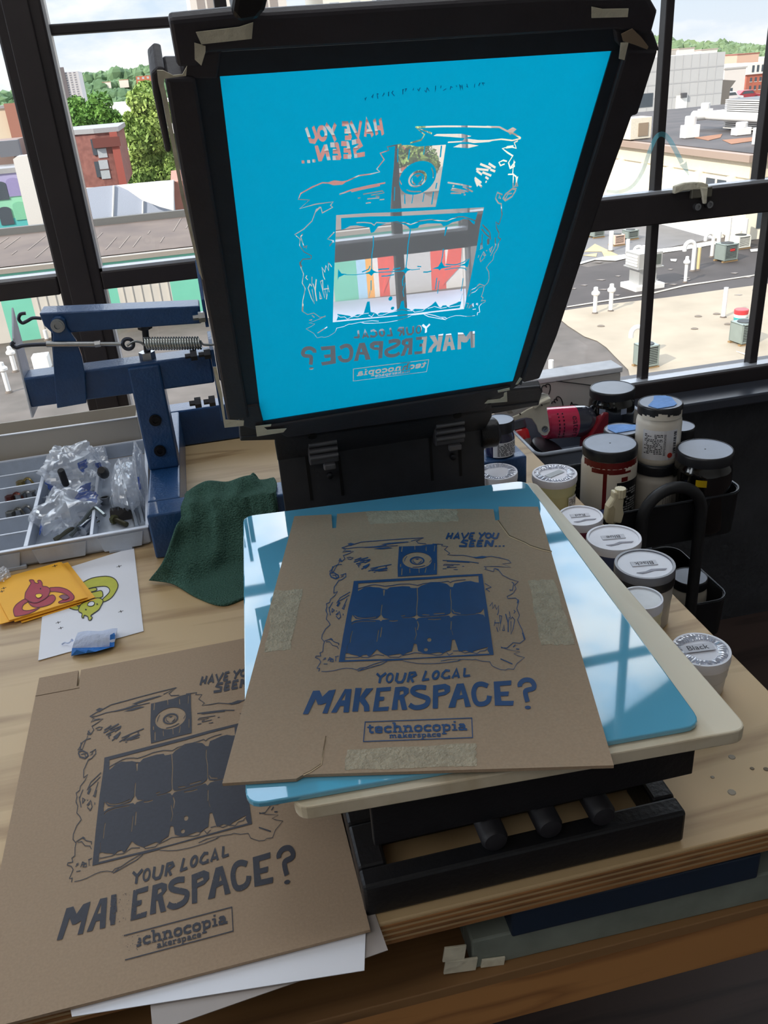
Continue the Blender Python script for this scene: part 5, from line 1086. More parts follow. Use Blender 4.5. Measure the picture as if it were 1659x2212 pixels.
# the press's channel that grips the lower bar
def ppx(name, pts, off, depth, m=None, bev=.0015):
    b = MB(); b.extrude([scp(*p_, off) for p_ in pts], -SN*depth); return b.build(name, m or charm, pr, bevel=bev)
ppx('clamp_channel', [(516, 897), (556, 890), (560, 925), (1060, 850), (1168, 836), (1172, 846), (1164, 876), (1062, 895), (620, 950), (519, 953)], -.024, .012)
ppx('clamp_channel_lip', [(516, 897), (556, 890), (1168, 836), (1170, 842), (556, 900), (518, 905)], -.0225, .004)
ppx('clamp_channel_lip', [(520, 944), (620, 936), (1164, 868), (1164, 876), (620, 950), (519, 953)], -.0225, .004)
ppx('clamp_upper_plate', [(592, 934), (1062, 872), (1063, 900), (1046, 932), (940, 946), (600, 996), (594, 960)], -.0225, .004)
for q in ((675, 942), (988, 897)):
    p = scp(*q, -.0222); b = MB(); b.lathe([(.006, 0), (.006, .0012)], p, 16, basis((1, 0, 0), SV)); b.build('plate_hole', M('slot_black', (6, 6, 8), .6), pr)
# ================================================================== organizer tray and its contents
grey_pl = M('grey_plastic', (180, 188, 200), .38, .1, .06, 60, .05, 300)
TO = Vector((-.1475, 1.2145, 0)); TR = RZ(math.radians(2.0))
def tl(x, y, z=0.0): return TO + TR @ Vector((x, y, z))
tr = thing('organizer_tray', tl(-.2, .19), 'grey plastic organizer tray of small parts on the bench left of the blue post', 'organizer tray')
b = MB(); RH = .031
def wall(x0, y0, x1, y1, h=RH, t=.0035, z0=.0035):
    b.box(tl((x0+x1)/2, (y0+y1)/2, (h+z0)/2+.001), (abs(x1-x0)+t, abs(y1-y0)+t, h-z0), TR)
b.box(tl(-.235, .1875, .003), (.466, .372, .004), TR)
for a in ((-.47, 0, 0, 0), (-.47, .375, 0, .375), (0, 0, 0, .375), (-.47, 0, -.47, .375), (-.178, 0, -.178, .375), (-.083, 0, -.083, .375)): wall(*a)
for y_ in (.058, .118, .185, .245, .305): wall(-.47, y_, -.178, y_, RH-.001)
wall(-.178, .2, -.083, .2, .022)
b.build('tray_body', grey_pl, tr, bevel=.0016)
b = MB()
for x0, x1 in ((-.462, -.186), (-.170, -.091), (-.075, -.007)): b.extrude([tl(x0, -.0035, .004), tl(x0+.008, -.0085, .002), tl(x1-.008, -.0085, .002), tl(x1, -.0035, .004), tl(x1, -.0035, .029), tl(x0, -.0035, .029)][:0] or [tl(x0, -.003, .027), tl(x0+.006, -.0065, .004), tl(x1-.006, -.0065, .004), tl(x1, -.003, .027)], TR @ Vector((0, .003, 0)))
b.build('tray_front', grey_pl, tr, bevel=.001)
b = MB(); b.box(tl(-.235, -.0015, RH+.0008), (.474, .0075, .0022), TR); b.box(tl(.0005, .1875, RH+.0008), (.006, .37, .0022), TR); b.box(tl(-.235, .3765, RH+.0008), (.474, .006, .0022), TR); b.box(tl(-.178, .1875, RH+.0008), (.0065, .37, .0022), TR); b.box(tl(-.083, .1875, RH+.0008), (.005, .37, .0022), TR)
for y_ in (.058, .118, .185, .245, .305): b.box(tl(-.326, y_, RH+.0004), (.29, .004, .0016), TR)
b.build('tray_rim', M('tray_rim_light', (204, 210, 222), .35, .1, .04, 60), tr, bevel=.0007)
for x_ in (-.2, -.045): MB().box(tl(x_, -.004, .003), (.035, .006, .006), TR).build('tray_foot', grey_pl, tr, bevel=.001)
# bin behind the tray
sb = thing('storage_bin', (-.42, 1.655, 0), 'pale grey shallow bin standing behind the organizer tray against the window', 'storage bin')
b = MB(); pale = M('pale_grey_plastic', (176, 168, 156), .5, 0, .05, 8)
b.span((-.75, 1.600, .0005), (-.169, 1.6035, .0745)); b.span((-.75, 1.676, .0005), (-.169, 1.68, .0745)); b.span((-.1725, 1.6035, .0005), (-.169, 1.676, .0745)); b.span((-.75, 1.6035, .0005), (-.7465, 1.676, .0745)); b.span((-.7465, 1.6035, .0005), (-.1725, 1.676, .004)); b.build('bin_body', pale, sb, bevel=.0008)
b = MB(); b.span((-.75, 1.599, .0745), (-.168, 1.605, .0765)); b.build('bin_rim', M('bin_rim_white', (228, 230, 236), .4), sb, bevel=.0006)
# crumpled clear bags
bagm = film('clear_bag', (232, 238, 248), .46, .35, .18, gl=.36); inkb = film('bag_print_blue', (40, 84, 176), .2, .5, .3, gl=.1)
def crumple(name, label, c, size, seed, rz=0.0, mat=bagm, amp=.16, contents=(), prints=(), knot=None, n=(46, 30)):
    rnd = random.Random(seed); t = thing(name, Vector((c.x, c.y, max(.006, c.z-size[2]*.8))), label, 'plastic bag', 'plastic bags in the tray')
    waves = [(Vector((rnd.gauss(0, 1), rnd.gauss(0, 1), rnd.gauss(0, 1)))*rnd.choice((2.0, 3.5, 6, 9)), rnd.uniform(0, 6.28)) for _ in range(9)]
    R_ = RZ(rz)
    def rad(d):
        s_ = 0
        for w_, ph in waves: s_ += (1-2*abs(math.sin(w_.dot(d)+ph)))/(1+w_.length*.28)
        return 1+amp*s_
    def pt(u, v, k=1.0):
        th, ph = 2*PI*u, PI*v; d = Vector((math.sin(ph)*math.cos(th), math.sin(ph)*math.sin(th), math.cos(ph)))
        p = d*rad(d)*k; p = Vector((p.x*size[0], p.y*size[1], p.z*size[2]))
        if p.z < -size[2]*.75: p.z = -size[2]*.75
        q = c + R_ @ p; q.z = max(q.z, .0065); return q
    b = MB(); b.grid(lambda u, v: pt(u, v), n[0], n[1]); o = b.build('bag', mat, t, smooth=28)
    for (u0, u1, v0, v1) in prints:
        b = MB(); b.grid(lambda u, v: pt(u0+(u1-u0)*u, v0+(v1-v0)*v, 1.012), 8, 5); b.build('print', inkb, t, smooth=28)
    return t
def at_tray(px, py, z): return atz(px, py, z)
crumple('plastic_bag', 'clear crumpled bag with blue print lying over the rear of the tray', at_tray(150, 1010, .045), (.060, .070, .044), 2, .2, prints=((.60, .68, .5, .66), (.80, .86, .3, .42)))
crumple('plastic_bag', 'clear bag with a blue printed corner in the middle compartment', at_tray(142, 1098, .03), (.050, .080, .033), 5, -.15, prints=((.98, 1.06, .2, .42), (.08, .13, .22, .5), (.68, .71, .4, .5)))
crumple('plastic_bag', 'tight silvery clear bag roll in the right compartment', at_tray(270, 1048, .035), (.027, .092, .034), 9, .05, amp=.09)
crumple('plastic_bag', 'small knotted clear bag standing between the larger bags', at_tray(208, 1000, .045), (.022, .03, .034), 12, .3, amp=.2, prints=((.7, .8, .4, .55),))
crumple('plastic_bag', 'long clear bag tail leaning on the right edge of the tray', at_tray(303, 1025, .045), (.010, .09, .045), 15, .06, amp=.1, prints=((.72, .78, .3, .42),))
# dark pieces in and around the bags
black_pl = M('black_plastic', (24, 24, 28), .4); chrome = M('chrome', (200, 204, 210), .12, 1.0, .04, 30)
def ttag(o, lab, cat, g=None): return tag(o, lab, cat, g)
c = at_tray(143, 1008, .06); b = MB(); b.lathe([(.0055, -.018), (.006, -.012), (.006, .014), (.005, .016)], c+Vector((0, -.045, .0)), 16, RX(.35)); ttag(b.build('plug', black_pl, smooth=40), 'short black cylindrical plug in front of the rear clear bag', 'plug')
c = at_tray(224, 1010, .05); b = MB(); b.lathe([(.009, -.012), (.010, 0), (.006, .014)], c+Vector((0, -.02, 0)), 12, RX(.9)); ttag(b.build('rubber_stopper', black_pl, smooth=40), 'black rubber piece wedged beside the silvery bag roll', 'stopper')
def hexkey(name, label, pts, r, m, g='hex keys in the tray'):
    b = MB(); b.tube(smooth_path([atz(x, y, z) for x, y, z in pts], 5), r, 6); return tag(b.build(name, m, smooth=30), label, 'hex key', g)
hexkey('hex_key', 'long grey hex key lying across the middle compartment', [(152, 1158, .010), (178, 1128, .022), (196, 1104, .032), (204, 1097, .034), (212, 1101, .034), (226, 1113, .032)], .0032, M('key_steel', (128, 136, 136), .3, .8))
for k, (pts, lab) in enumerate((([(296, 1138, .008), (289, 1112, .010), (283, 1101, .011), (276, 1101, .011)], 'bright hex key left of a pair in the right compartment'), ([(309, 1130, .008), (304, 1106, .010), (300, 1095, .011), (290, 1093, .011)], 'bright hex key right of a pair in the right compartment'))):
    hexkey('hex_key', lab, pts, .0042, M('bright_key', (206, 212, 218), .2, .9))
a, c = atz(158, 1152, .014), atz(186, 1130, .016)
d_ = (c-a).normalized(); b = MB(); b.lathe([(.006, 0), (.0095, .001), (.0095, .016), (.0098, .018), (.0098, .034), (.006, .035)], a+Vector((.012, .002, 0)), 24, basis(d_.orthogonal(), d_.cross(d_.orthogonal()))); ttag(b.build('socket', chrome, smooth=30), 'chrome socket beside the long hex key in the middle compartment', 'socket')
b = MB(); b.tube([atz(118, 1166, .008), atz(172, 1130, .014)], .0036, 8); ttag(b.build('metal_rod', M('olive_rod', (124, 122, 104), .4, .5), smooth=40), 'dull olive rod beside the chrome socket', 'rod')
c = atz(227, 1081, .014); b = MB(); b.rings([[c+Vector((math.cos(a_)*r_, math.sin(a_)*r_*.8, z_)) for a_ in [2*PI*k/20 for k in range(20)]] for r_, z_ in ((.0085, -.006), (.0085, .006), (.006, .006), (.006, -.006))], cap=False); ttag(b.build('spacer_ring', zinc, smooth=40), 'zinc spacer ring by the silvery bag', 'ring')
t = thing('binder_clip', atz(263, 1118, .006), 'black binder clip with wire handles in the right compartment', 'binder clip')
p = atz(262, 1115, .012); b = MB(); b.extrude([p+Vector((-.018, -.008, -.006)), p+Vector((.018, -.004, -.006)), p+Vector((.016, .004, .012)), p+Vector((-.016, .002, .012))], (0, .006, .002)); b.build('clip_body', black_pl, t, bevel=.001)
for s_ in (-.007, .009): b = MB(); b.tube(smooth_path([p+Vector((s_-.004, .002, .010)), p+Vector((s_-.006, .008, .026)), p+Vector((s_, .010, .034)), p+Vector((s_+.006, .008, .026)), p+Vector((s_+.004, .002, .010))], 5), .0008, 6); b.build('wire_handle', zinc, t, smooth=60)
t = thing('hex_bolt', atz(258, 1132, .007), 'olive hex bolt lying under the binder clip', 'bolt'); p = atz(247, 1122, .012); q = atz(276, 1134, .010); d_ = (q-p).normalized(); A_ = basis(d_.orthogonal(), d_.cross(d_.orthogonal()))
b = MB(); b.lathe([(.0075, -.004), (.0075, .003)], p, 6, A_); b.build('bolt_head', M('olive_bolt', (120, 120, 84), .4, .5), t, smooth=20); b = MB(); b.lathe([(.0042, .003), (.0042, .030)], p, 12, A_); b.build('bolt_shaft', M('olive_bolt_dark', (84, 80, 60), .4, .5), t, smooth=40)
for k, (px_, py_, cc, lab) in enumerate(((20, 1076, (110, 60, 52), 'small red-brown screw in the left tray column'), (40, 1072, (150, 150, 150), 'zinc wing nut in the left tray column, third row'), (65, 1067, (140, 140, 140), 'bent steel clip at the right of the third row in the tray'), (22, 1110, (120, 118, 112), 'curved steel ring in the fourth row of the tray'), (40, 1104, (150, 150, 150), 'bright wing nut in the fourth row of the tray'), (44, 1044, (150, 132, 84), 'small brass peg in the second row of the tray'))):
    c = atz(px_, py_, .016); t = thing('loose_fastener', c-Vector((0, 0, .011)), lab, 'fastener')
    m_ = M('fastener_%d' % k, cc, .3, .8)
    b = MB(); b.lathe([(.009, -.011), (.007, .004)], c, 6); b.build('head', m_, t, smooth=20)
    b = MB(); b.tube(smooth_path([c+Vector((.003, 0, 0)), c+Vector((.011, .006, .005)), c+Vector((.018, .001, .003)), c+Vector((.024, -.003, -.008))], 4), .0022, 6); b.build('shank', m_, t, smooth=40)
crumple('plastic_bag', 'scrap of clear film at the left edge of the photo by the yellow cards', atz(-4, 1245, .012), (.016, .02, .01), 21, 0, amp=.2)

# ================================================================== green cloth
rows = [([(415, 1090), (450, 1066), (500, 1060), (534, 1039), (557, 1038), (595, 1090)], 1.228), ([(402, 1090), (445, 1064), (495, 1066), (535, 1058), (564, 1070), (606, 1102)], 1.200),
        ([(390, 1122), (432, 1112), (480, 1112), (530, 1108), (572, 1116), (606, 1136)], 1.150), ([(372, 1172), (415, 1178), (470, 1182), (520, 1182), (560, 1184), (600, 1190)], 1.118),
        ([(347, 1222), (392, 1236), (440, 1245), (500, 1252), (545, 1248), (590, 1240)], 1.083)]
ctl = [[aty(x, y, yy) for x, y in r] for r, yy in rows] + [[atz(x, y, .004) for x, y in ((321, 1254), (374, 1262), (425, 1288), (480, 1305), (532, 1288), (585, 1272))]]
ctl[0] = [p+Vector((0, 0, -.004)) for p in ctl[0]]
fine = [smooth_path(r, 8) for r in ctl]; cols_ = list(zip(*fine)); surf = [smooth_path(list(c_), 8) for c_ in cols_]
def clo(u, v):
    i = min(len(surf)-1, int(round(u*(len(surf)-1)))); j = min(len(surf[0])-1, int(round(v*(len(surf[0])-1)))); p = surf[i][j]
    k = math.sin(PI*min(1, v*1.1))
    w_ = .0035*math.sin(u*15+v*4)*k + .0022*math.sin(u*31-v*9+1)*k + .002*math.sin(v*17+u*6)*k
    w_ *= 1.5; q = p + Vector((0, -w_, w_*.6)); q.z = max(q.z, .003)
    q.z += .010*math.exp(-((v-.16)/.05)**2)+.014*math.exp(-((u-.74)/.13)**2-(v/.12)**2); q.y -= .008*math.exp(-((v-.22)/.06)**2)
    if 1.157 < q.y < 1.216: q.z = .0795+max(0, q.z-.070)
    elif q.y >= 1.216: q.y = max(q.y, 1.2155)
    elif q.z < .078: q.y = min(q.y, 1.1565-max(0, q.z-.06)*.1)
    return q
cloth_m = M('green_microfibre', (92, 132, 118), .95, 0, .25, 500, .9, 420, rgb2=(62, 98, 88), spec=.2)
b = MB(); b.grid(clo, len(surf)-1, len(surf[0])-1)
o = b.build('microfibre_cloth', cloth_m, smooth=80, solid=.003); tag(o, 'dark green microfibre cloth draped over the press beam beside the blue sheet', 'cloth')
o.modifiers['solid'].offset = 1

# ================================================================== sticker sheet, yellow cards, tape packet
def k4(x, y): return x/5.0273, 1180+y/5.0273
def shape(name, pts, z, m, par, off=lambda p: p):
    b = MB(); b.extrude([atz(*k4(*q), z) for q in pts], (0, 0, .0002)); return b.build(name, m, par)
wsht = thing('printed_paper', atz(200, 1310, 0), 'white paper with a yellow-green looped creature printed on it, left of the green cloth', 'printed paper')
b = MB(); b.extrude([atz(*q, .0012) for q in ((99, 1241), (151, 1225), (289, 1182), (310, 1363), (82.5, 1426.6))], (0, 0, -.0006)); b.build('sheet', paperm, wsht)
outl = M('print_black', (38, 38, 34), .7); oliv = M('print_olive', (190, 192, 66), .7, 0, .06, 80); whi = M('print_white', (232, 234, 242), .8)
zz = .00125
def inked(pts, fill, par, z, w=9, oc=None):
    P_ = spl(pts+pts[:1], 3)
    shape('print_shape', P_[:-1], z, fill, par)
    b = MB(); 
    for a, c in zip(P_, P_[1:]):
        q = outline([a, c], w); b.extrude([atz(*k4(*r), z+.00025) for r in q], (0, 0, .0001))
    b.build('print_line', oc or outl, par)
inked([(905, 390), (1000, 345), (1150, 325), (1240, 350), (1280, 410), (1270, 470), (1210, 560), (1125, 605), (1108, 582), (1180, 510), (1190, 470), (1160, 440), (1100, 436), (1000, 450), (915, 470), (898, 430)], oliv, wsht, zz)
inked([(925, 470), (985, 458), (1040, 450), (1045, 480), (935, 506)], oliv, wsht, zz)
inked([(850, 640), (870, 570), (930, 520), (1050, 490), (1105, 485), (1115, 545), (1060, 565), (970, 585), (890, 640)], oliv, wsht, zz)
inked([(700, 640), (760, 622), (850, 652), (850, 690), (780, 682)], oliv, wsht, zz)
inked([(850, 690), (880, 630), (960, 590), (1060, 560), (1115, 582), (1115, 612), (1095, 650), (1070, 690), (1000, 740), (985, 760), (1002, 772), (985, 802), (962, 800), (955, 768), (930, 752), (912, 752), (908, 780), (888, 770), (890, 730), (858, 712)], oliv, wsht, zz+.0004)
inked([(948, 640), (965, 610), (1000, 598), (1026, 615), (1010, 645), (970, 650)], whi, wsht, zz+.0008, 7)
for q in ((932, 688), (1055, 628)): shape('print_dot', [(q[0]+9*math.cos(a), q[1]+8*math.sin(a)) for a in [k*PI/4 for k in range(8)]], zz+.001, outl, wsht)
def reg(q, z, par, m):
    x, y = q; b = MB(); K = .62
    for seg in (((x-45, y+14), (x+45, y-14)), ((x-8, y-20), (x+8, y+20)), ((x-18, y+10), (x+2, y-18)), ((x-2, y+20), (x+20, y-8))): b.extrude([atz(*k4(*r), z) for r in outline([(x+(a_[0]-x)*K, y+(a_[1]-y)*K) for a_ in seg], 4)], (0, 0, .0001))
    b.build('register_mark', m, par)
for q in ((1293, 218), (1312, 708), (660, 888), (632, 828)): reg(q, zz, wsht, outl)
# stack of yellow cards
yel = M('yellow_card', (250, 184, 52), .7, 0, .03, 20); ylo = M('yellow_card_edge', (226, 122, 30), .7)
base = [(645, 168), (922, 556), (98, 802), (-330, 560), (-330, 540)]
rnd = random.Random(2); ncard = 7; top_off = None
labs = ['bottom yellow card of the fanned stack, lying on the white paper', 'second yellow card from the bottom of the stack', 'third yellow card from the bottom of the stack', 'middle yellow card of the stack', 'third yellow card from the top of the stack', 'yellow card just under the topmost one in the stack', 'topmost yellow card printed with a dark red looped creature']
Q4 = [atz(*k4(*q), .008) for q in ((645, 168), (922, 556), (98, 802))]; e1 = Q4[1]-Q4[0]; e2 = Q4[2]-Q4[1]
TLc = Q4[0]+e2*1.18
quad = [Q4[0], Q4[1], Q4[2]+e2*.12, TLc-e1*.0]
quad = [Q4[0], Q4[1], Q4[2], Q4[0]+e2]
for k in range(ncard):
    z = .0019+k*.00095; dx = Vector(((.0130, .0115, -.004, .006, -.0105, .003, 0)[k], (-.0015, .004, .002, -.001, -.003, .001, 0)[k], 0)); rz = (.03, .012, -.01, .008, -.02, .006, 0)[k]
    cc = (quad[0]+quad[2])/2; R_ = RZ(rz)
    pts = []
    for p in quad: q = cc + R_ @ (p-cc) + dx; q.z = z; pts.append(q)
    cd = thing('yellow_card', cc+Vector((0, 0, z-cc.z)), labs[k], 'printed card', 'yellow printed cards')
    b = MB(); b.extrude(pts, (0, 0, -.0008)); b.build('card', yel if k != 2 else ylo, cd)
    if k == ncard-1: topc = cd
z = .0019+6*.00095+.0001
redp = M('print_red', (172, 62, 78), .7, 0, .06, 60); dred = M('print_dark_red', (104, 40, 54), .7); mauv = M('print_mauve', (132, 88, 104), .7); bri = M('print_bright_yellow', (255, 206, 60), .7)
inked([(155, 748), (145, 690), (180, 630), (270, 572), (304, 596), (250, 640), (246, 690), (320, 697), (430, 667), (320, 730), (180, 762)], redp, topc, z, 8, dred)
inked([(540, 450), (640, 445), (730, 470), (790, 520), (806, 560), (770, 592), (660, 617), (640, 602), (742, 552), (690, 510), (600, 492), (540, 490)], redp, topc, z, 8, dred)
inked([(305, 606), (400, 610), (530, 540), (580, 530), (602, 572), (545, 630), (430, 662), (350, 652)], redp, topc, z, 8, dred)
inked([(268, 566), (275, 510), (290, 480), (320, 430), (336, 400), (318, 368), (362, 366), (380, 396), (418, 402), (408, 374), (438, 370), (458, 400), (462, 432), (512, 440), (542, 470), (530, 520), (500, 560), (400, 612), (330, 602)], redp, topc, z+.0004, 8, dred)
inked([(390, 520), (430, 514), (456, 526), (445, 550), (410, 562), (385, 540)], bri, topc, z+.0008, 6, dred)
inked([(640, 545), (690, 525), (752, 552), (700, 580)], mauv, topc, z+.0005, 5, dred)
shape('print_dot', [(440+8*math.cos(a), 461+8*math.sin(a)) for a in [k*PI/4 for k in range(8)]], z+.0009, outl, topc)
for q in ((595, 213), (20, 490), (40, 455)): reg(q, z, topc, outl)
# blue tape packet
tp_ = thing('tape_packet', atz(200, 1400, .002), 'folded paper bundle bound in blue painter tape at the foot of the white printed paper', 'tape bundle')
def qd(L): return [atz(x, y, z) for x, y, z in L]
b = MB(); A_ = qd([(155, 1416, .0018), (157, 1398, .010), (162, 1378, .016), (168, 1366, .015), (170, 1372, .002)]); B_ = qd([(246, 1396, .0018), (248, 1382, .010), (252, 1366, .015), (254, 1358, .014), (252, 1366, .002)])
b.rings([[p.lerp(q, t) + Vector((0, 0, .0012*math.sin(t*9+i*2))) for i, (p, q) in enumerate(zip(A_, B_))] for t in [k/8 for k in range(9)]]); b.build('paper_fold', M('tissue_white', (196, 206, 230), .8, 0, .05, 50, .3, 120), tp_, smooth=50)
bl = M('painter_tape', (44, 120, 204), .65, 0, .15, 50, .3, 150)
def strip(L, nm='painter_tape_band'): b = MB(); b.extrude(qd(L), (0, -.0006, .0006)); b.build(nm, bl, tp_)
strip([(154, 1417, .0017), (156, 1400, .0095), (166, 1404, .0100), (186, 1411, .006), (190, 1404, .0095), (206, 1408, .005), (240, 1398, .0050), (246, 1397, .0017)])
strip([(237, 1399, .002), (238, 1372, .0148), (247, 1367, .0150), (249, 1372, .0135), (247, 1397, .002)])
b = MB(); b.tube(smooth_path(qd([(133, 1392, .003), (140, 1388, .004), (147, 1389, .005), (156, 1383, .010)]), 4), [.001]*12+[.0022], 6); b.build('twist', M('tissue_white', (196, 206, 230), .8), tp_, smooth=60)
# ================================================================== text helper (built-in font, as mesh)
_dg = None
def text_faces(txt):
    cu = bpy.data.curves.new('tmp_text', 'FONT'); cu.body = txt; cu.align_x = 'CENTER'; cu.align_y = 'CENTER'; cu.resolution_u = 3
    o = bpy.data.objects.new('tmp_text', cu); COL.objects.link(o)
    dg = bpy.context.evaluated_depsgraph_get(); dg.update(); me = o.evaluated_get(dg).to_mesh()
    v = [p.co.copy() for p in me.vertices]; f = [list(p.vertices) for p in me.polygons]
    o.evaluated_get(dg).to_mesh_clear(); bpy.data.objects.remove(o); bpy.data.curves.remove(cu)
    return v, f
def text_mesh(name, txt, fn, size, mat, par):
    v, f = text_faces(txt); off = wloc(par)
    me = bpy.data.meshes.new(name); me.from_pydata([fn(p.x*size, p.y*size)-off for p in v], [], f); me.materials.append(mat)
    o = bpy.data.objects.new(name, me); COL.objects.link(o); o.parent = par; return o
# ================================================================== rolling cart beside the bench
cartm = M('cart_black_steel', (26, 28, 32), .42, .2, .08, 80, .05, 300)
rimm = M('cart_rim', (44, 47, 52), .22, .4)
KX0, KX1, KY0, KY1 = .5335, .7945, 1.10, 1.293
ct = thing('utility_cart', ((KX0+KX1)/2, (KY0+KY1)/2, FZ), 'black steel rolling cart with arched handle standing right of the bench', 'utility cart')
def rrect(x0, x1, y0, y1, r, z, n=6):
    out = []
    for cx_, cy_, a0 in ((x1-r, y1-r, 0), (x0+r, y1-r, PI/2), (x0+r, y0+r, PI), (x1-r, y0+r, 3*PI/2)):
        out += [Vector((cx_+r*math.cos(a0+PI/2*k/n), cy_+r*math.sin(a0+PI/2*k/n), z)) for k in range(n+1)]
    return out
for zr in (-.0215, -.2255, -.45):
    zb = zr-.0745
    b = MB(); o_ = lambda z, i: rrect(KX0+i, KX1-i, KY0+i, KY1-i, .028-i*.5, z)
    b.rings([o_(zb, .003), o_(zr, 0), o_(zr, .003), o_(zb+.003, .006)]); b.build('tray', cartm, ct, smooth=40)
    MB().tube(rrect(KX0, KX1, KY0, KY1, .028, zr), .0026, 8, closed=True).build('tray_rim', rimm, ct, smooth=60)
HX0, HX1, HY = .6085, .7105, KY0-.011
def arch(y):
    c = (HX0+HX1)/2; r = (HX1-HX0)/2
    return [Vector((HX0, y, -.53))]+[Vector((c-r*math.cos(a), y, -.037+r*math.sin(a))) for a in [PI*k/16 for k in range(17)]]+[Vector((HX1, y, -.53))]
for y in (HY,): MB().tube(arch(y), .0095, 12).build('handle', M('handle_black', (30, 31, 34), .5, .1, .1, 60), ct, smooth=60)
for y in (HY, KY1+.011):
    for x in (HX0, HX1): MB().tube([(x, y, -.53 if y == HY else -.05), (x, y, -.74)], .0095, 12).build('leg', cartm, ct, smooth=60)
for x in (HX0, HX1):
    for y in (HY, KY1+.011):
        b = MB(); b.lathe([(.022, -.009), (.026, -.006), (.026, .006), (.022, .009)], (x, y, FZ+.027), 18, basis((0, 1, 0), (0, 0, 1))); b.build('caster', black_pl, ct, smooth=40)
# ================================================================== jars and tubs
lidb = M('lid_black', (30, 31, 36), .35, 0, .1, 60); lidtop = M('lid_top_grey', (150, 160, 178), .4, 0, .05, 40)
lidw = M('lid_white', (226, 226, 234), .45, 0, .03, 40); labw = M('label_white', (222, 222, 226), .6); labk = M('label_black', (22, 22, 26), .5)
typek = M('type_dark', (52, 52, 60), .7); jarw = M('jar_white_ink', (226, 218, 204), .4, 0, .04, 20, coat=.4)
def psize(px, py, w, y):
    p = aty(px, py, y); return p, w/2*(p-CAM).dot(CF)/FPX
def arc_patch(b, c, r, z0, z1, a0, a1, n=12):
    for k in range(n):
        t0, t1 = a0+(a1-a0)*k/n, a0+(a1-a0)*(k+1)/n
        b.face([c+Vector((r*math.cos(t0), r*math.sin(t0), z0)), c+Vector((r*math.cos(t1), r*math.sin(t1), z0)), c+Vector((r*math.cos(t1), r*math.sin(t1), z1)), c+Vector((r*math.cos(t0), r*math.sin(t0), z1))])
def lines_patch(name, c, r, z0, z1, a0, a1, rows, par, m, seed=1, fill=.75):
    rnd = random.Random(seed); b = MB()
    for k in range(rows):
        z = z1-(z1-z0)*(k+.5)/rows; h = (z1-z0)/rows*.28; a = a0
        while a < a1:
            da = rnd.uniform(.03, .09)*(a1-a0)*2; e = min(a1, a+da)
            if rnd.random() < fill: arc_patch(b, c, r, z-h, z+h, a, e, 2)
            a = e+.012*(a1-a0)*3
    return b.build(name, m, par)
def jar(label, top, r, h, body, lid=lidb, ltop=lidtop, lid_h=.017, shoulder=True, group='ink jars'):
    """screw-lid ink jar: top = centre of the lid's upper face"""
    c = Vector((top.x, top.y, top.z-h)); t = thing('ink_jar', c, label, 'ink jar', group); hb = h-lid_h
    rb = r*1.02 if shoulder else r*.96
    prof = [(rb*.90, 0), (rb*.97, .003), (rb, .008), (rb, hb-.016), (rb*.97, hb-.009), (r*.90, hb-.003), (r*.90, hb+.004)]
    b = MB(); b.lathe(prof, c, 40); b.build('body', body, t, smooth=40)
    b = MB(); b.lathe([(r*.9, hb), (r, hb), (r, h-.0035), (r*.985, h-.0012), (r*.95, h), (r*.93, h), (r*.925, h-.001)], c, 40, cap=False); b.build('lid', lid, t, smooth=40)
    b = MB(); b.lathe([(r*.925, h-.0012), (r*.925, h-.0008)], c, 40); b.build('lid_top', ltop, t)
    return t, c, hb
def lid_dot(t, c, h): b = MB(); b.lathe([(.0016, h-.0008), (.0014, h-.0004)], c, 8); b.build('lid_dimple', lidb, t)
FR = -PI/2-.35                                                # direction of the viewer seen from the jars
# quart jar with the red drip
p, r = psize(1318, 956, 117, 1.2); h = p.z-(-.093); red_ink = M('dark_red_ink', (112, 22, 22), .35, 0, .1, 40)
t, c, hb = jar('large white jar with dark red drip down its front, front left on the cart', p, r, h, jarw); lid_dot(t, c, h)
R_ = r*1.024
b = MB(); arc_patch(b, c, r*1.004, hb-.014, hb-.001, FR-1.2, FR+1.2); arc_patch(b, c, R_, hb-.02, hb-.012, FR-.75, FR+.5); arc_patch(b, c, R_, hb-.021, hb-.017, FR-.1, FR+.75); arc_patch(b, c, R_, .042, hb-.014, FR-.30, FR-.16); arc_patch(b, c, R_, .037, .043, FR-.27, FR-.19)
arc_patch(b, c, R_, hb-.035, hb-.027, FR+.36, FR+.62); b.build('ink_drip', red_ink, t, smooth=40)
b = MB(); arc_patch(b, c, R_, .006, hb-.036, FR+.2, FR+1.35); b.build('label', labk, t, smooth=40)
lines_patch('label_text', c, R_+.0004, .012, hb-.048, FR+.32, FR+1.1, 16, t, M('type_light', (190, 190, 190), .7), 3)
# stacked pair
pt_, rt = psize(1427, 868, 95, 1.21); ht = pt_.z-(-.093); h2 = ht/2
t, c, hb = jar('white ink jar with lid taped blue, upper jar of the stacked pair', pt_, rt, h2-.0005, jarw)
b = MB(); arc_patch(b, c, rt*1.026, .012, hb-.020, FR-.85, FR+.75); b.build('label', labw, t, smooth=40)
lines_patch('label_text', c, rt*1.03, .022, hb-.026, FR-.75, FR+.05, 13, t, typek, 5, .85); lines_patch('label_text', c, rt*1.03, .02, hb-.026, FR+.1, FR+.2, 15, t, typek, 6, .9)
b = MB()
for k in range(13): arc_patch(b, c, rt*1.03, .022+k*.0031, .0235+k*.0031+.0006*(k % 3), FR+.56, FR+.72, 2)
b.build('barcode', typek, t)
b = MB(); b.lathe([(.0045, 0), (.0045, .0006)], c+Vector((rt*1.03*math.cos(FR+.42), rt*1.03*math.sin(FR+.42), .020)), 14, basis((-math.sin(FR+.42), math.cos(FR+.42), 0), (0, 0, 1))); b.build('red_dot', M('red_dot', (196, 56, 44), .6), t)
H_ = h2-.0005
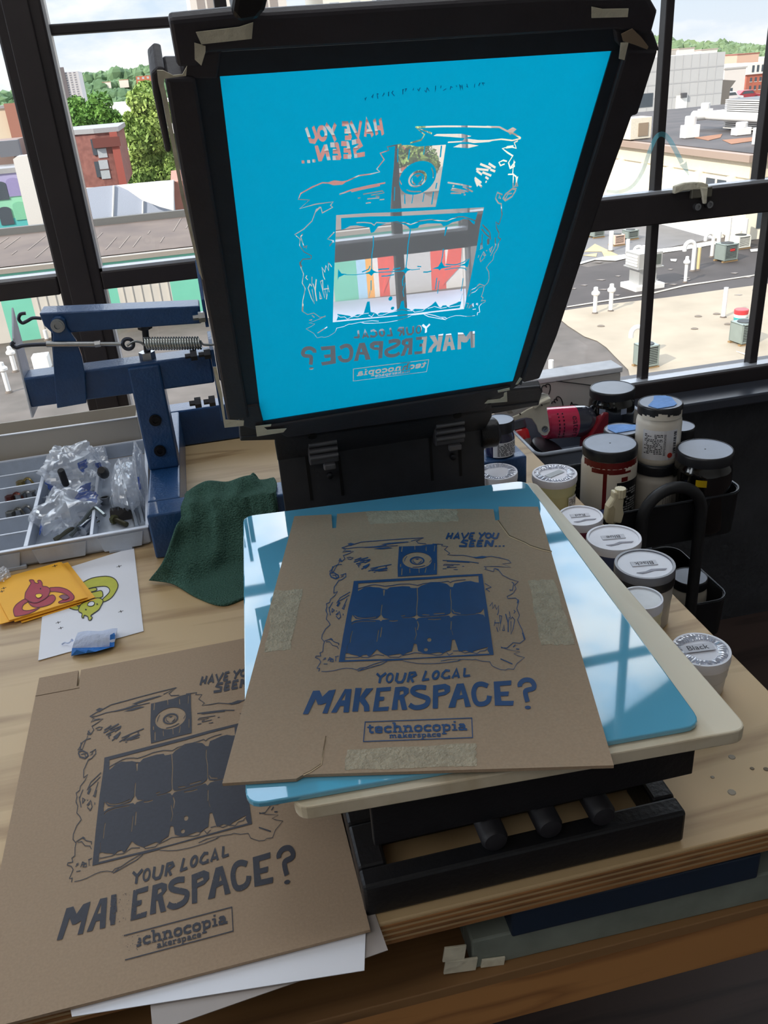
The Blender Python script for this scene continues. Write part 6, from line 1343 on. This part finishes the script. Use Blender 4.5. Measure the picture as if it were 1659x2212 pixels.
b = MB(); b.extrude([c+Vector((x*rt, y*rt, H_+.0002)) for x, y in ((-.55, -.75), (.25, -.72), (.5, -.55), (.72, .35), (.55, .62), (.1, .8), (-.2, .3), (-.75, -.25))], (0, 0, .0006)); b.build('blue_tape', M('painter_tape_pale', (112, 160, 226), .65, 0, .08, 60, .3, 120), t)
b = MB(); rnd = random.Random(4)
for k in range(16):
    a = FR-1.0+k*.13; arc_patch(b, c, rt*1.012, hb-.003, hb+rnd.uniform(.002, .010), a, a+.14, 2)
b.build('dried_ink', jarw, t)
t, c2, hb = jar('white ink jar with black lid, lower jar of the stacked pair', Vector((pt_.x, pt_.y, -.093+h2-.001)), rt, h2-.001, M('jar_cream', (196, 190, 180), .45, 0, .04, 20))
b = MB(); rnd = random.Random(8)
for k in range(4): arc_patch(b, c2, rt*1.024, .018, .05+rnd.uniform(-.01, .008), FR+.28+k*.11, FR+.30+k*.11, 1)
b.build('label_text', typek, t)
b = MB(); q = c2+Vector((rt*1.03*math.cos(FR+.86), rt*1.03*math.sin(FR+.86), .042)); A_ = basis((-math.sin(FR+.86), math.cos(FR+.86), 0), (0, 0, 1))
b.rings([[q+A_ @ Vector((math.cos(a)*s_, math.sin(a)*s_, 0)) for a in [2*PI*k/16 for k in range(16)]] for s_ in (.0062, .0052)], cap=False); b.rings([[q+A_ @ Vector((math.cos(a)*s_, math.sin(a)*s_, 0)) for a in [2*PI*k/16 for k in range(16)]] for s_ in (.0034, .0026)], cap=False); b.build('label_mark', typek, t)
# dark jar right
glassd = M('jar_black_ink', (9, 8, 8), .14, 0, .3, 12, coat=.6)
p, r = psize(1530, 968, 120, 1.145); p.x = min(p.x, KX1-r*1.03-.006); h = p.z-(-.093)
t, c, hb = jar('dark jar of black ink with a yellow smear, front right on the cart', p, r, h, glassd); lid_dot(t, c, h)
b = MB(); arc_patch(b, c, r*1.026, .012, .05, FR-1.05, FR-.62); b.build('label', M('label_grey', (110, 106, 100), .6), t, smooth=40)
b = MB(); arc_patch(b, c, r*1.026, .004, .062, FR+.95, FR+1.45); b.build('label', labw, t, smooth=40)
lines_patch('label_text', c, r*1.03, .012, .055, FR+1.02, FR+1.36, 10, t, typek, 9)
b = MB(); arc_patch(b, c, r*1.026, hb-.031, hb-.019, FR-.42, FR-.05); b.build('ink_smear', M('yellow_ink', (196, 164, 20), .35), t, smooth=40)
# two jars behind
p, r = psize(1343, 926, 76, 1.258)
t, c, hb = jar('jar whose lid is crossed by blue tape, behind the red-dripped jar', p, r, p.z-(-.093), M('jar_purple_ink', (40, 34, 70), .25, 0, .2, 20))
b = MB(); H_ = p.z+.093; b.extrude([c+Vector((x*r, y*r, H_+.0002)) for x, y in ((-.6, -.5), (.9, -.45), (.95, .2), (.2, .6), (-.5, .75), (-.75, .2))], (0, 0, .0006)); b.build('blue_tape', M('painter_tape_pale', (112, 160, 226), .65, 0, .08, 60, .3, 120), t)
p, r = psize(1484, 916, 70, 1.255); p.x = min(p.x, KX1-.037)
jar('plain black jar with grey lid behind the upper stacked jar', p, r, p.z-(-.093), M('jar_navy', (30, 34, 48), .3))
# small blue lidded jar at the front left corner of the cart
p = Vector((.5745, 1.1335, -.041)); jar('low jar with a dark blue lid in the front corner of the cart', p, .0245, p.z-(-.093), M('jar_navy', (30, 34, 48), .3), M('lid_navy', (40, 48, 82), .4), M('lid_navy_top', (62, 72, 112), .4), .014)
# second tier jars
p, r = psize(1490, 1244, 76, 1.165); jar('small jar with grey lid on the middle cart tray, right of the handle post', p, r, p.z-(-.297), jarw)
p = Vector((.648, 1.205, -.232)); jar('small grey-lidded jar on the middle cart tray, left one behind the tubs', p, .033, p.z-(-.297), jarw)
# spray nozzle bottle
t = thing('spray_bottle', (.6215, 1.128, -.093), 'cream trigger spray head standing at the front of the cart by the handle', 'spray bottle')
crm = M('cream_plastic', (222, 212, 180), .45, 0, .06, 40); Y_ = 1.085
def sy(px, py, y=Y_): return aty(px, py, y)
b = MB(); b.extrude([sy(*q) for q in ((1309, 1128), (1314, 1096), (1326, 1078), (1327, 1064), (1346, 1064), (1349, 1080), (1347, 1098), (1349, 1110), (1343, 1132))], (0, .014, 0)); b.build('trigger_body', crm, t, bevel=.003)
b = MB(); b.extrude([sy(*q, Y_-.001) for q in ((1310, 1130), (1315, 1098), (1325, 1090), (1330, 1100), (1326, 1132))], (0, .006, 0)); b.build('trigger', M('cream_plastic_dark', (196, 184, 150), .5), t, bevel=.0015)
A_ = basis((1, 0, 0), (0, .35, -1)) ; q0 = sy(1340, 1060, Y_+.006); b = MB()
b.rings([[q0+Vector((.0088*f_*math.cos(a), .0088*f_*math.sin(a), z_)) for a in [2*PI*k/24 for k in range(24)] for f_ in ((1, .9)[int(round(a*24/(2*PI))) % 2],)] for z_ in (-.010, .004)]); b.build('nozzle_cap', crm, t, smooth=20)
b = MB(); b.lathe([(.010, 0), (.017, .004), (.017, .03), (.008, .045)], Vector((sy(1328, 1130).x, Y_+.035, -.093)), 20); b.build('bottle', film('bottle_clear', (200, 200, 196), .4, .4), t, smooth=40)
b = MB(); b.tube([Vector((sy(1328, 1130).x, Y_+.035, -.05)), sy(1330, 1118, Y_+.008)], .007, 10); b.build('neck', crm, t, smooth=40)
# ------------------------------------------------------------------ tubs along the bench edge
def tub(label, top, r, h, wall_m, rim_m, ltop, word_=None, up=False, rough_lid=False, black_ring=False, taper=.86):
    c = Vector((top.x, top.y, 0.0006)); h = top.z-.0006; t = thing('plastic_tub', c, label, 'ink tub', 'ink tubs on the bench')
    prof = [(r*taper*.96, 0), (r*taper, .002)]
    n = 7; h0 = h*.42
    prof += [(r*(taper+(1-taper)*.35), h0)]
    for k in range(n):
        z = h0+(h-.010-h0)*k/(n-1); prof.append((r*(taper+(1-taper)*(.4+.45*k/n))+(.0006 if k % 2 else -.0004), z))
    b = MB(); b.lathe(prof, c, 36); b.build('cup', wall_m, t, smooth=50)
    b = MB(); b.lathe([(r*.93, h-.012), (r*.985, h-.012), (r, h-.0095), (r, h-.002), (r*.985, h), (r*.90, h), (r*.885, h-.0018)], c, 40, cap=False); b.build('lid', rim_m, t, smooth=40)
    b = MB(); b.lathe([(r*.885, h-.0022), (r*.885, h-.0016)], c, 40); b.build('lid_top', ltop, t)
    if black_ring:
        b = MB(); b.lathe([(r*1.002, h-.022), (r*1.006, h-.016), (r*1.004, h-.0105)], c, 40, cap=False); b.build('dark_band', lidb, t, smooth=40)
    if rough_lid:
        rnd = random.Random(int(r*1e6)); b = MB()
        for k in range(44):
            a = k*2*PI/44; r0 = r*(.60+.06*math.sin(3*a)); r1 = r*.86
            q0 = c+Vector((math.cos(a)*r0, math.sin(a)*r0, h-.0012)); q1 = c+Vector((math.cos(a+rnd.uniform(-.12, .12))*r1, math.sin(a+rnd.uniform(-.12, .12))*r1, h-.0004))
            b.tube([q0, (q0+q1)/2+Vector((0, 0, rnd.uniform(.0003, .0016))), q1], [.0011, rnd.uniform(.0012, .0022), .0011], 6)
        b.build('crinkled_film', film('lid_film', (226, 230, 242), .25, .4, .15, gl=.35), t, smooth=50)
    if word_:
        s_ = 1 if up else -1; d0 = Vector((0, .004 if up else .002, 0)); rz = RZ(-.17)
        b = MB(); b.box(c+Vector((0, d0.y, h-.0010)), (r*.86, r*.30, .0006), rz); b.build('label', M('label_paper', (206, 206, 214), .6), t)
        text_mesh('label_text', word_, lambda x, y: c+rz @ Vector((x*s_, d0.y+y*s_, h-.0005)), r*.30, typek, t)
        b = MB(); qq = [(-.5, -.40), (-.35, -.52), (-.05, -.5), (.1, -.46), (.45, -.54), (.55, -.46), (.3, -.40), (.05, -.34), (-.2, -.42)]
        b.extrude([c+Vector((x*r, y*r, h-.0014)) for x, y in qq], (0, 0, .0004)); b.build('smear', M('smear_grey', (150, 150, 162), .6), t)
    return t, c, h
clearlid = film('clear_lid', (220, 224, 232), .2, .4, .2, gl=.2)
p, r = psize(1074, 1018, 88, 1.113); tub('clear lidded tub half hidden behind the black clamp plate', p, r, p.z, film('tub_clear', (206, 210, 214), .35, .5), lidw, lidw, None, rough_lid=True)
p, r = psize(1198, 1022, 97, 1.13); t, c, h = tub('tub of pale green-yellow ink with crinkled clear lid at the bench edge', p, r, p.z, M('tub_pale_green', (206, 206, 160), .4, 0, .05, 30, sss=.2), lidw, lidw, None, rough_lid=True)
b = MB(); arc_patch(b, c, r*.975, .004, h*.42, FR+.65, FR+1.25); b.build('label', labw, t, smooth=40); lines_patch('label_text', c, r*.982, .006, h*.36, FR+.7, FR+1.2, 6, t, typek, 12)
b = MB(); b.box(c+Vector((0, 0, h-.0008)), (r*.9, r*.34, .0004), RZ(.4)); b.build('label', M('label_dim', (186, 192, 196), .6), t)
p, r = psize(1254, 1113, 96, 1.012); tub('tub of red ink, white lid with an upside-down name label', p, r, p.z, M('tub_red', (120, 40, 62), .4, 0, .1, 30), lidw, lidw, 'Red')
p, r = psize(1326, 1160, 117, .912); tub('tub of blue ink, white lid with an upside-down name label', p, r, p.z, M('tub_blue', (44, 62, 104), .4, 0, .1, 30), lidw, lidw, 'Blue')
p, r = psize(1393, 1217, 131, .80); p.x -= .0; tub('tall tub of black ink, dark band under its white lid, upside-down label', p, r*.985, p.z, M('tub_greywhite', (186, 184, 182), .4, 0, .06, 30, sss=.1), M('lid_clear_dark', (120, 122, 132), .3, 0, .05, 30), lidw, 'Black', black_ring=True, taper=.90)
p = atz(1378, 1292, .088); tub('small clear-lidded tub with white contents tucked against the birch board', Vector((max(p.x, .4105), p.y, .088)), .0235, .088, M('tub_cream', (222, 212, 176), .4, 0, .05, 30), lidw, M('lid_milky', (206, 208, 212), .3), None)
p, r = psize(1515, 1402, 124, .665); t, c, h = tub('tub of black ink with crinkled film lid at the near bench edge', p, r, p.z, M('tub_white', (206, 204, 206), .45, 0, .05, 30), lidw, lidw, None, rough_lid=True)
rz = RZ(-.12); b = MB(); b.box(c+rz @ Vector((-.003, .003, h-.0002)), (r*1.15, r*.42, .0006), rz); b.build('label', M('label_paper', (206, 206, 214), .6), t); text_mesh('label_text', 'Black', lambda x, y: c+rz @ Vector((x-.003, .003+y, h+.0003)), r*.36, typek, t)
# jar with purple ink standing on the blue beam
p = aty(1078, 905, 1.187); h = p.z-(ZL+.0006)
t, c, hb = jar('jar of dark purple ink with white label standing on the blue beam', p, .0235, h, M('jar_purple_dark', (36, 32, 64), .2, 0, .2, 20, coat=.5), group='ink jars')
b = MB(); arc_patch(b, c, .0235*1.026, .002, h*.46, FR-.4, FR+1.6); b.build('label', labw, t, smooth=40); lines_patch('label_text', c, .0235*1.032, .004, h*.43, FR-.1, FR+1.4, 9, t, typek, 14, .9)

# ================================================================== grey tote behind the cart with bottles, squeegee, scoop
tt = thing('grey_tote', (.75, 1.61, FZ), 'grey plastic tote behind the cart, filled with bottles and tools', 'storage bin')
GX0, GX1, GY0, GY1, GZ = .573, .86, 1.445, 1.645, -.0625
b = MB(); o_ = lambda z, i: rrect(GX0+i, GX1-i, GY0+i, GY1-i, .018, z)
b.rings([o_(FZ+.001, .03), o_(GZ, 0), o_(GZ, .004), o_(-.145, .006)]); b.build('tote_body', M('tote_grey', (132, 142, 160), .45, 0, .06, 30), tt, smooth=40)
MB().tube(rrect(GX0, GX1, GY0, GY1, .018, GZ), .0045, 8, closed=True).build('tote_rim', M('tote_rim', (168, 178, 194), .4), tt, smooth=60)
# pink bottle lying on its side
t = thing('pink_bottle', aty(1232, 908, 1.585)-Vector((0, 0, .05)), 'clear bottle of pink liquid lying on its side in the grey tote', 'bottle')
a, e = aty(1175, 915, 1.585), aty(1312, 905, 1.585); d_ = (e-a); L_ = d_.length; d_ = d_.normalized(); rb = .034; A_ = basis(Vector((0, 1, 0)).cross(d_), Vector((0, 1, 0))); A_ = Matrix((Vector((0, 1, 0)), d_.cross(Vector((0, 1, 0))), d_)).transposed()
b = MB(); b.lathe([(rb*.9, 0), (rb, .004), (rb, L_*.46)], a, 32, A_); b.build('pink_liquid', M('pink_liquid', (206, 52, 88), .15, 0, .1, 10, coat=.7), t, smooth=40)
b = MB(); b.lathe([(rb*1.01, L_*.46), (rb*1.0, L_*.60), (rb*.9, L_*.70), (rb*.72, L_*.76)], a, 32, A_); b.build('shoulder', M('bottle_dark_clear', (58, 60, 72), .08, 0, .1, 10, coat=1), t, smooth=40)
b = MB(); b.lathe([(rb*.74, L_*.76), (rb*.84, L_*.78), (rb*.84, L_*.97), (rb*.7, L_*1.0)], a, 32, A_); b.build('cap', M('cap_smoke', (44, 44, 52), .25), t, smooth=40)
text_mesh('label_text', 'eaters', lambda x, y: a+d_*(L_*.40+y*1.0)+A_ @ Vector((math.sin(-x/rb*1.0-.0)*rb*1.0*(1), 0, 0))*0+Vector((0, -rb*1.012*math.cos(x/rb), -rb*1.012*math.sin(x/rb))), .020, M('type_plum', (70, 14, 40), .6), t)
lines = MB()
for k in range(2):
    for q in range(8): lines.box(a+d_*(L_*(.22-.07*k))+Vector((0, -rb*1.006*math.cos(-.9+.22*q), -rb*1.006*math.sin(-.9+.22*q))), (.0025, .001, .0045))
lines.build('label_small_text', M('type_plum', (70, 14, 40), .6), t)
# red squeegee handle
b = MB(); q = [aty(x, y, 1.545) for x, y in ((1262, 1000), (1264, 958), (1306, 893), (1326, 884), (1337, 897), (1339, 912), (1318, 920), (1294, 956), (1280, 1004))]
b.extrude(q, (0, .03, 0)); o = b.build('squeegee', M('squeegee_red', (132, 26, 38), .3, 0, .1, 30, coat=.3), bevel=.004); tag(o, 'dark red squeegee handle leaning in the grey tote', 'squeegee')
# red ink jars lying in the tote, mostly in shadow
t = thing('ink_jar', aty(1133, 960, 1.60)-Vector((0, 0, .05)), 'red ink jar with grey label at the left end of the tote', 'ink jar', 'ink jars')
a, e = aty(1112, 912, 1.60), aty(1136, 1000, 1.56); d_ = (a-e).normalized(); A_ = basis(d_.orthogonal(), d_.cross(d_.orthogonal())); L_ = (a-e).length
b = MB(); b.lathe([(.021, 0), (.023, .004), (.023, L_*.55)], e, 28, A_); b.build('label', M('label_greyish', (136, 130, 128), .6), t, smooth=40)
b = MB(); b.lathe([(.0232, L_*.55), (.0232, L_*.75), (.019, L_*.82)], e, 28, A_); b.build('body', M('jar_bright_red', (196, 40, 44), .25, 0, .1, 20, coat=.5), t, smooth=40)
b = MB(); b.lathe([(.022, L_*.82), (.022, L_*1.0)], e, 28, A_); b.build('lid', M('lid_smoke', (64, 66, 74), .4), t, smooth=40)
t = thing('ink_jar', aty(1180, 985, 1.545)-Vector((0, 0, .03)), 'cream jar lying with its black lid up behind the tote front', 'ink jar', 'ink jars')
c = aty(1182, 968, 1.545); d_ = Vector((.35, -.2, .9)).normalized(); A_ = basis(d_.orthogonal(), d_.cross(d_.orthogonal()))
b = MB(); b.lathe([(.033, -.055), (.034, -.05), (.034, -.012)], c, 28, A_); b.build('body', M('jar_tan', (200, 184, 150), .5), t, smooth=40); b = MB(); b.lathe([(.035, -.012), (.035, .004), (.03, .006)], c, 28, A_); b.build('lid', lidb, t, smooth=40)
# scoop coater lying across the tote
sc = thing('scoop_coater', aty(1130, 880, 1.50)-Vector((0, 0, .03)), 'silver emulsion scoop coater with screwed end cap lying across the grey tote', 'scoop coater')
alu = M('brushed_aluminium', (224, 226, 224), .3, .35, .06, 30, stretch=(.1, 1, 1)); capm = M('endcap_beige', (230, 224, 206), .45, 0, .05, 40)
YS = 1.50
def sq(x, y, yy=YS): return aty(1000+x/5.53, 760+y/5.53, yy)
b = MB(); b.extrude([sq(*q) for q in ((855, 652), (935, 628), (1045, 590), (1058, 615), (1004, 668), (1036, 890), (1040, 945), (1012, 995), (978, 1004), (945, 998), (905, 958), (880, 880), (825, 802), (755, 788), (690, 800), (600, 835), (598, 778), (690, 740), (770, 690))], (0, .004, 0)); b.build('end_cap', capm, sc, bevel=.0015)
b = MB(); b.extrude([sq(*q, YS-.006) for q in ((855, 640), (940, 598), (1048, 548), (1056, 572), (1040, 604), (935, 634), (862, 690), (846, 668))], (0, .012, 0)); b.build('cap_lip', capm, sc, bevel=.002)
b = MB()
sec = [(560, 672), (700, 590), (860, 520), (960, 492), (1020, 512), (1046, 556), (950, 600), (855, 642), (700, 690), (600, 735)]
b.rings([[sq(*q, YS+.004) for q in sec], [sq(q[0]-60, q[1]+6, YS+.05) for q in sec]]); b.build('trough', alu, sc, smooth=50, bevel=.001)
for q, r_ in (((975, 918), .0065), ((938, 634), .0014), ((680, 740), .0014)):
    b = MB(); b.lathe([(r_*.3, -.001), (r_*.45, -.0035), (r_, -.003), (r_, 0)], sq(*q, YS-(.006 if q[1] == 634 else 0)), 20, AX @ Matrix.Diagonal((1, 1, -1))); b.build('screw', zinc if r_ > .003 else black_pl, sc, smooth=30)
# big dark jar at the back of the tote
p, r = psize(1323, 836, 100, 1.585)
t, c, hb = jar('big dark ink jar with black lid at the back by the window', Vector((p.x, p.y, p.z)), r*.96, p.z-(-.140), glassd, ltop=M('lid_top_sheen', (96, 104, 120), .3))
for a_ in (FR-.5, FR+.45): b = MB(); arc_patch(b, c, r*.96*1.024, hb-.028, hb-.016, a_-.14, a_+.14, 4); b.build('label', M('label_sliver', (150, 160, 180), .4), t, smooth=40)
b = MB(); b.extrude([aty(*q, 1.57) for q in ((1368, 880), (1400, 906), (1398, 920), (1362, 912))], (0, .03, .0)); o = b.build('folded_card', M('folded_card', (214, 208, 196), .7)); tag(o, 'cream folded card upright beside the big dark jar', 'card')
# white doodled box against the window
bx = thing('doodle_box', (.70, 1.73, -.3), 'white box with black looping doodles against the window right of the screen', 'box')
wb_m = M('box_offwhite', (206, 202, 198), .6, 0, .03, 8)
YD = 1.705
ztop = aty(1230, 820, YD).z
b = MB(); b.span((.52, YD, FZ+.001), (aty(1341, 815, YD).x, YD+.055, ztop)); b.build('box_body', wb_m, bx, bevel=.003)
b = MB(); b.span((.518, YD-.002, ztop), (aty(1342, 815, YD).x+.002, YD+.057, ztop+.012)); b.build('box_lid', M('box_lid_white', (226, 228, 234), .5), bx, bevel=.002)
b = MB(); b.tube([aty(*q, YD-.001) for q in ((1150, 822), (1200, 823), (1245, 828), (1290, 834))], .0009, 6)
dm = M('marker_black', (24, 24, 28), .6)
def dood(pts): b.tube(smooth_path([aty(1000+x/5.53, 760+y/5.53, YD-.001) for x, y in pts], 6), .0011, 6)
dood([(890, 500), (888, 460), (905, 445), (930, 450), (945, 475), (940, 430), (960, 405), (985, 405), (1000, 425), (990, 395), (1015, 385), (1040, 400), (1042, 450), (1025, 510)])
dood([(790, 530), (800, 500), (825, 490), (855, 515)])
dood([(1060, 620), (1065, 600), (1090, 595), (1105, 610), (1088, 580), (1100, 565), (1120, 570), (1130, 585), (1115, 550), (1135, 535), (1165, 550), (1185, 590), (1195, 640)])
dood([(1285, 640), (1298, 600), (1310, 625), (1350, 628), (1395, 640)])
b.build('doodle', dm, bx, smooth=60)
